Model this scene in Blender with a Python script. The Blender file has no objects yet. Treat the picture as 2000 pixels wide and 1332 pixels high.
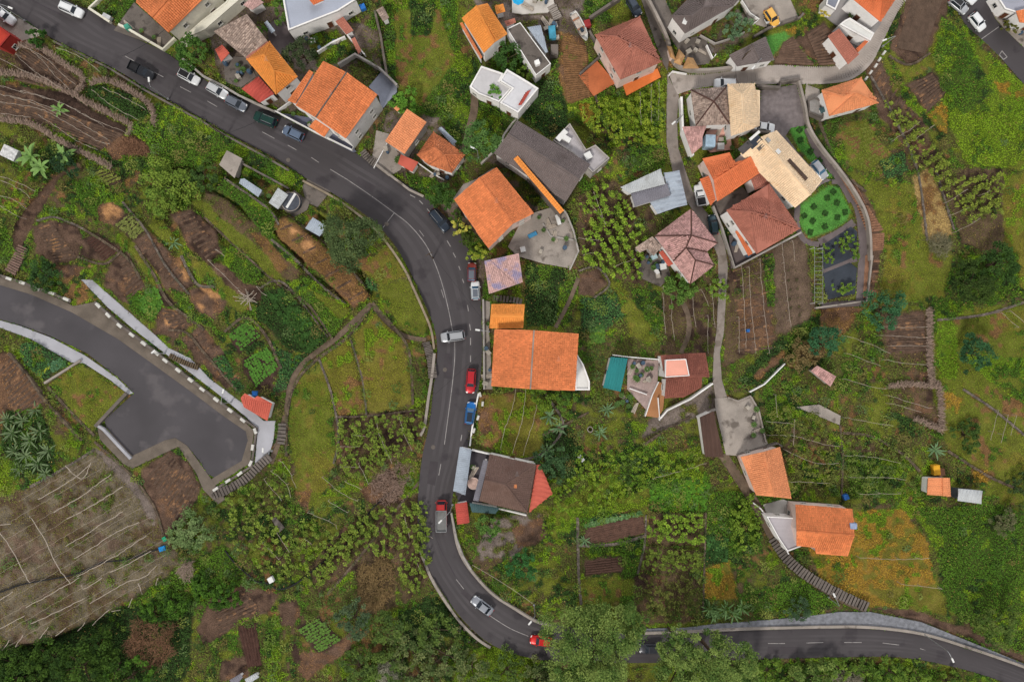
import bpy, bmesh, math, random
import numpy as np
from mathutils import Vector, Matrix
from mathutils.geometry import tessellate_polygon
random.seed(7); RNG = np.random.default_rng(7)
R = math.radians
SC = bpy.context.scene
COL = SC.collection

# ------------------------------------------------------------------ camera, sky, sun, exposure
HC, F = 133.3, 1333.3                      # drone height (m), focal length in photo pixels
cam = bpy.data.cameras.new('camera'); cam.lens = 24.0; cam.sensor_width = 36.0
cam.clip_start = 1.0; cam.clip_end = 6000
camo = bpy.data.objects.new('camera', cam); COL.objects.link(camo)
camo.location = (0, 0, HC); camo.rotation_euler = (0, 0, 0); SC.camera = camo
SUN_EL, SUN_AZ = 44.0, 28.0                # soft light from the upper right of the picture
w = bpy.data.worlds.new('World'); SC.world = w; w.use_nodes = True
nt = w.node_tree; nt.nodes.clear()
sky = nt.nodes.new('ShaderNodeTexSky'); sky.sky_type = 'NISHITA'; sky.sun_disc = False
sky.sun_elevation = R(SUN_EL); sky.sun_rotation = R(SUN_AZ)
sky.air_density = 1.0; sky.dust_density = 4.0; sky.ozone_density = 1.0
bg = nt.nodes.new('ShaderNodeBackground'); bg.inputs['Strength'].default_value = 0.062
hsv = nt.nodes.new('ShaderNodeHueSaturation'); hsv.inputs['Saturation'].default_value = 0.04
wo = nt.nodes.new('ShaderNodeOutputWorld')
nt.links.new(sky.outputs[0], hsv.inputs['Color']); nt.links.new(hsv.outputs[0], bg.inputs[0]); nt.links.new(bg.outputs[0], wo.inputs[0])
sl = bpy.data.lights.new('sun', 'SUN'); sl.energy = 1.5; sl.angle = R(11); sl.color = (1, .95, .86)
so = bpy.data.objects.new('sun', sl); COL.objects.link(so)
so.rotation_euler = (R(90 - SUN_EL), 0, -R(SUN_AZ)); so.location = (40, 60, 120)
SC.view_settings.view_transform = 'Standard'; SC.view_settings.look = 'None'
SC.view_settings.exposure = 0.8; SC.view_settings.gamma = 1.0
SC.render.resolution_x = 1024; SC.render.resolution_y = 681

# ------------------------------------------------------------------ helpers
def T(x, y): return -0.03 * x + 0.012 * y          # the hillside
def P(px, py, dz=0.0):
    z = dz
    for _ in range(4):
        k = (HC - z) / F
        x = (px - 1000) * k; y = (666 - py) * k; z = T(x, y) + dz
    return Vector((x, y, z))
def pp(s): return [tuple(float(v) for v in a.split(',')) for a in s.split()]
def lin(c):
    return tuple(((v / 255) / 12.92 if v / 255 <= .04045 else ((v / 255 + .055) / 1.055) ** 2.4) for v in c[:3])
def tag(o, label=None, cat=None, group=None, kind=None):
    for k, v in (('label', label), ('category', cat), ('group', group), ('kind', kind)):
        if v: o[k] = v
    return o
def thing(name, label, cat, loc, group=None, rz=0.0):
    o = bpy.data.objects.new(name, None); COL.objects.link(o); o.empty_display_size = .3
    o.location = loc; o.rotation_euler = (0, 0, rz)
    return tag(o, label, cat, group)
def mk(name, V, Fc, mats, root=None, mi=None, smooth=False, local=False):
    me = bpy.data.meshes.new(name)
    me.from_pydata([tuple(v) for v in V], [], Fc)
    for m in (mats if isinstance(mats, (list, tuple)) else [mats]): me.materials.append(m)
    if mi: me.polygons.foreach_set('material_index', mi)
    if smooth: me.polygons.foreach_set('use_smooth', [True] * len(me.polygons))
    o = bpy.data.objects.new(name, me); COL.objects.link(o)
    if root is not None:
        o.parent = root
        if not local:
            p, off = root, Vector((0, 0, 0))
            while p is not None: off += p.location; p = p.parent
            o.location = -off
    return o
def link_copy(o, parent=None, loc=None):
    c = o.copy(); COL.objects.link(c); c.parent = parent
    if loc is not None: c.location = loc
    return c
def copy_tree(o, parent=None):
    c = link_copy(o, parent)
    for ch in o.children: copy_tree(ch, c)
    return c
class MB:
    def __init__(s): s.v = []; s.f = []; s.m = []
    def add(s, vs, fs, m=0):
        b = len(s.v); s.v += [Vector(v) for v in vs]; s.f += [[b + i for i in f] for f in fs]; s.m += [m] * len(fs)
    def hexa(s, c, m=0): s.add(c, [(3,2,1,0),(4,5,6,7),(0,1,5,4),(1,2,6,5),(2,3,7,6),(3,0,4,7)], m)
    def box(s, c, size, rz=0.0, m=0, rx=0.0):
        c = Vector(c); sx, sy, sz = [a / 2 for a in size]
        M = Matrix.Rotation(rz, 3, 'Z') @ Matrix.Rotation(rx, 3, 'X')
        s.hexa([c + M @ Vector(p) for p in ((-sx,-sy,-sz),(sx,-sy,-sz),(sx,sy,-sz),(-sx,sy,-sz),(-sx,-sy,sz),(sx,-sy,sz),(sx,sy,sz),(-sx,sy,sz))], m)
    def prism(s, top, depth, m=0):
        """polygon (list of Vector) extruded down by depth (number or absolute-z list)"""
        n = len(top); bot = [Vector((p.x, p.y, p.z - depth if not isinstance(depth, list) else depth[i])) for i, p in enumerate(top)]
        tri = tessellate_polygon([top])
        b = len(s.v); s.v += [Vector(p) for p in top] + bot
        a2 = sum(top[i].x * top[(i+1) % n].y - top[(i+1) % n].x * top[i].y for i in range(n))
        for t in tri:
            t = list(t)
            ar = (top[t[1]] - top[t[0]]).cross(top[t[2]] - top[t[0]]).z
            if ar < 0: t.reverse()
            s.f.append([b + i for i in t]); s.m.append(m)
        for i in range(n):
            j = (i + 1) % n
            q = [b + i, b + n + i, b + n + j, b + j]
            if a2 < 0: q.reverse()
            s.f.append(q); s.m.append(m)
    def tube(s, pts, r, n=5, m=0, r1=None):
        pts = [Vector(p) for p in pts]; rings = []
        for i, p in enumerate(pts):
            d = (pts[min(i+1, len(pts)-1)] - pts[max(i-1, 0)]).normalized()
            a = d.orthogonal().normalized(); b = d.cross(a)
            rr = r if r1 is None else r + (r1 - r) * i / max(1, len(pts) - 1)
            base = len(s.v)
            s.v += [p + rr * (a * math.cos(6.2832 * k / n) + b * math.sin(6.2832 * k / n)) for k in range(n)]
            rings.append(base)
        for i in range(len(pts) - 1):
            for k in range(n):
                s.f.append([rings[i] + k, rings[i] + (k+1) % n, rings[i+1] + (k+1) % n, rings[i+1] + k]); s.m.append(m)
        s.f.append([rings[0] + k for k in range(n)][::-1]); s.m.append(m)
        s.f.append([rings[-1] + k for k in range(n)]); s.m.append(m)
    def disc(s, c, r, h, n=14, m=0, r1=None):
        c = Vector(c); r1 = r if r1 is None else r1; b = len(s.v)
        for k in range(n):
            a = 6.2832 * k / n; s.v.append(c + Vector((r * math.cos(a), r * math.sin(a), 0)))
        for k in range(n):
            a = 6.2832 * k / n; s.v.append(c + Vector((r1 * math.cos(a), r1 * math.sin(a), h)))
        for k in range(n): s.f.append([b + k, b + (k+1) % n, b + n + (k+1) % n, b + n + k]); s.m.append(m)
        s.f.append([b + n + k for k in range(n)]); s.m.append(m)
        s.f.append([b + k for k in range(n)][::-1]); s.m.append(m)
    def obj(s, name, mats, root=None, smooth=False, local=False):
        return mk(name, s.v, s.f, mats, root, s.m if isinstance(mats, (list, tuple)) and len(mats) > 1 else None, smooth, local)

# ------------------------------------------------------------------ procedural materials
MATS = {}
def mat(key, col, rough=.8, var=.22, scale=1.2, fine=9.0, bump=.0, metal=0.0, spots=None, island=0.0, spec=.3, wave=None):
    """noise-mottled surface; col is the colour as seen in 0..255"""
    if key in MATS: return MATS[key]
    m = bpy.data.materials.new(key); m.use_nodes = True; MATS[key] = m
    N = m.node_tree.nodes; Lk = m.node_tree.links; b = N['Principled BSDF']
    b.inputs['Roughness'].default_value = rough; b.inputs['Metallic'].default_value = metal
    b.inputs['Specular IOR Level'].default_value = spec
    g = N.new('ShaderNodeNewGeometry')
    def noise(sc, det=2):
        t = N.new('ShaderNodeTexNoise'); t.inputs['Scale'].default_value = sc; t.inputs['Detail'].default_value = det
        Lk.new(g.outputs['Position'], t.inputs['Vector']); return t
    c = lin(col)
    def mixc(fac, A, B, mode='MIX'):
        x = N.new('ShaderNodeMix'); x.data_type = 'RGBA'; x.blend_type = mode
        for sock, val in ((x.inputs[0], fac), (x.inputs[6], A), (x.inputs[7], B)):
            if hasattr(val, 'is_output'): Lk.new(val, sock)
            elif isinstance(val, (int, float)): sock.default_value = val
            else: sock.default_value = (*val, 1)
        return x.outputs[2]
    def ramp(src, a, bb):
        r = N.new('ShaderNodeMapRange'); r.inputs[1].default_value = a; r.inputs[2].default_value = bb
        Lk.new(src, r.inputs[0]); return r.outputs[0]
    n1 = noise(scale); n2 = noise(fine, 3)
    out = mixc(ramp(n1.outputs[0], .3, .7), tuple(v * (1 - var) for v in c), tuple(min(1, v * (1 + var)) for v in c))
    out = mixc(ramp(n2.outputs[0], .35, .65), out, mixc(1.0, out, (1 - var, 1 - var, 1 - var), 'MULTIPLY'))
    if island:
        x = N.new('ShaderNodeMapRange'); Lk.new(g.outputs['Random Per Island'], x.inputs[0])
        x.inputs[3].default_value = 1 - island; x.inputs[4].default_value = 1 + island * .6
        y = N.new('ShaderNodeVectorMath'); y.operation = 'SCALE'; Lk.new(out, y.inputs[0]); Lk.new(x.outputs[0], y.inputs[3]); out = y.outputs[0]
    if spots:
        n3 = noise(spots[1], 4); out = mixc(ramp(n3.outputs[0], spots[2], spots[2] + .1), out, lin(spots[0]))
    if wave:
        wv = N.new('ShaderNodeTexWave'); wv.inputs['Scale'].default_value = wave[0]; wv.bands_direction = wave[1]; wv.inputs['Distortion'].default_value = .6
        Lk.new(g.outputs['Position'], wv.inputs['Vector']); out = mixc(ramp(wv.outputs[1], .2, .5), mixc(1.0, out, (wave[2],) * 3, 'MULTIPLY'), out)
    Lk.new(out, b.inputs['Base Color'])
    if bump:
        bp = N.new('ShaderNodeBump'); bp.inputs['Strength'].default_value = bump; bp.inputs['Distance'].default_value = .1
        Lk.new(n2.outputs[0], bp.inputs['Height']); Lk.new(bp.outputs[0], b.inputs['Normal'])
    return m
def vmat(key, rough=.75, fine=6.0, amt=.35, bump=.6, spec=.15, big=.5):
    """colour from the mesh's own per-leaf / per-plot colour attribute, with grain"""
    m = bpy.data.materials.new(key); m.use_nodes = True
    N = m.node_tree.nodes; Lk = m.node_tree.links; b = N['Principled BSDF']
    b.inputs['Roughness'].default_value = rough; b.inputs['Specular IOR Level'].default_value = spec
    a = N.new('ShaderNodeAttribute'); a.attribute_name = 'Col'
    g = N.new('ShaderNodeNewGeometry'); last = a.outputs[0]
    for sc, am in ((fine, amt), (big, amt * .7)):
        if am <= 0: continue
        t = N.new('ShaderNodeTexNoise'); t.inputs['Scale'].default_value = sc; t.inputs['Detail'].default_value = 3
        Lk.new(g.outputs['Position'], t.inputs['Vector'])
        r = N.new('ShaderNodeMapRange'); r.inputs[1].default_value = .3; r.inputs[2].default_value = .7
        r.inputs[3].default_value = 1 - am; r.inputs[4].default_value = 1 + am; Lk.new(t.outputs[0], r.inputs[0])
        y = N.new('ShaderNodeVectorMath'); y.operation = 'SCALE'; Lk.new(last, y.inputs[0]); Lk.new(r.outputs[0], y.inputs[3]); last = y.outputs[0]
        if bump and sc == fine:
            bp = N.new('ShaderNodeBump'); bp.inputs['Strength'].default_value = bump; bp.inputs['Distance'].default_value = .15
            Lk.new(t.outputs[0], bp.inputs['Height']); Lk.new(bp.outputs[0], b.inputs['Normal'])
    Lk.new(last, b.inputs['Base Color']); return m
M_LEAF = vmat('leaf', .9, amt=0, bump=0, spec=.04); M_GROUND = vmat('earth_and_turf', .95, 5.0, .38, .8, .1)
asphalt = mat('asphalt', (74,70,73), .85, .1, .12, 30, .2, spots=((62,58,62), .25, .60), spec=.25)
asphalt2 = mat('asphalt_old', (78,75,79), .85, .12, .15, 30, .2, spots=((92,88,91), .2, .56), spec=.25)
conc = mat('concrete', (156,147,140), .9, .18, .35, 7, .2, spots=((104,96,90), .45, .58))
conc_l = mat('lane_concrete', (142,132,126), .9, .18, .4, 7, .2, spots=((116,106,98), .4, .58))
conc_d = mat('concrete_dark', (110,102,97), .9, .22, .4, 7, .2, spots=((74,68,64), .6, .58))
conc_rib = mat('ribbed_concrete', (170,160,154), .9, .14, .3, 8, .2, spots=((118,110,104), .3, .6))
pave_g = mat('grey_paving', (168,168,176), .85, .1, .3, 10, .1, spots=((140,140,148), .5, .6))
verge_b = mat('brown_gutter', (112,102,93), .9, .2, .5, 8, .3)
block_w = mat('whitewash', (204,202,198), .8, .14, 1.2, 6)
asph_t = mat('asphalt_wheel_track', (77,73,76), .8, .12, .2, 26, .15, spots=((65,61,64), .25, .6), spec=.3)
white_p = mat('white_paint', (222,222,222), .7, .06, .5, 6, 0)
line_w = mat('road_paint', (154,150,150), .7, .2, 1.5, 20, 0, spots=((104,100,101), 1.6, .6))
stone_m = mat('dry_stone', (106,92,78), .95, .3, 1.2, 6, .6, island=.4, spots=((84,82,58), .5, .56))
stone_g = mat('grey_stone', (116,106,98), .95, .3, 1.2, 6, .6, island=.35, spots=((92,90,76), .5, .58))
plaster_w = mat('white_plaster', (234,232,232), .85, .08, .3, 3, .1, spots=((206,200,196), .35, .64))
plaster_c = mat('cream_plaster', (220,216,202), .85, .1, .3, 3, .1)
plaster_p = mat('pink_plaster', (222,200,192), .85, .12, .3, 3, .1, spots=((176,150,144), .4, .6))
plaster_g = mat('grey_plaster', (166,160,156), .9, .14, .3, 4, .1, spots=((112,106,102), .4, .58))
glass = mat('window_glass', (30,36,44), .12, .05, 1, 3, spec=.7)
frame_m = mat('window_frame', (190,188,184), .6, .05, 1, 3)
door_m = mat('door_wood', (92,54,36), .6, .2, 2, 8)
wood_g = mat('weathered_pole', (176,164,152), .9, .18, 3, 20)
metal_g = mat('galvanised', (168,170,174), .45, .1, 2, 8, metal=.5)
bark = mat('bark', (84,70,56), .95, .25, 2, 10, .5)

# ------------------------------------------------------------------ noise for layout
def vnoise(x, y, sc, seed):
    g = np.random.default_rng(seed).random((257, 257)); x = np.asarray(x, float) / sc; y = np.asarray(y, float) / sc
    xi = np.floor(x).astype(int); yi = np.floor(y).astype(int); fx = x - xi; fy = y - yi
    fx = fx * fx * (3 - 2 * fx); fy = fy * fy * (3 - 2 * fy); xi %= 256; yi %= 256
    return (g[yi, xi] * (1-fx) + g[yi, xi+1] * fx) * (1-fy) + (g[yi+1, xi] * (1-fx) + g[yi+1, xi+1] * fx) * fy
def fbm(x, y, sc, seed): return .5 * vnoise(x, y, sc, seed) + .3 * vnoise(x, y, sc * .45, seed + 1) + .2 * vnoise(x, y, sc * .2, seed + 2)
def inpoly(X, Y, poly):
    r = np.zeros(np.shape(X), bool); n = len(poly)
    for i in range(n):
        x0, y0 = poly[i]; x1, y1 = poly[(i+1) % n]
        if y0 == y1: continue
        c = ((y0 > Y) != (y1 > Y)) & (X < (x1 - x0) * (Y - y0) / (y1 - y0) + x0); r ^= c
    return r
def crom(pts, n=8):
    out = []; m = len(pts)
    for i in range(m - 1):
        p0, p1, p2, p3 = [np.array(pts[max(0, min(m-1, k))], float) for k in (i-1, i, i+1, i+2)]
        for k in range(n):
            t = k / n
            out.append(tuple(.5 * (2*p1 + (p2-p0)*t + (2*p0-5*p1+4*p2-p3)*t*t + (3*p1-p0-3*p2+p3)*t**3)))
    out.append(tuple(float(v) for v in pts[-1])); return out
def resample(pts, n):
    a = np.array(pts, float); d = np.r_[0, np.cumsum(np.hypot(*np.diff(a, axis=0).T))]; t = np.linspace(0, d[-1], n)
    return [(float(x), float(y)) for x, y in zip(np.interp(t, d, a[:, 0]), np.interp(t, d, a[:, 1]))]
def plen(pts):
    return sum(math.dist(pts[i][:2], pts[i+1][:2]) for i in range(len(pts) - 1))
# ------------------------------------------------------------------ plots of ground: earth colour, leaf colours, leaves per m2, leaf size, height
ZT = dict(
 weeds=((80,74,46),(104,116,50),(70,90,40),26,.25,.6),
 grass=((94,98,40),(126,136,46),(94,116,38),36,.17,.14),
 ogras=((104,98,44),(136,134,50),(104,114,40),34,.17,.14),
 lush=((58,70,30),(92,128,40),(60,96,34),34,.25,.7),
 bright=((80,96,30),(124,152,38),(92,128,34),34,.24,.5),
 dark=((40,48,28),(60,88,42),(40,62,34),32,.28,.8),
 teal=((48,60,40),(70,108,62),(54,88,50),26,.32,.45),
 yellow=((126,100,46),(186,142,52),(124,116,46),34,.22,.35),
 dry=((114,86,58),(146,110,68),(108,94,52),12,.27,.12),
 straw=((146,122,80),(168,144,94),(138,118,74),15,.26,.1),
 soil=((92,73,62),(108,82,60),(84,84,48),.6,.18,.08),
 dsoil=((63,49,43),(78,70,44),(66,64,38),.5,.18,.08),
 litter=((104,79,62),(164,124,84),(120,90,62),5,.22,.06),
 tsoil=((88,73,57),(104,104,54),(90,84,50),8,.26,.25),
 gsoil=((98,82,70),(104,100,66),(96,90,60),2,.22,.1),
 yard=((96,84,76),(100,100,56),(84,86,48),5,.26,.2),
 gravel=((116,105,99),(100,98,62),(84,84,50),2,.24,.1),
 lawn=((78,128,58),(90,152,70),(76,134,58),40,.18,.05),
 tan=((172,128,88),(190,148,102),(142,106,72),7,.22,.06),
 tfield=((104,95,80),(120,106,68),(98,96,56),9,.24,.1),
 none=((96,88,80),(0,0,0),(0,0,0),0,.1,.1))
# what grows through what: (plot kind, intruder, share)
MIX = [('weeds','lush',.24),('weeds','dark',.14),('weeds','dry',.07),('weeds','tsoil',.07),('weeds','bright',.12),('weeds','grass',.14),('grass','lush',.12),('grass','dry',.06),('grass','ogras',.14),('ogras','dry',.08),('ogras','bright',.14),('ogras','grass',.2),
 ('lush','dark',.12),('lush','bright',.14),('bright','lush',.22),('bright','grass',.1),('yellow','ogras',.22),('yellow','bright',.08),('dark','lush',.16),('soil','litter',.14),('soil','dsoil',.15),('tsoil','weeds',.2),('tsoil','dsoil',.1),('tsoil','litter',.08),('dry','weeds',.12),('dry','litter',.16),('litter','soil',.3),('teal','lush',.16),('yard','weeds',.2),('yard','gravel',.2),('gravel','weeds',.16),('dsoil','soil',.12),('straw','dry',.2),('tfield','gsoil',.12),('tfield','weeds',.12),('tfield','tsoil',.3)]
Z = []
def z(t, s, dz=0.0, hard=0):
    p = pp(s); cx = sum(a for a, _ in p) / len(p); cy = sum(b for _, b in p) / len(p)
    if t in ('soil', 'dsoil', 'litter') and cx < 480 and 400 < cy < 760: p = [(cx + (a - cx) * 1.04, cy + (b - cy) * 1.04) for a, b in p]
    Z.append((t, p, dz, hard))
# --- upper left: brown vineyard strips and road banks
z('lush','225,50 345,5 345,-20 210,-20')
z('weeds','-100,240 60,240 230,330 150,360 100,520 -100,560')
z('tsoil','-100,90 62,72 110,92 165,125 185,150 160,180 125,178 -100,130',.5)
z('dsoil','30,110 80,95 125,130 155,160 140,178 60,160',.4)
z('dsoil','-100,170 40,168 120,180 250,248 235,275 195,295 100,240 -100,215',.3)
z('dark','170,165 215,170 285,205 295,240 250,232 180,190',.6)
z('weeds','90,90 130,95 210,140 205,165 170,165 120,120',.7)
z('lush','250,245 330,205 430,258 520,303 592,350 560,372 470,335 440,300 400,330 330,325 285,285',.5)
z('bright','300,205 345,208 420,255 400,262 330,240',.5)
z('litter','205,285 235,262 275,270 300,300 270,315 220,310',.3)
z('lush','240,305 300,300 330,330 300,345 240,335',.2)
z('soil','105,345 150,322 165,335 100,400 62,448 40,492 22,470 40,420 60,395',-.6)
z('lush','-100,430 12,440 28,480 22,512 -100,520',-.4)
z('dark','60,300 110,280 150,300 140,325 100,340 50,335',.2)
# --- terrace garden between the two roads
z('weeds','70,430 120,345 180,325 260,330 330,370 400,330 470,345 580,420 690,500 725,590 600,700 540,780 480,790 410,740 330,690 150,545 60,500',.2)
z('lush','140,350 180,345 240,395 255,420 225,440 175,415 150,385',.4)
z('litter','190,400 215,395 245,415 225,440 195,435',.4)
z('bright','72,420 90,415 135,428 130,440 80,435',.5)
z('soil','66,445 100,432 150,440 160,470 150,505 110,515 72,492',.5)
z('dsoil','163,472 187,457 238,485 205,512 155,500',.5)
z('dsoil','180,335 205,328 240,350 235,368 210,362',.6)
z('dsoil','222,440 250,416 287,446 262,472',.6)
z('soil','258,476 290,452 332,492 378,552 350,576 325,566 298,520',.8)
z('soil','228,502 250,494 287,560 250,592 204,560 210,530',.3)
z('litter','330,490 355,520 375,550 360,560 335,520',.8)
z('lush','250,578 310,555 322,600 300,632 254,606',.2)
z('soil','308,600 350,610 377,632 345,662 304,650',.2)
z('litter','360,572 403,556 444,592 418,628 384,606',.5)
z('soil','334,420 372,408 420,450 434,492 404,512 368,480',1.)
z('dsoil','404,512 432,516 522,572 500,592 432,560',.9)
z('lush','436,486 470,480 512,530 500,560 470,550 430,510',1.1)
z('tsoil','400,372 440,388 545,480 592,532 560,560 480,492 400,420',1.3)
z('dry','530,432 560,424 622,470 700,540 724,580 692,602 620,532 545,466',1.6)
z('lush','440,350 500,370 540,420 530,470 470,400 420,370',1.5)
z('lush','556,546 602,540 662,580 686,606 650,662 598,592',1.0)
z('dark','512,572 552,558 602,612 642,662 600,696 558,682 508,622',.6)
z('dsoil','444,652 482,624 512,656 470,687',.3)
z('dsoil','472,702 522,676 547,716 528,756 502,760 475,722',.3)
z('teal','520,660 560,690 600,700 560,760 530,770 548,715',.2)
z('soil','358,662 392,640 432,682 472,746 442,756 384,702',.1)
z('lush','330,560 360,575 380,610 350,600',.4)
z('grass','395,395 420,405 520,500 560,545 545,555 470,490 400,425',1.1)
z('tsoil','425,395 450,405 530,480 572,524 556,535 500,480 430,420',1.3)
z('lush','470,400 500,415 545,470 590,515 578,525 520,470',1.5)
z('grass','590,560 640,575 684,606 665,625 620,580',1.1)
z('dsoil','268,500 285,492 312,530 298,540',.8)
z('grass','232,462 262,474 300,525 325,570 350,590 330,592 300,560 268,510 240,480',.6)
z('grass','375,505 405,515 450,565 500,598 470,612 420,570 380,530',.7)
z('lush','380,610 420,640 450,650 440,660 400,640 370,620',.3)
z('teal','415,700 440,690 480,760 465,765',.2)
z('tsoil','402,386 440,392 486,440 470,455 420,415',1.2)
z('dry','486,456 520,462 562,520 545,532',1.2)
z('ogras','600,400 640,420 690,400 720,440 650,440',1.2)
z('grass','290,440 320,430 345,470 330,480',.9)
z('teal','715,535 745,520 757,545 737,572 715,560',1.2)
z('dry','798,592 808,590 822,648 810,650',.8)
z('soil','372,566 392,560 420,590 402,600',.6)
z('dsoil','300,560 322,570 345,596 322,600',.3)
z('litter','108,520 140,516 165,520 150,540 118,540',.1)
z('soil','284,470 300,462 330,500 322,512',.9)
for s_ in ("198,404 212,397 238,412 230,428 205,426", "338,500 352,505 372,540 366,556 350,530", "392,560 408,556 432,580 420,590", "318,612 340,606 362,626 340,640 322,634", "160,500 185,505 182,520 158,515", "384,590 398,596 408,612 395,612", "676,545 700,556 712,580 696,584", "95,470 108,462 118,478 104,490", "560,440 585,450 620,490 600,492", "448,712 466,735 458,748 440,728", "20,735 45,728 60,750 35,760", "40,770 70,765 75,785 50,790", "300,925 325,915 335,940 312,950", "1500,150 1502,151 1503,152", "1790,155 1805,150 1808,165 1795,170", "1800,190 1815,185 1818,198 1803,202", "1465,610 1485,600 1492,640 1472,650", "1460,660 1490,655 1495,680 1465,685"): z('tan', s_, .5)
# --- plots by the bend
z('weeds','640,400 700,400 770,470 800,545 745,570 700,520 640,490',1.2)
z('ogras','700,520 760,480 795,540 745,560',1.2)
z('grass','738,562 798,545 836,610 832,655 790,645 745,592',.8)
z('ogras','690,652 730,612 790,660 800,702 806,790 722,812 702,722',.7)
z('ogras','624,702 682,660 716,812 660,812 642,762',.4)
z('grass','598,712 626,700 650,790 662,850 650,912 592,962 566,882 560,802 580,740',.1)
z('weeds','785,670 828,680 832,760 812,800 806,740',.6)
z('tsoil','652,816 820,800 838,830 800,880 700,940 655,915',.0)
z('ogras','560,940 620,900 640,950 600,1000 570,985',-.1)
z('dry','575,960 610,955 600,1010 572,1000',-.1)
z('weeds','420,965 540,905 600,1000 720,920 760,930 700,1040 560,1150 470,1130 430,1060',-.2)
z('litter','705,960 760,915 800,935 770,990 720,985',-.8)
z('tsoil','690,1010 830,960 850,1120 790,1180 740,1080 620,1160 600,1110',-.4)
z('weeds','770,900 835,840 815,960 780,960',-.6)
# --- lower left
z('teal','35,672 60,668 135,705 132,715 85,742 50,715',.4)
z('grass','95,750 155,708 245,766 240,785 190,826 182,842 140,800',.3)

z('litter','-100,705 20,688 60,740 93,785 60,832 20,832 -100,840',.6)
z('weeds','-100,830 90,790 160,850 160,890 60,950 -100,1010',.5)
z('dark','10,800 80,800 110,870 100,930 40,920 0,870',.4)
z('bright','-100,880 30,900 40,960 -100,990',.3)
z('tfield','185,882 250,932 302,992 352,1096 330,1122 200,1202 90,1252 -100,1285 -100,1005 60,950 130,915',.2)
z('tfield','250,1000 330,1095 250,1170 60,1240 0,1260 -100,1270 -100,1200 150,1120',.2)
z('gravel','180,870 255,920 310,1000 300,1030 270,970 200,900',.0)
z('soil','275,920 330,878 362,895 396,952 352,1030 322,1046 290,972',.3)
z('lush','335,1120 440,1060 480,1110 460,1180 380,1200 290,1190 240,1180',-1.2)
z('dark','-100,1285 90,1252 240,1182 420,1180 350,1340 300,1450 -100,1450',-2.2)
z('weeds','380,1180 470,1140 560,1150 600,1190 690,1190 680,1330 600,1450 360,1450',-.6)
z('soil','410,1170 470,1145 545,1160 520,1200 470,1205 430,1245 400,1260 385,1230',-.6)
z('soil','545,1180 580,1172 590,1200 575,1225 548,1222',-.6)
z('litter','590,1275 640,1270 690,1225 700,1250 640,1300 600,1330 580,1310',-.6)
z('soil','430,1290 480,1280 490,1320 430,1330',-.6)
z('dsoil','462,1222 500,1215 512,1300 484,1305',-.5)
z('lush','515,1215 545,1210 550,1290 520,1295',-.5)
z('bright','527,1255 545,1252 545,1285 530,1288',-.45)
z('dsoil','578,1226 622,1202 670,1252 622,1278',-.4)
z('dsoil','565,1255 578,1248 590,1290 575,1298',-.5)
z('tsoil','690,1085 720,1070 765,1090 775,1190 720,1240 690,1230 700,1150',-.7)
z('weeds','690,1210 850,1160 960,1262 1010,1450 640,1450 680,1290',-.8)
z('dark','780,1200 850,1160 905,1215 930,1260 860,1240 800,1270',-1.)
z('bright','915,1270 960,1258 1060,1296 1040,1340 1000,1400 900,1360',-.6)
# --- top middle yards and meadow
z('yard','395,20 590,10 740,60 745,130 690,190 560,220 430,150')
z('weeds','590,60 660,60 700,110 690,120 620,130')
z('lush','740,-100 900,-100 895,100 940,120 915,190 905,250 830,250 770,200 755,110')
z('grass','770,20 860,20 890,120 820,210 775,180')
z('dark','800,0 850,10 840,70 805,70')
z('yard','760,215 905,235 910,330 840,380 730,310')
z('lush','860,215 905,220 905,290 875,270')
z('lush','915,190 960,195 1010,225 965,290 915,300 905,240')
z('yard','905,-60 1130,-60 1160,60 1090,110 1040,150 990,140 960,110')
z('lush','965,95 990,75 1045,145 1030,160 990,135')
z('dry','1090,62 1140,75 1150,130 1160,190 1110,205 1092,150',.2)
z('lush','1140,0 1200,0 1170,40 1145,35')
z('dark','1040,150 1092,160 1110,215 1110,250 1070,270 1010,222 1052,172')
z('bright','1105,205 1165,190 1225,190 1305,150 1302,240 1290,300 1195,290 1150,250 1110,230',.3)
z('yellow','1130,205 1150,205 1165,235 1140,245',.3)
z('weeds','1160,230 1260,270 1260,310 1290,320 1290,350 1215,345 1190,300')
z('lush','1225,290 1300,280 1300,330 1240,335',.2)
z('yard','920,300 1010,310 1100,400 1040,415 970,325')
z('weeds','985,320 1060,385 1080,410 1040,400')
z('lush','790,335 850,350 880,390 860,400 800,360')
z('yard','860,400 890,395 955,490 940,600 925,505')
z('lush','890,440 920,500 945,510 950,480 900,430')
z('weeds','945,485 1020,490 1030,575 960,580')
z('dark','1025,510 1110,525 1095,590 1080,635 1030,640 1025,580')
# --- middle right vines and gardens
z('tsoil','1128,385 1200,350 1270,400 1285,460 1260,560 1190,540 1130,520',.2)
z('soil','1130,535 1165,525 1188,552 1160,580 1128,575',.2)
z('lush','1090,560 1128,535 1130,580 1100,640 1090,620')
z('teal','1133,585 1210,570 1232,640 1180,675 1140,660',.2)
z('weeds','1085,640 1170,650 1300,570 1330,700 1280,690 1200,690 1150,710 1090,660')
z('lush','1230,560 1290,570 1300,640 1250,640',.2)
z('grass','1205,560 1240,590 1290,670 1230,660',.3)
z('tsoil','1290,570 1400,560 1405,700 1300,690',.1)
z('tsoil','1425,505 1510,470 1520,690 1470,700 1412,720',.2)
z('litter','1440,590 1505,570 1510,690 1450,690',.2)
z('lush','1485,500 1512,490 1512,600 1500,600',.2)
z('gsoil','1510,478 1572,455 1590,600 1560,650 1512,650',.3)
z('weeds','1410,720 1530,660 1600,610 1720,590 1720,770 1640,830 1560,790 1480,790 1420,760',-.2)
z('dark','1440,745 1520,660 1600,610 1640,620 1560,690 1480,755',-.4)
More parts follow.
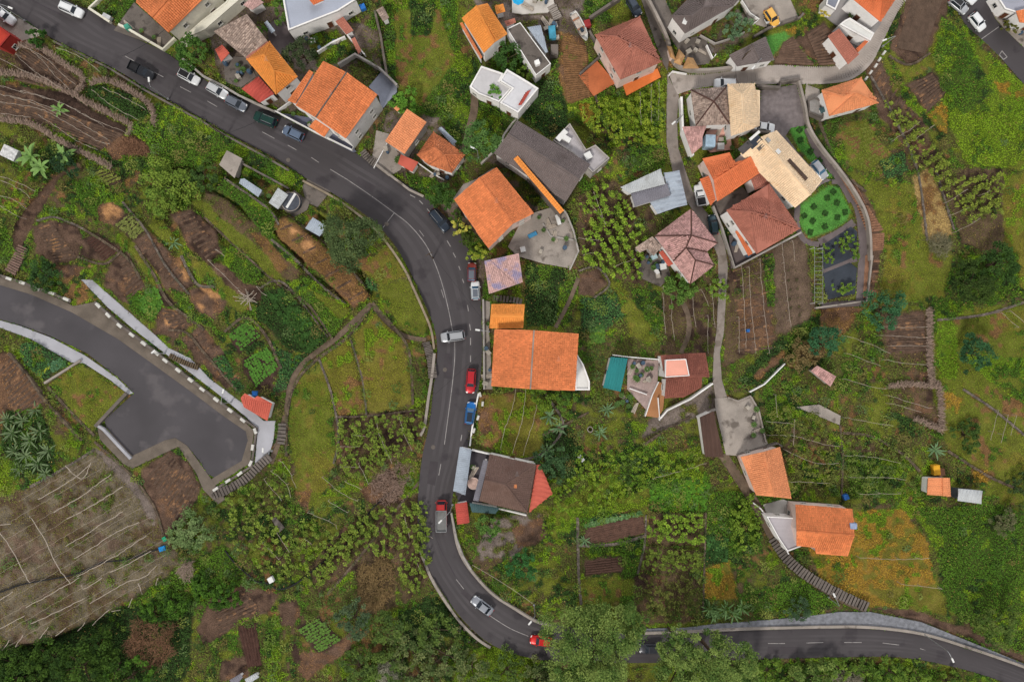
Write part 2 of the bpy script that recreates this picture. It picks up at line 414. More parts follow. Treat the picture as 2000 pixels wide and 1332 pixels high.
z('dry','1470,735 1530,680 1540,690 1480,748',-.4)
z('dry','1600,600 1690,600 1650,650 1600,680',-.2)
z('tsoil','1718,612 1814,604 1816,735 1832,755 1838,842 1740,800 1728,700',.2)
z('soil','1730,615 1805,610 1810,690 1735,690',.3)
z('weeds','1480,800 1560,790 1640,830 1640,970 1545,975 1520,870',.2)
z('lush','1500,780 1560,760 1570,810 1490,830',.2)
z('weeds','1645,840 1800,840 1800,980 1650,975',.1)
z('lush','1655,880 1760,900 1770,975 1655,975',.15)
# --- the garden with lawns
z('lawn','1540,250 1555,244 1572,248 1577,282 1605,315 1630,338 1622,348 1600,335 1560,290',.05,1)
z('lawn','1562,400 1620,362 1640,368 1662,412 1655,432 1625,450 1580,466 1563,440',.05,1)
z('soil','1630,335 1680,362 1702,400 1728,432 1728,482 1720,500 1706,586 1686,586 1692,500 1690,450 1660,380',.1)
z('soil','1510,112 1530,84 1550,72 1562,92 1592,130 1512,126',.15)
z('soil','1552,76 1575,64 1612,42 1660,124 1600,130 1572,100',.2)
z('lawn','1495,72 1535,62 1545,72 1528,85 1512,110 1498,100',.1,1)
z('yellow','1535,58 1552,52 1556,66 1538,70',.1)
z('yard','1440,20 1470,45 1460,75 1420,95 1370,120 1380,90',.0)
# --- right fields
z('weeds','1600,240 1700,225 1780,330 1700,372 1640,330',.2)
z('grass','1635,245 1690,235 1740,300 1690,340 1660,325',.3)
z('teal','1715,315 1765,295 1775,335 1730,352',.3)
z('soil','1690,130 1720,110 1745,180 1790,225 1810,245 1770,300 1740,250 1715,230',.2)
z('tsoil','1725,180 1790,230 1850,330 1870,420 1800,330 1745,250',.2)
z('soil','1738,92 1782,-30 1852,-60 1850,40 1808,112 1775,126',.3)
z('grass','1735,100 1775,128 1812,110 1840,40 1860,40 1825,130 1770,160',.3)
z('soil','1768,165 1822,140 1852,180 1812,222',.3)
z('bright','1838,32 1905,80 1960,130 2100,260 2100,345 1890,320 1855,250 1822,110',.4)
z('lush','1840,35 1890,80 1940,180 1880,230 1845,160 1825,110',.5)
z('yellow','1812,225 1850,190 1850,260 1835,255',.4)
z('yellow','1940,160 2000,165 2000,190 1960,185',.4)
z('straw','1778,345 1820,330 1862,450 1835,475 1808,470 1790,400',.3)
z('grass','1700,372 1778,358 1808,470 1862,500 1842,582 1722,582 1728,480',.1)
z('tsoil','1828,330 1960,330 1975,480 1930,500 1880,470',.3)
z('ogras','1960,340 2100,330 2100,600 1990,560 1960,480',.3)
z('lush','1870,500 1990,490 1990,560 1940,600 1870,580',-.1)
z('lush','1820,580 1900,590 1900,650 1820,660')
z('grass','1900,600 2100,590 2100,990 1960,980 1850,880 1820,760 1825,650',.0)
z('bright','1825,600 1870,640 1870,740 1835,740',.1)
z('yellow','1835,755 1880,780 1870,810 1845,800',.1)
z('bright','1880,690 2000,700 2100,800 2100,850 1950,760',.1)

z('yellow','1900,920 1930,920 1925,945 1900,940')
z('lush','1780,990 1960,985 2100,1050 2100,1320 1990,1270 1900,1225 1850,1190 1830,1080',.1)
z('yellow','1575,1060 1640,1090 1670,1000 1760,990 1812,1060 1825,1140 1780,1190 1690,1180 1600,1130',.1)
z('ogras','1690,1150 1830,1140 1850,1200 1760,1190',.1)
z('soil','1690,1185 1780,1190 1880,1225 2000,1280 2000,1295 1880,1240',-.1)
# --- lower middle gardens
z('ogras','935,770 1065,765 1100,830 1060,880 1000,895 930,860',.4)
z('dry','932,800 965,790 960,840 935,850',.4)
z('lush','1050,765 1120,765 1110,800 1070,810',.2)
z('soil','1105,775 1140,760 1150,800 1110,825',.2)
z('weeds','1080,760 1290,780 1260,830 1180,870 1100,940 1060,900')
z('dark','1060,840 1110,830 1150,900 1110,940 1060,920',-.2)
z('gravel','1330,790 1395,745 1395,800 1250,860 1270,820',-.8)
z('gravel','960,1010 1060,1000 1030,1060 1000,1100 940,1100 930,1070',.1)
z('litter','1000,1030 1060,1010 1070,1060 1010,1070',.1)
z('weeds','930,1095 1000,1090 1130,1010 1135,1240 1050,1210 970,1140')
z('bright','1060,1000 1130,960 1260,900 1370,870 1380,940 1290,960 1270,990 1150,1010 1080,1060')
z('lush','1200,880 1290,860 1290,950 1220,970')
z('lush','1270,940 1390,925 1385,1000 1265,1000',.2)
z('soil','1142,1030 1255,1008 1262,1040 1160,1068 1140,1055',.3)
z('soil','1142,1095 1215,1085 1215,1118 1142,1125',.2)
z('teal','1130,1010 1140,1030 1255,1005 1250,1000',.3)
z('lush','1150,1065 1260,1045 1255,1150 1220,1150 1215,1085 1150,1090',.2)
z('grass','1130,1130 1240,1130 1240,1230 1130,1240')
z('tsoil','1265,1005 1375,1000 1380,1070 1262,1060',.3)
z('tsoil','1255,1065 1372,1075 1370,1120 1245,1120',.15)
z('tsoil','1240,1122 1370,1122 1372,1210 1260,1222 1240,1180',.0)
z('dark','1375,1040 1425,1050 1425,1100 1375,1100',.1)
z('lush','1380,960 1470,960 1490,1080 1425,1090 1420,1050 1380,1040',.1)
z('yellow','1375,1110 1425,1095 1440,1170 1375,1170')
z('weeds','1440,1090 1510,1080 1600,1150 1640,1190 1600,1210 1370,1210 1380,1170 1440,1170')
z('lush','1440,1160 1560,1130 1640,1180 1600,1200 1440,1195')
# below the right hand road
z('weeds','1040,1298 1450,1294 1760,1288 1870,1308 2010,1365 2010,1450 1040,1450',-.6)
z('lush','1470,1296 1700,1292 1850,1310 1700,1450 1470,1450',-.8)

# rasterise (2 px cells) the plots over the hillside
GX = np.arange(-120, 2121, 2.0); GY = np.arange(-120, 1453, 2.0)
PX, PY = np.meshgrid(GX, GY)
WX = PX + 9 * (fbm(PX, PY, 45, 11) - .5) + 5 * (vnoise(PX, PY, 8, 14) - .5); WY = PY + 9 * (fbm(PX, PY, 45, 21) - .5) + 5 * (vnoise(PX, PY, 8, 24) - .5)
ZK = list(ZT); ZI = np.full(PX.shape, ZK.index('weeds')); DZ = np.zeros(PX.shape)
def sub(poly, pad=14):
    a = np.array(poly); i0, j0 = np.searchsorted(GY, a[:, 1].min() - pad), np.searchsorted(GX, a[:, 0].min() - pad)
    return slice(max(0, i0), np.searchsorted(GY, a[:, 1].max() + pad)), slice(max(0, j0), np.searchsorted(GX, a[:, 0].max() + pad))
for t, poly, dz, hard in Z:
    s = sub(poly); m = inpoly(PX[s], PY[s], poly) if hard else inpoly(WX[s], WY[s], poly)
    if t == 'tan': m &= fbm(PX[s], PY[s], 16, 33) > .47
    ZI[s][m] = ZK.index(t)
    if t != 'tan': DZ[s][inpoly(PX[s], PY[s], poly)] = dz
Z0 = ZI.copy()
NF = [.65 * fbm(PX, PY, 44 + 9 * q, 300 + 7 * q) + .35 * vnoise(PX, PY, 9, 700 + q) for q in range(4)]
for k_, (a_, b_, f_) in enumerate(MIX):
    n_ = np.roll(NF[k_ % 4], (97 * k_, 211 * k_), (0, 1)); sel = Z0 == ZK.index(a_)
    if sel.any(): ZI[sel & (n_ > np.quantile(n_[::8, ::8], 1 - f_))] = ZK.index(b_)
def blur(a, n):
    for _ in range(n):
        p = np.pad(a, 1, mode='edge'); a = (p[:-2, 1:-1] + p[2:, 1:-1] + p[1:-1, :-2] + p[1:-1, 2:] + p[1:-1, 1:-1]) / 5
    return a
DZ = blur(DZ * 1.2, 2)
def gz(px, py):
    j = int(min(max((px + 120) / 2, 0), len(GX) - 1)); i = int(min(max((py + 120) / 2, 0), len(GY) - 1)); return float(DZ[i, j])
def PG(px, py, dz=0.0): return P(px, py, gz(px, py) + dz)
EXC = np.zeros(PX.shape, bool); FLAT = np.zeros(PX.shape, bool)
def exclude(poly, flat=True):
    s = sub(poly); m = inpoly(PX[s], PY[s], poly); EXC[s] |= m
    if flat: FLAT[s] |= m
# ------------------------------------------------------------------ builders: paving, walls, roofs, houses
def PA(px, py, z):
    k = (HC - z) / F; return Vector(((px - 1000) * k, (666 - py) * k, z))
def sheet(name, s, m, lift=.06, thick=.3, kind='structure', label=None, cat=None, root=None):
    """paved surface, px outline, with a real edge"""
    poly = pp(s) if isinstance(s, str) else s
    exclude(poly)
    b = MB(); b.prism([P(x, y, lift) for x, y in poly], thick)
    o = b.obj(name, m, root)
    return tag(o, label, cat, None, kind if root is None else None)
def strip(L, Rr, n=220, cross=5, lift=.06):
    a = resample(crom(L), n); c = resample(crom(Rr), n); V = []; Fc = []
    for i in range(n):
        for k in range(cross + 1):
            t = k / cross; V.append(P(a[i][0] + (c[i][0]-a[i][0]) * t, a[i][1] + (c[i][1]-a[i][1]) * t, lift + .05 * 4 * t * (1-t)))
    for i in range(n - 1):
        for k in range(cross):
            q = i * (cross+1) + k; Fc.append((q, q+1, q+cross+2, q+cross+1))
    exclude(a + c[::-1]); return V, Fc
def flipup(V, Fc):
    out = []
    for f in Fc:
        n = (Vector(V[f[1]]) - Vector(V[f[0]])).cross(Vector(V[f[2]]) - Vector(V[f[0]])); out.append(f if n.z > 0 else tuple(reversed(f)))
    return out
def offs(pts, d):
    """offset a 2-D open polyline sideways by d"""
    out = []; n = len(pts)
    for i in range(n):
        a = Vector(pts[max(0, i-1)][:2]); b = Vector(pts[min(n-1, i+1)][:2]); t = (b - a)
        t = t.normalized() if t.length > 1e-6 else Vector((1, 0)); out.append(Vector(pts[i][:2]) + d * Vector((-t.y, t.x)))
    return out
def wall(label, s, h=1.0, wd=.35, m=None, name='garden_wall', smooth=False, base=.8, dz=None, root=None, cat='wall', group=None):
    pts = pp(s) if isinstance(s, str) else s
    if smooth: pts = crom(pts, 6)
    if m is plaster_w or m is None: wd *= .72
    W = [(PG(x, y, 0) if dz is None else P(x, y, dz)) for x, y in pts]
    l = offs(W, wd / 2); r = offs(W, -wd / 2); b = MB(); n = len(W)
    for i in range(n - 1):
        z0, z1 = W[i].z + h, W[i+1].z + h; lo0, lo1 = W[i].z - base, W[i+1].z - base
        b.hexa([(*r[i], lo0), (*r[i+1], lo1), (*l[i+1], lo1), (*l[i], lo0), (*r[i], z0), (*r[i+1], z1), (*l[i+1], z1), (*l[i], z0)])
    o = b.obj(name, m or plaster_w, root)
    if root is None: tag(o, label, cat, group)
    return o
def stonewall(label, s, h=.5, wd=.7, m=None, name='stone_wall', base=1.0):
    """dry stone: courses of uneven blocks along a px polyline"""
    pts = resample(crom(pp(s), 6), max(3, int(plen(pp(s)) / 5.5)))
    W = [PG(x, y) for x, y in pts]; b = MB()
    for i in range(len(W) - 1):
        a, c = W[i], W[i+1]; d = c - a; d.z = 0
        if d.length < .05: continue
        rz = math.atan2(d.y, d.x); nrm = Vector((-d.y, d.x, 0)).normalized(); mid = (a + c) / 2
        for k in (-1, 1):
            L = d.length * random.uniform(.82, 1.12); ww = wd / 2 * random.uniform(.8, 1.15); top = h * random.uniform(.7, 1.15)
            b.box(mid + nrm * k * wd / 4 + Vector((0, 0, (top - base) / 2)), (L, ww, top + base), rz + random.uniform(-.12, .12))
    o = b.obj(name, m or stone_m); return tag(o, label, 'wall')
def inset(poly, d):
    n = len(poly); a2 = sum(poly[i].x * poly[(i+1) % n].y - poly[(i+1) % n].x * poly[i].y for i in range(n)); sg = 1 if a2 > 0 else -1
    out = []
    for i in range(n):
        p, q, r = poly[i-1], poly[i], poly[(i+1) % n]
        e1 = (q - p).to_2d().normalized(); e2 = (r - q).to_2d().normalized()
        n1 = Vector((-e1.y, e1.x)) * sg; n2 = Vector((-e2.y, e2.x)) * sg; bis = n1 + n2
        k = d / max(.35, bis.length_squared / 2) if bis.length > 1e-4 else 0
        v = bis * k; out.append(Vector((q.x + v.x, q.y + v.y, q.z)))
    return out
def frame_of(pts):
    n = Vector((0, 0, 0))
    for i in range(len(pts)):
        a, b = pts[i], pts[(i+1) % len(pts)]
        n += Vector(((a.y-b.y)*(a.z+b.z), (a.z-b.z)*(a.x+b.x), (a.x-b.x)*(a.y+b.y)))
    n.normalize()
    if n.z < 0: n = -n
    u = Vector((0, 0, 1)) - n * n.z
    if u.length < .03:                      # flat: run along the longest edge's normal
        e = max(((pts[(i+1) % len(pts)] - pts[i]) for i in range(len(pts))), key=lambda q: q.length); u = n.cross(e)
    u.normalize(); return n, u, u.cross(n)
def tiles_np(pts, w, L, hgt, jit=.012):
    n, u, h = frame_of(pts); o = sum(pts, Vector()) / len(pts)
    ST = [((p - o).dot(h), (p - o).dot(u)) for p in pts]
    s0, s1 = min(a for a, _ in ST), max(a for a, _ in ST); t0, t1 = min(a for _, a in ST), max(a for _, a in ST)
    S, Tt = np.meshgrid(np.arange(s0 + w/2, s1, w), np.arange(t0, t1, L)); S = S.ravel(); Tt = Tt.ravel()
    G_ = [(sum(a for a, _ in ST) / len(ST), sum(a for _, a in ST) / len(ST))][0]; EX = [(a + (a - G_[0]) * .012, c + (c - G_[1]) * .012) for a, c in ST]
    k = inpoly(S - w * .4, Tt + .02, EX) & inpoly(S + w * .4, Tt + .02, EX) & inpoly(S - w * .4, Tt + L, EX) & inpoly(S + w * .4, Tt + L, EX); S = S[k]; Tt = Tt[k]; N = len(S)
    if N == 0: return np.zeros((0, 3)), np.zeros((0, 4), int)
    js = RNG.normal(0, jit, N); jt = RNG.normal(0, jit * 1.6, N); jr = RNG.normal(0, jit * .7, N)
    prof = np.array([(-w*.4, 0), (-w*.2, hgt), (w*.2, hgt), (w*.4, 0)])
    V = np.zeros((N, 8, 3)); O = np.array(o); H = np.array(h); U = np.array(u); Nn = np.array(n)
    for e, (tt, lift) in enumerate(((-.03, .055), (L * 1.04, .02))):
        for q in range(4):
            sx = S + prof[q, 0] * (1 if e else 1.06) + js; ty = Tt + tt + jt; nz = prof[q, 1] + lift + jr
            V[:, e*4+q] = O + sx[:, None] * H + ty[:, None] * U + nz[:, None] * Nn
    base = (np.arange(N) * 8)[:, None]
    q = np.array([[0,1,5,4],[1,2,6,5],[2,3,7,6],[3,2,1,0]])
    Fc = (base[:, None, :] + q[None]).reshape(-1, 4); return V.reshape(-1, 3), Fc
def ribs_np(pts, w, hgt):
    """corrugated sheet: ribs running down the slope, clipped to the outline"""
    n, u, h = frame_of(pts); o = sum(pts, Vector()) / len(pts); ST = [((p - o).dot(h), (p - o).dot(u)) for p in pts]
    s0, s1 = min(a for a, _ in ST), max(a for a, _ in ST); V = []; Fc = []
    s = s0 + w / 2
    while s < s1:
        ts = []
        for i in range(len(ST)):
            a, b = ST[i], ST[(i+1) % len(ST)]
            if (a[0] > s) != (b[0] > s): ts.append(a[1] + (b[1]-a[1]) * (s - a[0]) / (b[0] - a[0]))
        ts.sort()
        for k in range(0, len(ts) - 1, 2):
            b0 = len(V)
            for t in (ts[k], ts[k+1]):
                for ds, dn in ((-w*.3, .01), (-w*.12, hgt), (w*.12, hgt), (w*.3, .01)): V.append(o + h * (s + ds) + u * t + n * dn)
            Fc += [[b0+i, b0+i+1, b0+i+5, b0+i+4] for i in range(3)] + [[b0+3, b0+2, b0+1, b0], [b0+4, b0+5, b0+6, b0+7]]
        s += w
    return np.array([tuple(v) for v in V]).reshape(-1, 3), np.array(Fc, int).reshape(-1, 4)
def npmesh(name, V, Fc, m, root=None, colors=None, kind=None, smooth=False):
    me = bpy.data.meshes.new(name); nv = len(V); nf = len(Fc); k = Fc.shape[1] if nf else 3
    me.vertices.add(nv); me.vertices.foreach_set('co', np.asarray(V, np.float32).ravel())
    me.loops.add(nf * k); me.loops.foreach_set('vertex_index', np.asarray(Fc, np.int32).ravel())
    me.polygons.add(nf); me.polygons.foreach_set('loop_start', np.arange(0, nf * k, k, dtype=np.int32))
    if smooth: me.polygons.foreach_set('use_smooth', np.ones(nf, bool))
    me.update(calc_edges=True)
    if colors is not None:
        a = me.color_attributes.new('Col', 'FLOAT_COLOR', 'POINT'); c = np.ones((nv, 4), np.float32); c[:, :3] = colors; a.data.foreach_set('color', c.ravel())
    me.materials.append(m); o = bpy.data.objects.new(name, me); COL.objects.link(o)
    if root is not None:
        p, off = root, Vector((0, 0, 0))
        while p is not None: off += p.location; p = p.parent
        o.parent = root; o.location = -off
    if kind: o['kind'] = kind
    return o
def roofmat(key, col, var=.16, island=.22, spots=None, rough=.8):
    return mat('roof_' + key, col, rough, var, .35, 5, 0, island=island, spots=spots)
RO = dict(orange=roofmat('orange', (228,134,84), .12, .2, ((214,128,80), .9, .62)), bright=roofmat('bright', (236,150,72), .08, .12),
 salmon=roofmat('salmon', (232,150,104), .08, .14), worn=roofmat('worn', (210,126,84), .18, .3, ((150,92,66), .8, .63)),
 ored=roofmat('ored', (220,120,76), .1, .12), red=roofmat('red', (184,80,70), .12, .1), terra=roofmat('terra', (176,112,96), .1, .12, ((152,94,80), .25, .58)),
 oldb=roofmat('oldb', (172,152,142), .22, .45, ((120,102,94), 1.2, .56)), grey=roofmat('grey', (116,105,104), .08, .1, ((98,88,86), .3, .58)),
 brown=roofmat('brown', (116,92,84), .08, .12, ((106,82,74), .4, .56)), cream=roofmat('cream', (246,218,184), .06, .12, ((230,198,160), .8, .6)), pinkm=roofmat('pinkm', (194,152,148), .14, .35, ((214,166,164), .8, .55)),
 pinkb=roofmat('pinkb', (206,168,164), .14, .25, ((150,140,170), .35, .50)), dred=roofmat('dred', (134,80,68), .12, .14, ((152,96,80), .5, .58)), teal=roofmat('teal', (40,124,126), .06, .06),
 sheetw=roofmat('sheetw', (186,190,194), .1, .06, ((164,166,168), .6, .58)), sheetb=roofmat('sheetb', (164,174,188), .1, .06, ((146,154,166), .6, .58)), slate=roofmat('slate', (126,124,134), .08, .08), redsh=roofmat('redsh', (196,96,80), .08, .06), dteal=roofmat('dteal', (66,92,96), .08, .05), dbrn=roofmat('dbrn', (84,62,54), .12, .12))
CAPD = {}
def capcol(m):
    """ridge tiles: a slightly duller batch of the same clay"""
    if m.name not in CAPD:
        c = m.copy(); c.name = m.name + '_ridge'; nt_ = c.node_tree; bs = nt_.nodes['Principled BSDF']; src = bs.inputs['Base Color'].links[0].from_socket
        x = nt_.nodes.new('ShaderNodeVectorMath'); x.operation = 'SCALE'; x.inputs[3].default_value = .84; nt_.links.new(src, x.inputs[0]); nt_.links.new(x.outputs[0], bs.inputs['Base Color']); CAPD[m.name] = c
    return CAPD[m.name]
# one window and one door, shared by every house
def proto_window():
    b = MB(); w, h, t = .95, 1.05, .09
    for x in (-w/2 + t/2, w/2 - t/2, 0): b.box((x, 0.03, h/2), (t if x else .05, .1, h))
    for zz in (t/2, h - t/2): b.box((0, .032, zz), (w - 2*t, .1, t))
    b.box((0, .08, -.05), (w + .2, .2, .08))
    f = b.obj('window', frame_m); g = MB(); g.box((0, .0, h/2), (w - .02, .05, h - .02)); p = g.obj('pane', glass, f, local=True); return f
WIN = proto_window()
def proto_door():
    b = MB(); b.box((0, .02, 1.0), (.95, .08, 2.0), m=0); b.box((0, .02, 2.06), (1.15, .14, .1), m=1)
    for x in (-.53, .53): b.box((x, .02, 1.0), (.09, .14, 2.0), m=1)
    d = b.obj('door', [door_m, frame_m]); h = MB(); h.box((.36, .09, 1.0), (.05, .07, .14)); h.obj('handle', metal_g, d, local=True); return d
DOOR = proto_door(); USED = {'w': 0, 'd': 0}
def put(proto, key, root, loc, rz):
    if USED[key] == 0: o = proto; o.parent = root; USED[key] = 1
    else: o = copy_tree(proto, root)
    o.location = loc - root.location; o.rotation_euler = (0, 0, rz); return o
def walls_for(root, outline, zb, m, wins=True, over=.28, name='wall'):
    ins = inset(outline, over); b = MB(); n = len(ins)
    a2 = sum(ins[i].x * ins[(i+1) % n].y - ins[(i+1) % n].x * ins[i].y for i in range(n))
    if a2 < 0: ins.reverse()
    top = [Vector((p.x, p.y, p.z - .06)) for p in ins]
    for i in range(n):
        j = (i+1) % n; b.add([top[i], Vector((top[i].x, top[i].y, zb - 1.5)), Vector((top[j].x, top[j].y, zb - 1.5)), top[j]], [(0, 1, 2, 3)])
    b.obj(name, m, root); door = False
    if not wins: return
    for i in range(n):
        a, c = top[i], top[(i+1) % n]; d = (c - a).to_2d(); L = d.length
        if L < 2.2: continue
        out = Vector((d.y, -d.x)).normalized(); mid = (a + c) / 2
        if out.dot(Vector((-mid.x, -mid.y)).normalized()) < .15: continue
        rz = math.atan2(out.y, out.x) - math.pi / 2; hh = min(a.z, c.z) - zb; k = max(1, int(L / 4.4)); st = max(1, int((hh + .3) / 2.7))
        for s_ in range(st):
            for q in range(k):
                t = (q + .5) / k; pos = Vector((a.x + d.x * t, a.y + d.y * t, zb + .95 + s_ * 2.75))
                if pos.z + 1.2 > a.z + (c.z - a.z) * t - .1: pos.z = a.z + (c.z - a.z) * t - 1.4
                if pos.z < zb + .3: continue
                if s_ == 0 and not door and q == k // 2 and hh > 2.3:
                    put(DOOR, 'd', root, Vector((pos.x + out.x * .02, pos.y + out.y * .02, zb + .05)), rz); door = True; continue
                put(WIN, 'w', root, Vector((pos.x + out.x * .01, pos.y + out.y * .01, pos.z)), rz)
def roof(root, V, faces, m, style='tile', w=.42, L=.5, caps=None, capm=None, name='roof', thick=.16):
    b = MB(); TV = []; TF = []; nb = 0; ed = {}
    for f in faces:
        pts = [V[i] for i in f]; n, u, h = frame_of(pts)
        b.prism(pts, thick)
        if style == 'tile': tv, tf = tiles_np(pts, w, L, w * .15)
        elif style == 'rib': tv, tf = ribs_np(pts, w, .07)
        else: tv = np.zeros((0, 3)); tf = np.zeros((0, 4), int)
        if len(tv): TV.append(tv); TF.append(tf + nb); nb += len(tv)
        for i in range(len(f)):
            e = tuple(sorted((f[i], f[(i+1) % len(f)]))); ed[e] = ed.get(e, 0) + 1
    r = b.obj(name, m, root)
    if TV: npmesh('roof_tiles' if style == 'tile' else 'sheet_ribs', np.vstack(TV), np.vstack(TF), m, r, kind='stuff')
    cb = MB()
    for e, k in ed.items():
        if k < 2 or style == 'flat' or caps is False: continue
        a, c = V[e[0]], V[e[1]]; d = c - a; q = max(1, int(d.length / .55))
        for i in range(q):
            p0 = a + d * (i / q) + Vector((0, 0, .09)); p1 = a + d * ((i + 1.05) / q) + Vector((0, 0, .07)); cb.tube([p0, p1], .15, 6, r1=.13)
    if cb.v: cb.obj('ridge_tiles', capm or capcol(m), r)
    return r
def house(label, verts, faces, outline, h, rise, rm, wm=None, style='tile', wins=True, name='house', cat='house', w=.38, L=.42, caps=None, capm=None, over=.28, zlift=0.0, hs=None):
    """verts: px points, 'e' at eave height, 'r' at ridge height; faces index lists; outline = eaves loop"""
    hs = hs or {}; rise *= 1.45
    cx = sum(verts[i][0] for i in outline) / len(outline); cy = sum(verts[i][1] for i in outline) / len(outline)
    zlift += gz(cx, cy); zb = P(cx, cy, h).z - h + zlift
    V = [PA(x, y, zb + h + (rise if k == 'r' else (hs[k] if k in hs else 0))) for x, y, k in verts]
    cen = sum((V[i] for i in outline), Vector()) / len(outline)
    root = thing(name, label, cat, (cen.x, cen.y, zb)); walls_for(root, [V[i] for i in outline], zb, wm or plaster_w, wins, over)
    roof(root, V, faces, rm, style, w, L, caps, capm)
    sh = [((p.x - 0) / ((HC - T(p.x, p.y)) / F) + 1000, 666 - p.y / ((HC - T(p.x, p.y)) / F)) for p in (V[i] for i in outline)]
    exclude(sh, False); return root
def E(s): return [(x, y, 'e') for x, y in pp(s)]
def gable(label, s, h, rise, rm, **k):
    """s: a b c d; ridge from mid(ab) to mid(cd); optional 2 explicit ridge points"""
    p = pp(s); rp = [(x, y, 'r') for x, y in (p[4:6] if len(p) > 4 else [((p[0][0]+p[1][0])/2, (p[0][1]+p[1][1])/2), ((p[2][0]+p[3][0])/2, (p[2][1]+p[3][1])/2)])]
    v = [(*q, 'e') for q in p[:4]] + rp
    return house(label, v, [(0, 4, 5, 3), (4, 1, 2, 5)], [0, 4, 1, 2, 5, 3], h, rise, rm, **k)
def hip(label, s, h, rise, rm, **k):
    """s: a b c d r0 r1; r0 on the ab side, r1 on the cd side"""
    p = pp(s); v = [(*q, 'e') for q in p[:4]] + [(*q, 'r') for q in p[4:]]
    if len(p) == 5: fs = [(0, 1, 4), (1, 2, 4), (2, 3, 4), (3, 0, 4)]
    else: fs = [(0, 1, 4), (1, 2, 5, 4), (2, 3, 5), (3, 0, 4, 5)]
    return house(label, v, fs, [0, 1, 2, 3], h, rise, rm, **k)
def mono(label, s, h, rm, tilt=(0, 0, 0, 0), **k):
    p = pp(s); keys = []; hs = {}
    for i, q in enumerate(p): kk = 't%d' % i; hs[kk] = tilt[i % len(tilt)]; keys.append((*q, kk))
    n = len(p); return house(label, keys, [tuple(range(n))], list(range(n)), h, 0, rm, hs=hs, **k)
def flat(label, s, h, deck, wm=None, par=.35, pw=.28, wins=True, name='flat_roofed_house', cat='house', zlift=0.0):
    pts = pp(s); zlift += gz(sum(a for a, _ in pts) / len(pts), sum(a for _, a in pts) / len(pts)); zb = P(sum(a for a, _ in pts) / len(pts), sum(a for _, a in pts) / len(pts), h).z - h + zlift
    top = [PA(x, y, zb + h) for x, y in pts]; cen = sum(top, Vector()) / len(top)
    root = thing(name, label, cat, (cen.x, cen.y, zb)); wm = wm or plaster_w
    walls_for(root, top, zb, wm, wins, 0.0)
    ins = inset(top, pw); b = MB(); b.prism([p - Vector((0, 0, par)) for p in ins], .15); b.obj('roof_deck', deck, root)
    b = MB(); n = len(top)
    for i in range(n):
        j = (i+1) % n; o0, o1, i0, i1 = top[i], top[j], ins[i], ins[j]; dn = Vector((0, 0, par + .1))
        b.hexa([o0 - dn, o1 - dn, i1 - dn, i0 - dn, o0, o1, i1, i0])
    b.obj('parapet', wm, root)
    sh = [(p.x / ((HC - T(p.x, p.y)) / F) + 1000, 666 - p.y / ((HC - T(p.x, p.y)) / F)) for p in top]; exclude(sh, False)
    return root
def boxthing(name, label, cat, px, py, size, m, rz=0, dz=0.0, z0=0.0, group=None, bev=.04):
    """rounded box-like item resting on height dz"""
    p = P(px, py, dz); b = MB(); b.box((0, 0, size[2]/2), size, 0); o = b.obj(name, m)
    o.location = p; o.rotation_euler = (0, 0, rz)
    md = o.modifiers.new('b', 'BEVEL'); md.width = bev; md.segments = 2
    return tag(o, label, cat, group)

def onroof(name, label, cat, px, py, size, m, tri, zb, rz):
    """a flat item lying on the slope through three (px, py, height) points"""
    A, B_, C = [PA(x, y, zb + h) for x, y, h in tri]; n = (B_ - A).cross(C - A).normalized()
    if n.z < 0: n = -n
    d = Vector(((px - 1000) / F, (666 - py) / F, -1)); o = Vector((0, 0, HC)); p = o + d * ((A - o).dot(n) / d.dot(n))
    b = MB(); b.box((0, 0, size[2] / 2), size); ob = b.obj(name, m); q = Vector((0, 0, 1)).rotation_difference(n).to_matrix() @ Matrix.Rotation(rz, 3, 'Z')
    ob.matrix_world = Matrix.Translation(p + n * .06) @ q.to_4x4(); return tag(ob, label, cat)

def ribbon(name, s, wd, m, lift=.06):
    pts = crom(pp(s), 6); W = [P(x, y, lift) for x, y in pts]; l = offs(W, wd / 2); r = offs(W, -wd / 2); b = MB()
    for i in range(len(W) - 1):
        j0, j1 = random.uniform(-.12, .12), random.uniform(-.12, .12)
        b.hexa([(*r[i], W[i].z-.3), (*r[i+1], W[i+1].z-.3), (*l[i+1], W[i+1].z-.3), (*l[i], W[i].z-.3), (*r[i], W[i].z), (*r[i+1], W[i+1].z), (*l[i+1], W[i+1].z), (*l[i], W[i].z)])
    q = lambda v: ((v.x) / ((HC - T(v.x, v.y)) / F) + 1000, 666 - v.y / ((HC - T(v.x, v.y)) / F)); exclude([q(v) for v in l] + [q(v) for v in r[::-1]])
    return tag(b.obj(name, m), None, None, None, 'structure')
# ------------------------------------------------------------------ roads, lanes, pavements
RL = pp("-90,-40 0,12 50,40 90,68 120,85 220,133 290,175 345,205 400,235 440,258 520,300 570,330 600,350 645,375 690,405 735,440 770,480 795,520 815,560 832,600 848,640 854,680 851,720 845,770 838,830 825,890 818,950 815,1000 818,1040 825,1080 845,1125 870,1165 900,1205 935,1240 960,1258 1000,1275 1050,1287 1100,1292 1250,1294 1350,1292 1450,1288 1600,1284 1750,1283 1850,1299 1950,1328 2120,1395")
RR = pp("70,-60 130,0 178,22 220,48 245,66 320,101 345,118 400,156 440,178 540,224 620,264 690,297 730,320 800,364 840,394 885,440 905,470 925,510 935,560 940,600 942,660 940,720 934,765 924,800 920,840 912,880 896,920 886,960 882,1000 890,1050 905,1090 930,1125 960,1155 1000,1182 1040,1205 1075,1216 1100,1222 1250,1238 1350,1236 1450,1230 1600,1227 1700,1228 1800,1240 1900,1270 2000,1305 2120,1362")
V_, F_ = strip(RL, RR, 330, 14, .08)
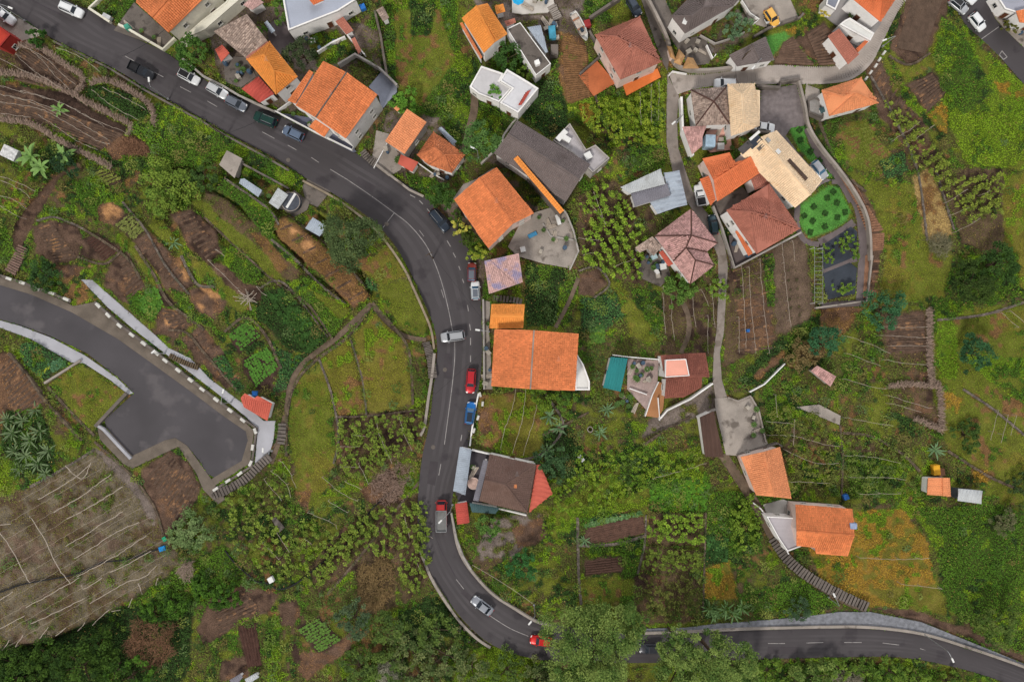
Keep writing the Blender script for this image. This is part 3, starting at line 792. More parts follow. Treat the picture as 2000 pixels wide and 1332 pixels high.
road = mk('main_road', V_, flipup(V_, F_), [asphalt, asph_t], mi=[1 if i % 14 in (3, 5, 8, 10) else 0 for i in range(len(F_))], smooth=True); road['kind'] = 'structure'
def marks(root, segs, wd=.13, lift=.145, name='lane_marking', m=None):
    for s in segs:
        pts = crom(pp(s), 6) if s.count(' ') > 1 else pp(s)
        W = [P(x, y, lift) for x, y in pts]; l = offs(W, wd/2); r = offs(W, -wd/2); b = MB()
        for i in range(len(W) - 1):
            b.hexa([(*r[i], W[i].z-.02), (*r[i+1], W[i+1].z-.02), (*l[i+1], W[i+1].z-.02), (*l[i], W[i].z-.02), (*r[i], W[i].z), (*r[i+1], W[i+1].z), (*l[i+1], W[i+1].z), (*l[i], W[i].z)])
        b.obj(name, m or line_w, root)
marks(road, ["244,110 262,120", "300,141 319,151", "352,170 373,181", "405,198 424,209", "512,258 536,271", "562,284 580,294", "608,308 623,318",
 "645,331 678,351", "678,351 725,383 770,416 800,440 830,476 850,516 865,560 877,610 884,648", "888,668 888,700 884,745 877,800 868,868", "861,906 857,928", "748,445 770,416",
 "891,1131 906,1150", "957,1202 995,1226 1032,1242", "1283,1262 1308,1262", "1373,1260 1383,1260", "1440,1258 1458,1258", "1500,1256 1533,1256", "1575,1255 1608,1254", "1649,1254 1683,1254", "1724,1255 1756,1259", "1797,1266 1807,1269"])
marks(road, ["801,381 811,386", "819,392 826,399", "834,408 841,416", "862,450 867,456", "873,470 880,482", "885,494 890,503", "896,520 899,528", "903,545 906,553", "913,596 915,608", "917,633 919,645", "919,660 919,674", "919,694 919,707", "902,849 900,861"], .16, name='bay_marking')
marks(road, ["819,450 828,462", "812,452 823,467", "866,564 870,580", "862,566 867,582"], .1, name='bay_marking')
for x, y in ((563,313), (869,722), (846,873), (755,438)):
    b = MB(); b.disc(P(x, y, .13), .42, .025, 14); b.obj('manhole_cover', conc_d, road)
for s in ("60,0 120,30", "850,1045 862,1075 876,1100 889,1125"):      # resealed joints in the asphalt
    marks(road, [s], .18, .138, 'tar_seam', mat('tar', (64,58,64), .7, .1))
TA = "-90,535 0,557 60,575 140,610 230,662 300,712 380,770 440,815 480,842 484,860 472,900 418,932 405,925 390,900 365,870 342,855 322,860 258,890 208,835 204,820 262,768 240,745 170,690 100,657 40,635 0,624 -90,605"
sheet('side_road', TA, asphalt2, .08)
sheet('grey_pavement', "158,546 180,547 300,652 330,680 372,700 410,740 470,785 478,790 515,822 538,822 534,860 520,905 497,912 504,838 478,812 424,768 330,696 262,644 210,600", pave_g, .14)
sheet('gutter', "-90,520 0,540 60,560 130,590 142,598 185,590 205,604 262,650 328,702 420,775 470,815 496,842 488,905 420,948 410,938 418,932 472,900 484,860 480,842 440,815 380,770 300,712 230,662 140,610 60,575 0,557 -90,535", verge_b, .12)
sheet('grey_pavement', "-90,608 0,626 40,637 100,660 165,694 228,738 260,768 250,770 215,742 165,710 140,708 60,662 0,640 -90,622", pave_g, .12)
sheet('gutter', "208,836 258,890 322,860 342,855 365,870 405,925 418,945 440,975 425,985 396,955 384,925 348,872 300,895 258,915 240,905 195,858 190,835", verge_b, .14)
trr = pp("1832,-60 1880,40 1915,75 1960,120 2000,165 2110,280"), pp("1905,-60 1940,30 1975,70 2020,112 2110,195")
V_, F_ = strip(*trr, 60, 4, .08); r2 = mk('upper_road', V_, flipup(V_, F_), asphalt, smooth=True); r2['kind'] = 'structure'
marks(r2, ["1917,77 1951,53"], .15); marks(r2, ["1957,100 1967,112", "1967,112 1960,117", "1960,117 1952,108", "1952,108 1957,100"], .16, name='utility_marking')
sheet('roadside_pavement', "1906,-60 1941,30 1976,70 2021,112 2110,196 2110,150 2035,85 2000,50 1970,10 1930,-60", conc, .16)
V_, F_ = strip(pp("1785,-40 1755,20 1725,80 1702,124 1662,156 1600,165 1530,164 1460,166 1400,168 1350,176 1322,186"), pp("1748,-40 1725,20 1700,55 1675,95 1640,128 1580,132 1510,128 1440,138 1380,146 1340,147 1305,142"), 90, 4)
lane = mk('concrete_lane', V_, flipup(V_, F_), conc_rib, smooth=True); lane['kind'] = 'structure'
b = MB(); LA = resample(crom(pp("1770,-20 1740,20 1712,70 1688,110 1650,139 1590,144 1520,141 1450,147 1390,153 1336,160")), 250)
for i in range(1, 249, 2):                           # fine cast ribs across the lane
    a = P(*LA[i], .1); d = (P(*LA[i+1], .1) - P(*LA[i-1], .1)).normalized(); wdt = 1.2
    b.box(a + Vector((0, 0, .03)), (.22, 2.7, .05), math.atan2(d.y, d.x))
tag(b.obj('lane_ribs', conc_rib, lane), kind='stuff')
sheet('concrete_lane', "1303,144 1322,182 1326,188 1322,235 1325,290 1338,330 1352,372 1372,405 1400,440 1416,480 1422,520 1418,580 1414,650 1406,690 1410,742 1420,775 1398,778 1392,740 1394,690 1400,640 1404,560 1402,500 1388,468 1360,420 1335,385 1315,340 1302,280 1302,200", conc_l, .1)
sheet('concrete_yard', "1396,778 1422,776 1440,784 1470,775 1480,800 1492,850 1500,866 1475,885 1440,890 1418,888 1398,800", conc, .12)
sheet('concrete_lane', "1240,-40 1258,-40 1290,60 1308,105 1304,140 1296,125 1280,85", conc_d, .1)
sheet('cobbled_yard', "1482,178 1555,165 1572,220 1575,245 1545,250 1535,265 1560,300 1600,345 1625,352 1605,360 1590,372 1560,392 1500,250 1483,246", mat('cobbles', (126,117,118), .9, .22, 1.2, 16, .8), .1)
gp = mat('brown_paving', (108,98,99), .9, .14, .6, 10, .2)
for s_, w_ in (("1578,250 1600,300 1640,347 1672,395 1683,440 1685,500 1680,588", 1.7), ("1600,474 1640,454 1668,434", 1.5), ("1684,592 1640,594 1605,598", 1.2), ("1607,529 1640,516 1674,506", 1.0), ("1558,400 1557,440 1572,470 1600,478", 1.1), ("1625,355 1642,360 1662,395", .9)): ribbon('garden_path', s_, w_, gp, .05)
fab = mat('weed_fabric', (56,62,72), .8, .16, .4, 8, .1)
sheet('planting_bed', "1602,482 1662,443 1674,452 1674,496 1660,506 1610,526", fab, .08)
sheet('planting_bed', "1608,534 1660,513 1674,524 1670,574 1614,586", fab, .08)
# footpaths
pe = mat('path_earth', (112,96,82), .95, .25, .8, 7, .5, spots=((88,88,54), .7, .6))
for s, w_ in (("925,176 926,215 915,260 907,302", 1.5), ("1412,888 1450,945 1485,1000 1525,1075 1570,1120 1640,1165 1692,1188", 1.9), ("1322,575 1342,610 1345,650 1330,690", 1.0), ("726,592 755,630 790,656 832,664", .9), ("528,905 548,850 560,800 570,745 600,702 660,657 726,594", 1.1), ("1085,640 1112,588 1130,542", .8)):
    ribbon('footpath', s, w_, pe)
for s in ("520,302 548,318 545,324 517,308", "700,345 735,365 728,378 694,356", "868,690 884,690 882,740 866,738", "840,900 856,902 850,948 834,944", "1500,1262 1560,1262 1558,1276 1498,1276", "905,1150 930,1172 924,1180 900,1158", "300,120 345,142 340,150 296,128"):
    pq = pp(s); b = MB(); b.prism([P(x, y, .137) for x, y in pq], .02); b.obj('asphalt_patch', mat('asphalt_patch', (68,63,67), .85, .12, .5, 26, .2), road)
sheet('gravel_bank', "1260,1228 1340,1226 1400,1218 1450,1215 1560,1205 1640,1195 1700,1195 1800,1215 1900,1255 2010,1300 2010,1306 1900,1268 1800,1238 1700,1226 1450,1228 1350,1233 1262,1236", mat('blue_gravel', (132,134,142), .95, .25, 1.5, 16, .8), .25)
sheet('concrete_apron', "-90,25 0,15 45,40 88,66 65,75 30,85 -90,60", conc, .12)
# ------------------------------------------------------------------ patios and yards (paved ground)
sheet('driveway', "222,60 262,5 330,66 343,80 325,97", conc_d, .12)
sheet('yard_paving', "435,110 480,112 500,150 470,172 440,160", conc_d, .1)
sheet('yard_paving', "520,50 548,35 562,55 575,85 560,105 540,108 526,85", mat('tarmac_yard', (104,94,96), .9, .12), .12)
sheet('terrace_paving', "555,222 617,232 640,250 675,272 696,296 690,298 620,262 545,224", mat('blue_terrace', (96,98,116), .8, .1, .5, 6), .3)
sheet('terrace_paving', "720,170 745,140 775,165 775,180 745,215 740,188", mat('blue_slab', (134,138,152), .8, .1, .5, 6), .4)
sheet('yard_paving', "735,255 760,262 755,278 798,302 782,332 760,345 725,318", conc, .14)
sheet('patio', "1022,425 1045,415 1078,405 1105,418 1118,455 1128,492 1112,524 1062,515 1010,500 992,482", conc, .3)
sheet('patio', "930,350 960,330 968,327 888,390 878,398 905,360", conc, .1)
sheet('forecourt', "942,585 958,590 955,640 962,760 944,760 944,660", conc, .12)
sheet('patio', "1000,-30 1075,-30 1083,10 1070,25 1020,28 1000,25", mat('pale_patio', (200,194,188), .85, .08, .4, 5), .3)
sheet('yard_paving', "1318,45 1345,75 1370,70 1395,95 1385,125 1345,130 1310,75 1262,0 1300,0", conc_d, .08)
sheet('car_park', "1455,-30 1530,-30 1560,35 1500,55 1465,45 1448,10", conc, .12)
sheet('yard_paving', "1245,520 1262,495 1300,500 1310,540 1290,560 1255,545", conc_d, .15)
sheet('patio', "1424,460 1450,455 1480,500 1428,525", mat('dark_patio', (96,86,86), .85, .12, .5, 6), .5)
sheet('patio', "1390,400 1450,365 1475,395 1415,430", conc_d, .3)
sheet('patio', "888,958 912,880 935,880 960,888 940,985 895,978", mat('black_patio', (70,66,72), .85, .12, .5, 6), .2)
sheet('patio', "1226,700 1286,704 1284,750 1262,800 1225,760", mat('pink_patio', (166,146,142), .85, .14, .8, 4), .3)
sheet('patio', "1258,812 1284,745 1300,750 1295,800 1285,816", mat('ochre_patio', (172,122,84), .85, .1, .5, 5), .4)
sheet('yard_paving', "1600,175 1575,165 1570,200 1600,240 1612,235", conc, .1)
sheet('patio', "1612,32 1640,-20 1700,-20 1722,45 1705,70 1680,90 1668,105 1640,55", mat('grey_patio', (142,138,138), .85, .1, .5, 5), .3)
sheet('yard_paving', "1130,148 1165,118 1203,162 1160,188", mat('terracotta_paving', (196,112,72), .85, .12, .5, 5), .4)
sheet('yard_paving', "1217,166 1284,134 1291,151 1224,187", mat('orange_paving', (220,120,62), .85, .1, .5, 5), .4)
sheet('yard_paving', "1940,-30 2000,-30 2010,40 1985,30 1960,10", mat('blue_paving', (160,162,178), .85, .1, .5, 6), .2)
sheet('garden_floor', "1490,985 1530,975 1553,985 1555,1005 1500,1008", mat('pale_slab', (170,168,164), .85, .1, .5, 6), .12)
sheet('broken_slab', "1555,795 1600,790 1642,812 1640,830 1580,805", conc, .2)
sheet('yard_paving', "590,365 600,350 646,374 620,405 598,395", conc_d, .1)
sheet('yard_paving', "548,395 575,372 605,395 600,410 575,425 545,405", conc_d, .25)

# ------------------------------------------------------------------ houses, upper left
B = RO
gable("large house with orange roof above pale green walls, cut by top edge", "329,64 265,5 330,-80 420,-25", 6.5, 1.2, B['orange'], wm=plaster_c)
flat("pale green lower wing beside large orange roofed house at top", "392,42 440,5 470,-35 490,-20 400,58 350,80", 3.0, plaster_c, plaster_c, .1)
mono("low old house with mottled grey brown tiles beside bright orange hip roof", "417,62 482,28 522,80 480,114", 3.2, B['oldb'], (0,.9,.9,0), wm=plaster_g, caps=False)
mono("little lean-to of orange brown tiles joined to bright hip roof", "480,112 521,80 527,86 482,118", 3.6, B['terra'], (0, .2, .1, 0), wm=plaster_g, wins=False, name='lean_to', cat='lean-to')
hip("bright orange hip roofed house behind red flat roof and parked cars", "482,117 527,82 581,150 539,185 516,108 536,139", 5.5, 1.6, B['bright'])
mono("flat red sheet roof extension facing the row of parked cars", "472,174 505,150 535,183 507,201", 3.0, B['red'], (0,.4,.4,0), style='rib', w=.6, name='extension', cat='extension')
mono("tiny shed with dull pink roof beside mottled old house", "420,97 434,88 448,104 432,121", 2.4, B['redsh'], (0,.2,.2,0), style='rib', name='shed', cat='shed', wins=False)
mono("white and pink junk covered shed roof at top edge by trees", "475,10 495,-8 515,5 492,20", 2.6, B['pinkb'], (0,.2,.2,0), name='shed', cat='shed', wins=False, caps=False)
mono("small white sheet roofed shed on dark tarmac yard", "516,45 522,41 537,60 530,66", 2.2, B['sheetb'], (0,.2,.2,0), style='rib', name='shed', cat='shed', wins=False)
h4 = gable("big orange double house with white gable wall and seam along ridge", "632,120 737,185 675,271 577,206 677,142 617,230", 7.5, 1.0, B['orange'], capm=conc_d)
mono("narrow orange lean-to roof on left side of big double house", "562,197 604,137 612,142 577,203", 5.8, B['orange'], (0,0,.4,.4), name='lean_to', cat='lean-to')
mono("orange tiled porch roof in front of big double house", "604,248 617,232 645,250 633,268", 3.2, B['orange'], (0,.5,.5,0), name='porch', cat='porch', wins=False)
mono("orange single slope house between grey yard and red tiled hip roof", "795,213 833,239 790,301 752,276", 4.5, B['salmon'], (.5,0,0,.5), wm=plaster_g)
mono("little box annex with red roof and white rim beside grey yard", "783,302 817,317 805,336 777,320", 3.0, B['redsh'], (0,0,0,0), style='flat', name='annex', cat='annex')
house("weathered orange hip roofed cottage with dark ribbed tiles near bend", [(815,303,'e'),(847,258,'e'),(908,303,'e'),(882,338,'e'),(838,322,'e'),(849,288,'r'),(868,303,'r')], [(0,1,5),(1,2,6,5),(2,3,6),(3,4,6),(4,0,5,6)], [0,1,2,3,4], 4.0, 1.3, B['worn'])
mono("blue grey sheet strip roof behind weathered orange cottage", "855,252 862,248 892,277 884,283", 2.6, B['sheetb'], (0,.2,.2,0), style='rib', name='lean_to', cat='lean-to', wins=False)
mono("tiny orange tiled outhouse beside white gable wall of double house", "769,212 775,207 781,213 776,218", 2.4, B['salmon'], name='outhouse', cat='outhouse', wins=False)
flat("blue grey flat roofed house at top edge above weedy yards", "548,-25 640,-60 695,0 660,22 563,60", 4.5, mat('deck_blue', (164,170,186), .8, .08, .3, 5), plaster_w)
mono("small orange tiled roof patch on blue grey flat house", "602,-2 625,-12 634,0 612,10", 5.2, B['ored'], (.2,.2,0,0), name='stair_hut', cat='hut', wins=False)
mono("red roofed narrow shed in weedy yard below blue grey flat house", "655,42 670,33 690,60 676,68", 2.2, B['terra'], (0,.2,.2,0), name='shed', cat='shed', wins=False, caps=False)
mono("long thin red tiled shed roof along yard wall", "686,77 693,73 706,100 700,106", 1.8, B['terra'], (0,.1,.1,0), name='shed', cat='shed', wins=False)
mono("small grey shed with orange end beside meadow footwall", "735,20 748,13 760,35 748,42", 2.2, B['oldb'], (0,.2,.2,0), name='shed', cat='shed', wins=False)
flat("red walled building cut by left edge beside parked white pickup", "-60,20 0,52 20,68 0,92 -60,70", 4.0, mat('red_deck', (176,58,44), .8, .1, .4, 4), mat('red_plaster', (150,46,40), .8, .1), .2)
# top centre
hb = gable("bright orange gabled house with white front wall beside grey flat roof", "902,36 952,7 991,67 945,104 930,12 966,83", 5.0, .9, B['bright'])
mono("thin orange ledge roof along left wall of bright gabled house", "898,46 903,44 942,112 939,116", 2.6, B['orange'], (0,.3,.3,0), name='lean_to', cat='lean-to', wins=False)
mono("small square orange canopy beside blue parasol terrace", "966,12 983,8 987,23 970,28", 2.6, B['bright'], name='canopy', cat='canopy', wins=False)
flat("stained grey concrete flat roof house with chimney box", "990,57 1016,44 1076,125 1047,148", 3.8, conc_d, plaster_w, .15, .15)
mono("pale blue sheet roof wedge beside stained concrete flat roof", "1030,54 1056,50 1070,102 1066,104", 3.0, B['sheetb'], (0,0,.2,.2), style='rib', name='lean_to', cat='lean-to', wins=False)
mono("small terracotta lean-to beside bright orange gable and grey roof", "985,42 1005,36 1008,44 990,52", 2.6, B['terra'], name='lean_to', cat='lean-to', wins=False)
flat("white tiled roof terrace house with stepped deck", "917,170 940,129 984,144 976,158 1000,172 975,200 935,184", 3.4, mat('white_tiles', (196,194,198), .8, .06, .5, 3, 0, wave=(1.3, 'X', .9)), plaster_w, .25)
flat("white block with red strip roof at end of white terrace house", "976,158 990,135 1032,160 1052,173 1012,221 976,201 1000,173", 4.2, mat('white_deck', (204,204,210), .8, .06, .5, 3), plaster_w, .25)
mono("narrow sloped red tile strip on white block", "1029,179 1037,176 1019,205 1012,206", 4.6, B['red'], (0,.3,.3,0), name='tile_strip', cat='roof strip', wins=False, caps=False)
gable("long dark grey roofed house with white terrace and orange wall cap", "965,300 1010,235 1153,322 1105,394 992,262 1132,350", 5.5, 1.1, B['grey'], w=.36, L=.4)
flat("white roof terrace with L shaped sofa behind dark grey roof", "1080,274 1113,241 1145,292 1163,283 1191,309 1158,338 1120,300", 4.5, mat('terrace_lilac', (172,167,171), .8, .1, .5, 4, spots=((150,145,147), .5, .58)), plaster_g, .5, .2)
gable("square orange tiled house with pink wall by the bend", "970,327 887,390 954,485 1043,417 935,348 1002,437", 6.5, 1.2, B['orange'], wm=plaster_p, L=.42)
mono("faded pink and violet tile roof house beside the parking bays", "946,510 1013,495 1021,551 955,574", 4.5, B['pinkb'], (.3,.3,0,0), wm=plaster_p, w=.36)
house("small bright orange roof house next to long double house", [(960,594,'e'),(1025,595,'e'),(1022,641,'e'),(956,641,'e'),(958,617,'r'),(1023,619,'r')], [(0,1,5,4),(4,5,2,3)], [0,1,5,2,3,4], 4.5, .6, B['bright'], caps=False)
gable("wide orange double house with grey central seam above road", "966,643 1130,652 1123,763 960,754 1043,645 1036,760", 6.5, .8, B['orange'], w=.36, capm=conc)
flat("curved white terrace on east end of wide orange double house", "1126,690 1140,712 1152,745 1152,762 1123,762", 3.0, mat('white_deck2', (214,212,210), .8, .06, .5, 4), plaster_w, .3)
# brown hip house below the orange double house
house("brown hip roofed house with red triangular annex by road", [(956,887,'e'),(1047,907,'e'),(1030,1001,'e'),(936,978,'e'),(946,937,'r'),(987,946,'r')], [(0,1,5,4),(1,2,5),(2,3,4,5)], [0,1,2,3,4], 4.5, 1.5, B['brown'], w=.36, L=.42)
mono("red triangular sheet roof annex on side of brown hip house", "1048,908 1055,907 1079,964 1033,1001", 3.4, B['redsh'], (.4,.3,0,.4), style='rib', w=.9, name='annex', cat='annex')
mono("long white corrugated sheet canopy along road by brown hip house", "898,873 921,878 909,967 885,958", 2.8, B['sheetb'], (.2,0,0,.2), style='rib', name='canopy', cat='canopy', wins=False)
mono("grey sheet gutter roof strip on road side of brown house", "944,898 954,900 935,979 924,977", 3.4, B['slate'], (0,.3,.3,0), style='rib', name='lean_to', cat='lean-to', wins=False)
mono("dark teal sheet canopy below brown hip house", "917,982 975,992 968,1003 922,1000", 2.6, B['dteal'], (.2,.2,0,0), style='rib', name='canopy', cat='canopy', wins=False)
mono("little tan and red striped garage roof beside grey truck", "889,984 912,980 917,1020 893,1024", 2.6, B['red'], (.1,.1,0,0), style='rib', name='garage', cat='garage', wins=False)
# teal and dark red pair
mono("teal corrugated roof house with white rim above overgrown bank", "1193,697 1226,700 1212,765 1178,757", 4.0, B['teal'], (.4,.4,0,0), style='rib', w=.5)
mono("dark red tiled house with pink roof terrace above stone bank", "1290,694 1378,689 1386,736 1299,739", 4.6, B['dred'], (.1,.1,.7,.7), w=.36, wm=plaster_w)
mono("lower dark red tiled roof in front of pink roof terrace", "1301,740 1372,734 1370,757 1335,776 1298,778", 4.6, B['dred'], (.6,.6,0,0,0), w=.36, wm=plaster_w)
flat("pale pink roof terrace box set into dark red roof", "1300,703 1340,701 1347,734 1299,737", 5.9, mat('salmon_deck', (232,164,146), .8, .06, .5, 4), plaster_w, .15, .15, name='roof_terrace', cat='terrace')
mono("dark brown corrugated lean-to roof beside concrete yard", "1367,815 1393,803 1414,893 1377,892", 2.8, B['dbrn'], (.6,.6,0,0), style='rib', w=.8, name='barn', cat='barn', wins=False)
gable("orange gabled cottage with pink side wall below concrete yard", "1447,892 1523,873 1546,974 1477,967 1492,882 1513,970", 4.0, .9, B['salmon'], wm=plaster_p)
house("orange gabled house with white patio above stepped path", [(1554,985,'e'),(1665,994,'e'),(1656,1086,'e'),(1594,1081,'e'),(1592,1069,'e'),(1556,1066,'e'),(1556,1036,'r'),(1669,1045,'r')], [(0,1,7,6),(6,7,2,3,4,5)], [0,1,7,2,3,4,5,6], 4.5, 1.3, B['orange'], wm=plaster_p)
flat("white walled grey patio terrace beside lower orange house", "1497,1008 1553,1011 1554,1050 1576,1052 1576,1063 1538,1077 1520,1050", 3.2, mat('lilac_tiles', (182,176,182), .8, .06, .5, 4, 0, wave=(1.2, 'Y', .9)), plaster_w, .3, .2, name='terrace', cat='terrace')
gable("small orange roof field hut with yellow edge on green slope", "1813,933 1855,933 1857,970 1811,966 1841,933 1842,968", 2.6, .2, B['salmon'], name='hut', cat='hut', wins=False, style='rib')
mono("grey white sheet metal container shed on green slope", "1872,954 1917,958 1917,984 1872,978", 2.8, B['sheetw'], style='rib', w=.7, wm=mat('dark_metal', (66,70,78), .6), name='container_shed', cat='shed', wins=False)
# upper right
hip("terracotta pink hip roofed house with orange tiled patios", "1162,69 1250,33 1291,122 1212,156 1203,72 1239,91", 5.5, 1.4, B['terra'], w=.36, L=.4, wm=plaster_p)
house("large grey brown roofed house with white walls at top", [(1311,32,'e'),(1352,-10,'e'),(1400,-60,'e'),(1480,-40,'e'),(1432,12,'e'),(1338,66,'e'),(1350,32,'r'),(1374,15,'r'),(1385,-40,'r')], [(0,1,7,6),(1,2,8,7),(2,3,8),(3,4,7,8),(4,5,6,7),(5,0,6)], [0,1,2,3,4,5], 5.0, 1.3, B['grey'], w=.36, L=.4)
house("grey roofed low house with white edge along concrete lane", [(1424,108,'e'),(1462,88,'e'),(1495,72,'e'),(1513,118,'e'),(1440,130,'e'),(1468,86,'r'),(1486,122,'r')], [(0,5,6,4),(5,2,3,6)], [0,5,2,3,6,4], 3.6, .5, B['grey'], w=.36, L=.4)
hip("old weathered brown pyramid tile roof with dark cross ridges", "1349,176 1418,171 1425,243 1359,246 1394,199", 4.6, 1.5, B['oldb'], w=.36, L=.4, capm=mat('dark_ridge', (84,58,52), .8))
hip("cream tiled hip roof next to old brown pyramid roof", "1421,165 1474,164 1480,248 1428,266 1448,184 1452,240", 5.0, 1.2, B['cream'])
mono("narrow lower cream eave roof beside cobbled yard", "1474,176 1484,177 1484,246 1479,247", 4.4, B['cream'], (.3,0,0,.3), name='lean_to', cat='lean-to', wins=False)
cream_house = gable("very large cream tiled gable roof with skylight slot and solar panels", "1517,255 1446,300 1553,406 1606,353 1486,268 1583,381", 5.5, 1.4, B['cream'])
house("vivid orange red roof house with L plan beside cream roof", [(1372,310,'e'),(1425,298,'e'),(1436,320,'e'),(1463,303,'e'),(1484,338,'e'),(1401,394,'e'),(1394,352,'r'),(1466,306,'r')], [(0,1,2,7,6),(6,7,4,5)], [0,1,2,3,7,4,5,6], 5.0, .6, B['ored'], w=.36, L=.4, caps=False, wm=plaster_p)
mono("narrow orange porch roof above parked white pickup", "1367,350 1385,343 1398,390 1388,402", 3.2, B['ored'], (0,.3,.3,0), name='porch', cat='porch', wins=False)
house("broad terracotta roof house with white chimney wall and dark patio", [(1419,411,'e'),(1502,360,'e'),(1562,447,'e'),(1478,496,'e'),(1464,414,'r'),(1504,424,'r')], [(0,1,5,4),(1,2,5),(2,3,4,5),(3,0,4)], [0,1,2,3], 6.0, 1.4, B['terra'], w=.36, L=.4)
mono("small terracotta link roof between vivid orange and cream roofs", "1466,348 1486,336 1508,358 1475,372", 4.6, B['terra'], name='lean_to', cat='lean-to', wins=False)
mono("red tiled lower strip roof left of broad terracotta house", "1436,452 1447,449 1470,495 1462,500", 3.6, B['ored'], (0,.4,.4,0), name='lean_to', cat='lean-to', wins=False)
house("mottled pink tile house with two hipped wings", [(1279,461,'e'),(1350,408,'e'),(1401,475,'e'),(1380,492,'e'),(1395,518,'e'),(1348,555,'e'),(1315,510,'e'),(1350,460,'r'),(1358,508,'r'),(1340,484,'r')], [(0,1,7),(1,2,7),(2,3,9,7),(3,4,8,9),(4,5,8),(5,6,9,8),(6,0,7,9)], [0,1,2,3,4,5,6], 5.0, 1.3, B['pinkm'], w=.36, L=.4, capm=mat('dark_ridge', (84,58,52)))
mono("ruined brown tile roof shed beside mottled pink house", "1240,484 1274,462 1293,482 1277,500 1265,486 1250,494", 3.0, B['oldb'], (0,.3,.3,0,0,0), wm=plaster_g, name='shed', cat='shed', wins=False, caps=False)
mono("red sheet porch roof in yard of mottled pink house", "1287,493 1294,489 1315,516 1305,520", 2.4, B['redsh'], (0,.2,.2,0), style='rib', name='porch', cat='porch', wins=False)
mono("pale blue grey barn roof with white upper edge beside lane", "1212,366 1290,330 1299,360 1230,378", 3.4, B['sheetw'], (0,.3,0,0), style='rib', name='barn', cat='barn', wins=False)
mono("slate blue lower barn roof sheet in front of white edge", "1232,378 1303,358 1310,382 1240,404", 3.2, B['slate'], (0,.1,0,0), style='rib', name='barn', cat='barn', wins=False)
mono("light blue grey flat sheet roof yard behind slate barn roof", "1296,338 1327,334 1342,398 1285,418 1270,396 1308,382", 2.8, B['sheetb'], style='rib', w=.9, name='barn', cat='barn', wins=False)
hip("orange hip roofed house alone beside ploughed right field", "1605,177 1682,152 1715,202 1620,227 1646,188 1673,181", 4.0, 1.2, B['salmon'])
mono("teal tarpaulin lean-to behind lone orange hip house", "1600,212 1620,205 1622,214 1604,222", 2.4, B['dteal'], style='rib', name='lean_to', cat='lean-to', wins=False)
hip("orange roofed house at top right beside curved concrete lane", "1662,-5 1690,-40 1780,-50 1720,43 1700,-20 1726,-22", 5.0, 1.2, B['ored'])
mono("long brown red tiled roof wing with white wall by lane", "1617,71 1639,56 1678,107 1657,126", 3.8, B['terra'], (0,.5,.5,0), w=.36, L=.4)
mono("orange strip roof at end of terrace beside curved lane", "1671,97 1693,76 1697,81 1676,103", 3.0, B['ored'], (0,0,.2,.2), name='lean_to', cat='lean-to', wins=False)
flat("white roof terrace block between terrace and brown red wing", "1650,40 1660,35 1708,65 1700,80 1640,48", 3.6, mat('white_deck3', (216,216,214), .8, .06, .5, 4), plaster_w, .2)
flat("blue grey flat roof corner cut by top edge at right", "1613,10 1620,-30 1650,-20 1632,20", 3.4, mat('deck_blue2', (128,132,146), .8, .08, .3, 5), plaster_w, .3)
mono("orange roof of house cut by right edge beside upper road", "1985,22 2040,10 2050,50 1992,44", 4.0, B['orange'], (.3,.3,0,0))
flat("grey flat roof house cut by top right corner", "1945,-10 1990,-60 2050,-20 2010,18 1985,25 1963,18", 3.0, mat('deck_blue3', (156,158,172), .8, .08, .5, 5), plaster_w, .2)
flat("small grey and white garage beside retaining curve and cobbled yard", "1578,195 1592,190 1612,200 1608,232 1580,220", 1.6, mat('deck_pale', (150,146,144), .85, .2, .5, 4), conc_d, .2, name='garage', cat='garage')
mono("ruined pink tile shed roof among scrub on right slope", "1584,724 1596,714 1633,735 1622,755", 2.2, B['pinkm'], (0,.2,.2,0), name='shed', cat='shed', wins=False, wm=plaster_g, caps=False)
# sheds in the terrace garden
mono("grey stained concrete shed roof on grassy terrace above road bank", "428,322 443,294 473,310 458,348", 2.4, conc, style='flat', name='shed', cat='shed', wins=False, wm=plaster_g)
mono("long silver sheet roof shed in terrace garden", "470,350 477,349 512,372 504,385 467,358", 2.2, B['sheetb'], (.1,.1,0,0,0), style='rib', name='shed', cat='shed', wins=False, wm=plaster_g)
mono("square white sheet roof shed beside round water tank", "543,367 563,381 543,409 525,396", 2.4, B['sheetw'], style='rib', name='shed', cat='shed', wins=False, wm=plaster_g)
mono("silver corrugated shed roof next to large dark tree", "611,425 639,442 624,462 596,446", 2.2, B['sheetb'], (.1,.1,0,0), style='rib', name='shed', cat='shed', wins=False, wm=plaster_g)
mono("red tiled garden shed roof at tip of side road", "470,777 478,768 496,778 503,773 531,788 522,822 476,795", 2.2, B['redsh'], (0,.2,.2,.2,0,0,0), name='shed', cat='shed', wins=False, caps=False)
mono("small open cellar box with grey rim among vines", "530,1013 538,1010 556,1030 545,1040", .8, conc_d, style='flat', name='cellar_box', cat='box', wins=False)
mono("white sheet lying over garden store at bottom edge", "478,1326 500,1314 506,1322 484,1336", 1.4, B['sheetw'], style='rib', name='garden_store', cat='store', wins=False)
mono("grey sheet roofed store at bottom edge beside white sheet", "448,1328 468,1316 474,1322 460,1340", 1.4, B['slate'], style='rib', name='garden_store', cat='store', wins=False)
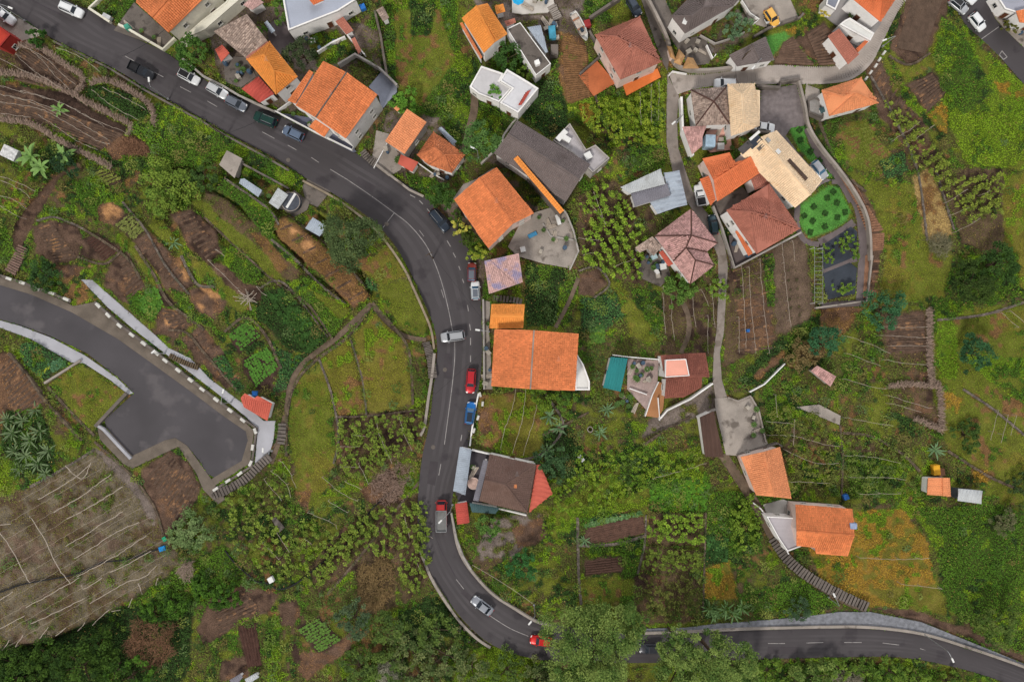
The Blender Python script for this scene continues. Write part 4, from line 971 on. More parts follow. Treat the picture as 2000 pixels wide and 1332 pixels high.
# ------------------------------------------------------------------ walls
W_ = wall
W_("pale rendered wall along upper side of road by driveway", "178,20 219,47", .9, .4, plaster_c)
W_("long cream roadside wall below paved driveway", "236,52 250,58 322,100 345,78", .9, .4, plaster_c)
W_("low cream side wall between grass and driveway at top", "205,-5 178,20", .8, .3, plaster_c)
W_("rough grey wall beside the parked silver cars", "360,118 400,152 440,172 470,190 505,206 540,222", .8, .4, plaster_g)
W_("white railing wall in front of big double house terrace", "540,220 620,262 690,296 694,286 675,276", 1.1, .3, plaster_w)
W_("white wall at left end of double house terrace", "545,220 570,202", 1.1, .25, plaster_w)
W_("grey wall behind weedy yard right of big double house", "664,132 697,112 745,140 778,172", 1.6, .35, plaster_g)
W_("white yard wall between red shed and weeds", "650,35 686,80 715,112", 1.2, .3, plaster_w)
W_("old white wall across weedy yard", "622,106 650,88 676,76", 1.0, .4, plaster_w)
W_("thin white wall dividing the grey forecourt yard", "757,282 731,330", .6, .2, plaster_w)
W_("white coping wall from red annex down to hedge", "817,320 845,340 868,353", .7, .2, plaster_w)
W_("low roadside wall with white tops by the bend hedge", "735,322 800,372 828,385", .6, .4, conc)
W_("grey curved garden wall beside round green tree", "1010,232 985,265 978,285 952,310 940,322", .9, .35, plaster_g, smooth=True)
W_("grey boundary wall around concrete patio by pink walled house", "1100,412 1106,420 1119,452 1129,492 1112,528", 1.0, .3, plaster_g)
W_("grey wall stub between patio levels", "1060,437 1075,462 1120,470", .5, .3, plaster_g)
W_("brown footwall bordering the meadow", "733,25 745,75 750,110 757,150", .8, .4, stone_g)
W_("dark grey wall from lane to terracotta house", "1150,42 1180,22 1210,2", 1.6, .5, conc_d)
W_("dark grey wall around lower orange patio", "1132,148 1170,115 1168,95 1150,65", 1.0, .4, conc_d)
W_("curved concrete wall along concrete lane below boat yard", "1262,0 1285,45 1303,85 1306,105 1318,128 1340,140 1380,141 1420,137 1450,132", 1.3, .5, conc, smooth=True)
W_("white low wall beside concrete junction", "1305,150 1312,142 1340,147", .6, .3, plaster_w)
W_("grey curved retaining wall around cobbled yard and lawn", "1556,162 1568,210 1576,250 1600,290 1632,330 1662,372 1685,415 1694,455 1696,510", 1.2, .45, conc, smooth=True)
W_("dark wall at top of cobbled yard", "1474,172 1518,176 1520,165 1556,160", 1.4, .5, conc_d)
W_("dark wall between cobbled yard and large cream roof", "1458,258 1500,262", 1.4, .5, conc_d)
W_("grey wall along lane in front of broad terracotta house", "1390,405 1408,450 1432,524 1560,456", 1.2, .35, plaster_g)
W_("white edged wall below pale terrace along lane", "1327,195 1330,260 1350,308", 1.6, .6, plaster_w)
W_("bottom wall of garden with planting beds", "1590,602 1620,598 1690,588 1700,500", .8, .35, conc)
W_("white rimmed retaining wall below dark red house", "1286,816 1300,800 1345,778 1388,748", 1.6, .4, plaster_w)
W_("white side wall of ochre patio", "1258,812 1272,770 1284,745", 1.2, .25, plaster_w)
W_("white wall dividing ochre patio", "1283,776 1286,820", 1.2, .2, plaster_w)
W_("white rear wall of pink patio", "1195,693 1226,697 1286,702", 1.2, .25, plaster_w)
W_("white front wall of pink patio", "1228,758 1262,770", .8, .25, plaster_w)
W_("concrete rim wall left of concrete yard", "1366,816 1385,803 1398,798", 1.0, .3, plaster_g)
W_("grey parapet above orange gabled cottage", "1438,888 1470,878 1515,864 1524,870", 1.1, .35, conc_d)
W_("concrete rim wall at right of concrete yard", "1420,776 1440,783 1464,773 1480,800 1494,862", .6, .3, conc)
W_("long grey wall slanting over scrub right of lane", "1462,765 1490,750 1530,710", .9, .3, plaster_w)
W_("left white wall beside stepped path at lower orange house", "1468,980 1482,990 1500,1012 1538,1080", .7, .3, plaster_w)
W_("white boundary wall above brown hip house", "922,877 960,886 1045,905", 1.2, .3, plaster_w)
W_("white balcony wall at lower edge of brown hip house", "932,981 1028,1004", 1.0, .3, plaster_w)
W_("stone faced wall between road and brown house garage", "882,1000 892,1050 905,1085 920,1110", .8, .35, plaster_g)
W_("concrete retaining wall inside the lower bend", "884,1010 893,1060 908,1095 935,1130 965,1160 1005,1186 1045,1210 1078,1220", .7, .45, conc, smooth=True)
W_("concrete parapet outside the lower bend", "822,1075 842,1125 866,1166 896,1208 930,1243 958,1262", .6, .5, conc, smooth=True)
W_("grey wall along upper side of right hand road", "1258,1234 1350,1231 1450,1226 1600,1222 1700,1223 1800,1236 1900,1266 2000,1301 2060,1325", .6, .5, conc, smooth=True)
W_("cream kerb wall on left of main road bend", "592,354 645,382 690,412 732,447 764,486 790,526 808,564 826,604 842,644 848,682", .35, .4, mat('kerb_tan', (150,136,118), .9, .2, .5, 6), smooth=True)
W_("pale kerb wall beside stairs below the bend", "849,690 845,730 838,775 830,830 822,850", .8, .5, conc, smooth=True)
W_("earth coloured kerb along upper left road", "105,82 215,135 285,178 340,208 395,238 435,262 515,305 565,334", .3, .35, conc_d)
W_("grey wall at forecourt of wide orange house", "944,585 945,660 946,760", .8, .35, plaster_g)
W_("black and white wall above trellis garden by parked blue car", "935,768 928,800 922,840 918,870", .8, .4, plaster_w)
W_("white rimmed wall by turning place corner", "190,828 205,838 258,895", .6, .5, pave_g)
W_("dark wall between green plot and turning place", "250,768 190,832", .8, .6, conc_d)
W_("pale wall above green plot beside side road", "160,704 90,748", .6, .4, conc)
W_("concrete edge wall above long silver shed", "458,312 520,345 566,370", .8, .35, conc_d)
W_("low grey wall zigzag in yard below grey roofed house", "1366,72 1395,88 1420,80 1452,66", .7, .25, plaster_g)
W_("short white rimmed wall beside low grey roofed house", "1378,92 1390,118 1396,110", .9, .25, plaster_w)
W_("white fence line beside car park with yellow car", "1446,5 1462,30 1480,42 1470,50", .9, .2, plaster_w)
W_("dark retaining edge below car park with yellow car", "1470,75 1500,58 1560,38 1566,30", .9, .4, conc_d)
# dry stone terrace walls
for lb, s in (("dry stone terrace wall below lettuce rows", "240,395 285,450 325,520 370,575"), ("dry stone wall above brown litter bed", "265,480 300,535 330,590 375,625 400,645"),
 ("dry stone wall along upper terrace of orange weeds", "530,468 580,510 630,560 690,604"), ("stone wall between brown terrace and meadow strip", "400,425 470,490 540,552 600,592 650,662"), ("straight wall above first soil beds on left","75,432 110,425 165,448"), ("straight wall below dark furrow bed","152,502 205,516 238,490"), ("straight wall above litter bed on left slope","355,500 385,555 420,560"), ("wall between lettuce bed and pale beds","330,645 365,650 400,690 470,770"), ("thin terrace wall above long orange strip","560,420 640,480 726,575"), ("thin terrace wall under shed row","440,350 520,405 545,440"), ("thin terrace wall above dark leafy plot","505,565 555,553 640,658"), ("terrace wall beside bright lettuce beds","440,648 480,620 520,655 550,720"), ("terrace line on far right slope, upper","1880,760 1940,800 2000,850"), ("terrace line on far right slope, lower","1850,880 1930,930 2000,960"), ("stone wall around left soil beds", "150,440 200,470 250,505 275,545"),
 ("stone wall curving beside lens shaped meadow", "560,890 562,800 582,742 620,702 680,658 725,598"), ("stone wall right of lens shaped meadow", "624,702 648,770 662,850 652,905"), ("stone wall between two olive meadow strips", "684,660 708,740 716,810"), ("stone wall beside path under the bend", "735,600 770,640 800,690 806,790"),
 ("stone wall above vine plot under the bend", "656,814 720,812 815,800"), ("stone wall left of green turf plot", "95,755 140,805 185,850"), ("stone rubble wall above bare trellis field", "60,950 130,912 185,878"), ("stone wall beside brown plot at left edge", "18,690 55,735 95,790 160,860"), ("stone wall below turning place", "185,862 250,920 300,985 320,1045"), ("stone wall under the dark vine bank", "640,1160 700,1090 770,1000 820,940"),
 ("stone wall between orange field and green plots", "1160,125 1162,185 1175,225"), ("stone wall under scrub beside dark red house", "1255,870 1300,840 1350,812"), ("dry wall across right trellis terraces", "1645,845 1700,852 1760,885 1795,920"), ("dry wall dividing right trellis plots", "1640,830 1645,900 1642,970"),
 ("stone wall below rows field on right", "1600,240 1640,330 1690,375"), ("stone wall between straw strip and vines", "1825,330 1862,450"), ("stone wall along upper right field edge", "1735,110 1775,128 1815,105"), ("boundary wall across right hillside", "1830,625 1920,615 2000,590"), ("stone wall between brown and straw fields", "1700,150 1745,230 1790,330 1810,470"),
 ("stone wall under soil beds in lower garden", "1130,1065 1200,1062 1262,1045"), ("stone wall left of lower vine beds", "1128,1010 1130,1120 1135,1180"), ("stone wall between lower vine beds", "1262,1005 1258,1065 1245,1120"), ("stone wall right of lower vine beds", "1378,1000 1376,1080 1372,1205"), ("stone rubble wall below lower bend", "905,1215 930,1240 955,1262"), ("low wall edging trellis garden below wide orange house", "1065,770 1100,830 1060,885 1000,900"), ("stone wall above soil triangle", "1060,850 1105,828 1150,805"), ("stone wall above curved vegetable garden", "1130,530 1165,522 1190,555 1160,582")):
    stonewall(lb, s, random.uniform(.2, .4), random.uniform(.35, .55), random.choice([stone_m, stone_g]))
# parapet of white-topped blocks along the side road
def parapet(label, pts, s, h=.6, name='block_parapet', bl=1.1):
    p0 = PG(*pts[0]); root = thing(name, label, 'parapet', p0)
    if s: wall(None, s, h - .25, .45, conc_d, name='parapet_base', root=root, dz=.1)
    for i, (x, y) in enumerate(pts):
        a = pts[max(0, i-1)]; c = pts[min(len(pts)-1, i+1)]; A = P(*a); C = P(*c); d = C - A
        b = MB(); b.box((0, 0, h/2), (bl,   .5 if bl > 1 else .4, h)); o = b.obj('block', block_w, root, local=True); o.location = P(x, y, .1) - p0; o.rotation_euler = (0, 0, math.atan2(d.y, d.x))
    return root
parapet("short run of white kerb blocks left of stair on side road", pp("-6,536 21,545 47,553 75,565 104,573 132,585"), "-60,522 0,538 47,553 104,574 140,590")
parapet("long run of white kerb blocks along side road to turning place", pp("194,597 214,616 236,636 260,654 283,671 308,690 325,704 350,723 374,742 397,760 424,780 451,801 476,820 500,841 495,873 491,904 470,924 447,938 423,954"), "186,590 236,635 308,690 374,742 451,801 502,836 492,910 440,943 415,960")
parapet("crooked white kerb stones along curved lane by brown field", pp("1725,105 1716,118 1709,130 1699,143 1690,155"), None, .5, bl=.8)
parapet("white kerb blocks on wall beside parked blue car", pp("938,770 943,788 934,815 926,840"), None, .95, bl=.9)
# ------------------------------------------------------------------ stairs
def stairs(label, s, wd, n, rise=.08, m=None):
    pts = resample(crom(pp(s), 6), n + 1); W = [P(x, y) for x, y in pts]; root = thing('stairs', label, 'stairs', W[0])
    for i in range(n):
        a, c = W[i], W[i+1]; d = c - a; b = MB(); b.box((0, random.uniform(-.05, .05), .03), (d.length * random.uniform(.6, .8), wd * random.uniform(.9, 1.04), .42), random.uniform(-.05, .05))
        o = b.obj('step', m or conc_d, root, local=True); o.location = (a + c) / 2 + Vector((0, 0, .12 + rise * (i % 2) + .02 * i)) - W[0]; o.rotation_euler = (0, R(-4), math.atan2(d.y, d.x))
    exclude([(p[0], p[1]) for p in pts] + [(p[0] + 2, p[1] + 2) for p in pts[::-1]])
stairs("concrete stairs climbing past end of turning place", "415,968 445,955 480,935 512,905 530,890", 1.7, 22)
stairs("short stairs joining path beside lens shaped meadow", "550,868 552,845 553,825", 1.6, 6)
stairs("narrow wooden stairs on grey pavement by white kerb blocks", "332,694 362,708 390,718", 1.0, 14, m=mat('old_wood', (96,82,64), .9, .2))
stairs("brick steps below side road at left edge", "48,482 38,505 24,534", 2.2, 12, m=mat('brick_step', (126,102,92), .9, .2))
stairs("long roadside stairs beside the bend", "832,668 842,700 846,738", 1.6, 22)
stairs("long stepped path winding down below lower orange house", "1508,1050 1532,1085 1560,1112 1600,1138 1645,1162 1690,1182", 2.0, 36, m=conc_d)
stairs("pale stairs beside white patio at top centre", "1076,12 1083,25 1090,40", 1.7, 8, m=conc)
stairs("small stairs behind faded pink roof house", "962,582 1000,586 1020,590", 1.2, 9)
stairs("stairs beside grey path below double house", "708,296 722,312 735,322", 1.4, 8)
# ------------------------------------------------------------------ cars
def paint(k, c, met=.3): return mat('paint_' + k, c, .3, .03, .8, 5, metal=met, spec=.5)
rubber = mat('rubber', (34,34,36), .9, .1); lampw = mat('headlight', (228,230,232), .15, .02, spec=.7); lampr = mat('taillight', (150,30,28), .25, .05); carglass = mat('car_glass', (34,42,52), .08, .04, spec=.8); blackp = mat('black_trim', (36,36,40), .6, .1)
def car(label, px, py, hd, body, L=4.3, W=1.85, H=1.5, kind='hatch', roofm=None, dz=.1, group='cars', gm=None):
    """hd: heading in the photo, degrees clockwise from image right"""
    root = thing('car' if kind not in ('pickup', 'truck') else kind, label, 'car' if kind not in ('pickup', 'truck') else kind, P(px, py, dz), group, -R(hd)); hw = W / 2
    bx = [-.5, -.485, -.44, -.36, -.2, 0, .2, .33, .43, .485, .5]; wd = [.74, .86, .94, .98, 1, 1, 1, .98, .92, .82, .66]
    zt = {'hatch': [.55,.78,.9,.95,.96,.96,.95,.88,.8,.7,.5], 'suv': [.6,.9,1.02,1.06,1.06,1.06,1.05,1.0,.94,.82,.6], 'sedan': [.55,.78,.86,.9,.93,.93,.92,.85,.78,.68,.5]}.get(kind, [.6,.9,.95,.98,.98,1.0,1.02,1.0,.95,.82,.6])
    b = MB(); n = len(bx); ring = []
    for i in range(n):
        x = bx[i] * L; y = hw * wd[i]; t = zt[i]; lo = .3 if 1 < i < n - 2 else .38
        ring.append([(x, -y*.93, lo), (x, -y, .52), (x, -y*.985, t-.1), (x, -y*.88, t-.01), (x, -y*.45, t+.03), (x, y*.45, t+.03), (x, y*.88, t-.01), (x, y*.985, t-.1), (x, y, .52), (x, y*.93, lo)])
    V = [p for r in ring for p in r]; k = 10; Fc = []
    for i in range(n - 1):
        for j in range(k): Fc.append((i*k + j, (i+1)*k + j, (i+1)*k + (j+1) % k, i*k + (j+1) % k))
    Fc.append(tuple(range(k))); Fc.append(tuple(range((n-1)*k + k - 1, (n-1)*k - 1, -1)))
    bd = mk('body', V, [tuple(reversed(f)) for f in Fc], body, root, smooth=True, local=True)
    g = {'hatch': (-.47, .24, -.40, .08), 'suv': (-.475, .24, -.42, .1), 'sedan': (-.36, .22, -.22, .06), 'pickup': (-.1, .26, -.06, .13), 'truck': (.2, .47, .22, .4)}[kind]
    zb, x0, x1, u0, u1 = .88 if kind != 'suv' else .98, g[0]*L, g[1]*L, g[2]*L, g[3]*L; yb, yt = hw*.9, hw*.68
    A = [Vector((x0,-yb,zb)), Vector((x1,-yb*.95,zb)), Vector((x1,yb*.95,zb)), Vector((x0,yb,zb))]; C = [Vector((u0,-yt,H)), Vector((u1,-yt,H)), Vector((u1,yt,H)), Vector((u0,yt,H))]
    cb = MB(); cb.hexa(A + C); cab = cb.obj('cabin', body, root, local=True); md = cab.modifiers.new('b', 'BEVEL'); md.width = .07; md.segments = 2
    def pane(name, q, e=.09, out=.012):
        c = sum(q, Vector()) / 4; q2 = [p + (c - p) * e for p in q]; nn = (q2[1]-q2[0]).cross(q2[3]-q2[0]).normalized()
        if nn.dot(c - Vector(((x0+x1)/2, 0, zb))) < 0: nn = -nn
        f = MB(); f.hexa([p - nn*.02 for p in q2] + [p + nn*out for p in q2]); f.obj(name, gm or carglass, root, local=True)
    pane('windscreen', [A[1], A[2], C[2], C[1]]); pane('rear_window', [A[0], A[3], C[3], C[0]]); pane('side_window', [A[0], A[1], C[1], C[0]], .13); pane('side_window', [A[3], A[2], C[2], C[3]], .13)
    rf = MB(); rf.hexa([C[0] + Vector((.06,.06,-.03)), C[1] + Vector((-.05,.06,-.03)), C[2] + Vector((-.05,-.06,-.03)), C[3] + Vector((.06,-.06,-.03)), C[0] + Vector((.12,.12,.035)), C[1] + Vector((-.12,.12,.03)), C[2] + Vector((-.12,-.12,.03)), C[3] + Vector((.12,-.12,.035))])
    rf.obj('roof', roofm or body, root, local=True)
    if kind == 'suv':
        for y in (-yt*.92, yt*.92): r_ = MB(); r_.box(((u0+u1)/2, y, H+.07), ((u1-u0)*.85, .05, .05)); r_.obj('roof_rail', metal_g, root, local=True)
    wm = MB(); wm.v = []
    for sx in (-.31, .31):
        for sy in (-1, 1):
            t = MB(); c = Vector((sx*L, sy*hw*.9, .32)); t.tube([c - Vector((0, .11, 0)), c + Vector((0, .11, 0))], .32, 12); wo_ = t.obj('wheel', rubber, root, local=True)
            q = MB(); q.tube([c + Vector((0, sy*.1, 0)), c + Vector((0, sy*.125, 0))], .2, 10); q.obj('rim', metal_g, wo_, local=True)
    for sy in (-1, 1):
        q = MB(); q.hexa([(.46*L, sy*hw*.5, .62), (.497*L, sy*hw*.45, .6), (.47*L, sy*hw*.86, .6), (.43*L, sy*hw*.92, .62), (.45*L, sy*hw*.5, .79), (.488*L, sy*hw*.46, .72), (.462*L, sy*hw*.84, .74), (.42*L, sy*hw*.9, .82)]); q.obj('headlight', lampw, root, local=True)
        q = MB(); q.box((-.487*L, sy*hw*.7, .78), (.1, .26, .22)); q.obj('taillight', lampr, root, local=True)
        q = MB(); q.box((x1 - .25, sy*(hw + .08), zb + .06), (.14, .2, .13)); q.obj('mirror', body, root, local=True)
    if kind in ('pickup', 'truck'):
        b0, b1 = (-.49*L, -.12*L) if kind == 'pickup' else (-.5*L, .18*L); zz = 1.0 if kind == 'pickup' else 1.05; q = MB()
        q.box(((b0+b1)/2, 0, zz), (b1-b0, W*.9, .05)); q.obj('cargo_bed', blackp if kind == 'pickup' else mat('steel_bed', (112,112,112), .6, .15), root, local=True)
        for nm, c, sz in (('side_board', (0, 1, 0), 0), ('side_board', (0, -1, 0), 0)):
            q = MB(); q.box(((b0+b1)/2, c[1]*W*.47, zz+.18), (b1-b0, .06, .4)); q.obj(nm, body if kind == 'pickup' else metal_g, root, local=True)
        for x in (b0, b1): q = MB(); q.box((x, 0, zz+.18), (.06, W*.94, .4)); q.obj('tailgate' if x == b0 else 'headboard', body if kind == 'pickup' else metal_g, root, local=True)
    return root
skyrefl = mat('sky_reflection_glass', (74,112,140), .08, .1, .8, 4, spec=.8)  # car glass with the sky's blue reflection put into its base colour
wht, slv, gry = paint('white', (224,226,230), 0), paint('silver', (176,178,184)), paint('grey', (112,118,130))
G1 = 'cars parked along the upper road'
car("white hatchback driving at top left past driveway", 144, 23, 24, wht, 4.7, kind='suv', group='cars on the road')
car("white pickup parked on concrete apron at left edge", 13, 33, 38, wht, 4.8, kind='pickup', group='parked pickups')
car("black open pickup driving down upper left road", 281, 142, 26, paint('black', (44,46,52)), 5.0, kind='pickup', group='cars on the road')
car("white car with black roof, uppermost of the parked row", 372, 153, 28, wht, 4.4, roofm=blackp, group=G1)
car("white silver car parked second in upper row", 427, 180, 30, paint('pale', (208,210,214)), 4.3, group=G1)
car("grey blue estate parked behind white silver car", 464, 205, 28, gry, 4.3, group=G1)
car("dark green off-roader in the parked row", 521, 236, 202, paint('green', (30,66,60)), 4.6, W=1.95, H=1.8, kind='suv', group=G1)
car("pale blue grey hatchback, lowest of parked upper row", 575, 263, 205, paint('bluegrey', (108,124,150)), 4.3, group=G1)
car("dark blue estate parked in bay on outside of bend", 859, 432, 50, paint('navy', (48,58,72)), 5.0, kind='suv', group='cars parked by the bend')
car("dark red hatchback parked in front of white car", 922, 532, 272, paint('maroon', (132,48,38)), 3.7, W=1.75, roofm=gry, group='cars parked by the bend', gm=skyrefl)
car("white compact car parked behind dark red hatchback", 929, 568, 268, wht, 3.6, W=1.75, roofm=gry, group='cars parked by the bend', gm=skyrefl)
car("silver off-roader turning across road opposite orange house", 885, 657, 172, slv, 4.7, W=1.95, H=1.75, kind='suv', group='cars on the road')
car("red hatchback parked outside wide orange double house", 920, 744, 94, paint('red', (192,44,54)), 4.8, group='cars parked by the wall')
car("bright blue hatchback parked by black and white wall", 919, 806, 278, paint('blue', (30,108,184)), 4.4, roofm=paint('navy', (48,58,72)), group='cars parked by the wall', gm=skyrefl)
car("small truck with red cab and grey flat bed on road", 863, 1005, 270, paint('truckred', (186,52,52)), 6.0, W=2.1, H=1.95, kind='truck', group='trucks')
car("silver grey car driving round the lower bend", 942, 1180, 217, paint('silver2', (150,154,164)), 4.8, kind='sedan', group='cars on the road')
car("bright red car driving beside big roadside tree", 1056, 1248, 188, paint('scarlet', (206,30,30)), 4.3, kind='hatch', group='cars on the road')
car("dark car half hidden under big roadside trees", 1268, 1263, 180, paint('dk', (60,62,70)), 4.3, group='cars on the road')
car("white pickup parked in narrow lane beside orange porch", 1365, 383, 260, wht, 4.2, kind='pickup', group='parked pickups')
car("dark teal car parked in lane beside grey wall", 1391, 440, 262, paint('dteal', (36,62,72)), 4.0, W=1.7, group='cars in the lane')
car("yellow small car parked on grey car park at top", 1505, 38, 58, paint('yellow', (226,172,76), 0), 3.9, W=1.8, group='cars in the lane')
car("white van nose sticking out beside cream roof", 1414, 166, 180, wht, 4.4, kind='suv', group='cars in the lane')
car("white saloon parked at edge of cobbled yard", 1490, 251, 8, wht, 4.2, kind='sedan', group='cars in the lane')
car("silver car with blue sky reflection coloured into windscreen parked beside lawn", 1597, 334, 52, slv, 4.2, group='cars in the lane', gm=skyrefl)
car("white car driving on upper right road", 1904, 47, 52, wht, 3.9, kind='suv', group='cars on the road')
car("silver and black car parked at top of upper right road", 1868, 14, 40, slv, 4.2, roofm=blackp, group='cars on the upper road')
car("white car cut by top edge on upper right road", 1886, -6, 45, wht, 4.2, group='cars on the upper road')
car("dark blue car parked in narrow passage above terracotta house", 1237, 17, 60, paint('navy', (48,58,72)), 4.0, group='cars in the lane')
# motor scooter beside the yellow car
mt = thing('scooter', "white scooter parked close beside the yellow car", 'scooter', P(1495, 45, .12), None, -R(60)); b = MB(); b.box((0,0,.45),(1.1,.3,.25)); b.box((.45,0,.75),(.2,.4,.5)); b.obj('body', wht, mt, local=True)
for x in (-.5,.6): b = MB(); b.tube([(x,-.06,.25),(x,.06,.25)], .25, 10); b.obj('wheel', rubber, mt, local=True)
b = MB(); b.tube([(.5,-.35,1.0),(.5,.35,1.0)], .03, 6); b.obj('handlebar', blackp, mt, local=True); b = MB(); b.box((-.2,0,.63),(.6,.28,.1)); b.obj('seat', blackp, mt, local=True)
# ------------------------------------------------------------------ street lamps: base px, px of the lamp head, height
def lamp(label, base, head, h=8.0):
    a = P(*base, .1); e = P(*head, h); root = thing('street_lamp', label, 'street lamp', a, 'street lamps'); d = Vector((e.x - a.x, e.y - a.y, 0))
    if d.length > 2.2: d = d.normalized() * 2.2
    t = a + Vector((0, 0, h - .3)); b = MB(); b.disc(a, .18, .5, 10); b.tube([a, t], .09, 8, r1=.06); b.obj('pole', metal_g, root)
    q = t + d + Vector((0, 0, .4)); b = MB(); b.tube([t, t + d*.3 + Vector((0,0,.25)), q], .045, 6); b.obj('arm', metal_g, root)
    b = MB(); dn = d.normalized() if d.length > .1 else Vector((1, 0, 0)); b.box(q + dn*.3, (.85, .3, .14), math.atan2(dn.y, dn.x)); b.obj('lamp_head', white_p, root)
for lb, a, h, z_ in (("street lamp on bank opposite black pickup", (330,195), (292,160), 7), ("street lamp over right hand road", (1803,1237), (1858,1285), 8), ("street lamp on inside of lower bend by red car", (1043,1180), (1037,1213), 6), ("street lamp at forecourt of wide orange house", (955,648), (936,645), 6), ("street lamp beside small truck", (884,985), (862,1016), 6),
    ("street lamp at upper left road near apron", (50,42), (53,30), 7), ("street lamp at curve of side road", (322,690), (298,689), 5), ("street lamp near white kerb blocks tip", (452,785), (437,762), 5), ("garden lamp beside round green tree", (935,310), (925,290), 6), ("street lamp at lane junction on concrete", (1470,134), (1470,134), 5), ("street lamp on curved lane by brown field", (1723,92), (1700,90), 5),
    ("lamp beside stepped path", (1617,1165), (1627,1158), 5), ("street lamp at bottom of turning place stair", (532,880), (514,882), 5), ("street lamp beside pale terrace lane", (1322,240), (1310,246), 5)): lamp(lb, a, h, z_)
# ------------------------------------------------------------------ things on terraces and in yards
def col(k, c, **kw): return mat('c_' + k, c, **kw)
pt = P(1012, 8, .3); pr = thing('parasol', "open bright blue parasol on white terrace at top", 'parasol', pt); b = MB(); b.disc(pt, .3, .1, 10); b.tube([pt, pt + Vector((0,0,2.3))], .03, 6); b.obj('pole', metal_g, pr)
b = MB(); n_ = 8; c_ = pt + Vector((0,0,2.5)); b.v = [c_] + [c_ + Vector((1.25*math.cos(k*math.pi/4), 1.25*math.sin(k*math.pi/4), -.5)) for k in range(8)] + [c_ - Vector((0,0,.04))] + [c_ + Vector((1.22*math.cos(k*math.pi/4), 1.22*math.sin(k*math.pi/4), -.55)) for k in range(8)]
for k in range(8): b.f += [[0, 1+k, 1+(k+1)%8], [9, 10+(k+1)%8, 10+k], [1+k, 10+k, 10+(k+1)%8, 1+(k+1)%8]]; b.m += [0]*3
b.obj('canopy', col('azure', (40,168,226), var=.15, scale=2), pr)
def boat():
    p = P(1131, 54, .5); root = thing('rowing_boat', "white boat stored beside wall near orange strip field", 'boat', p, None, R(-62)); b = MB(); xs = [-2.9,-2.6,-1,1,2.2,3.0]; ws = [.6,.75,.9,.9,.65,.2]
    rings = [[(x,-w_,.9),(x,-w_*.7,.1),(x,w_*.7,.1),(x,w_,.9)] for x, w_ in zip(xs, ws)]; V = [q for r in rings for q in r]; Fc = [(i*4+j, i*4+j+1, (i+1)*4+j+1, (i+1)*4+j) for i in range(5) for j in range(3)] + [(3,2,1,0), (20,21,22,23)]
    mk('hull', V, Fc, white_p, root, local=True); b = MB(); b.hexa([(-2.5,-.6,.55),(1.9,-.6,.55),(1.9,.6,.55),(-2.5,.6,.55),(-2.5,-.65,.62),(1.9,-.6,.62),(1.9,.6,.62),(-2.5,.65,.62)]); b.obj('deck', col('boatdeck', (190,178,168)), root, local=True)
    for x in (-1.4, .6): b = MB(); b.box((x,0,.75),(.35,1.4,.06)); b.obj('bench', col('boatwood', (156,110,84)), root, local=True)
    b = MB(); b.box((1.0,0,.82),(.8,.5,.4)); b.obj('crate', col('navyplastic', (40,56,72)), root, local=True)
boat()
BX = boxthing
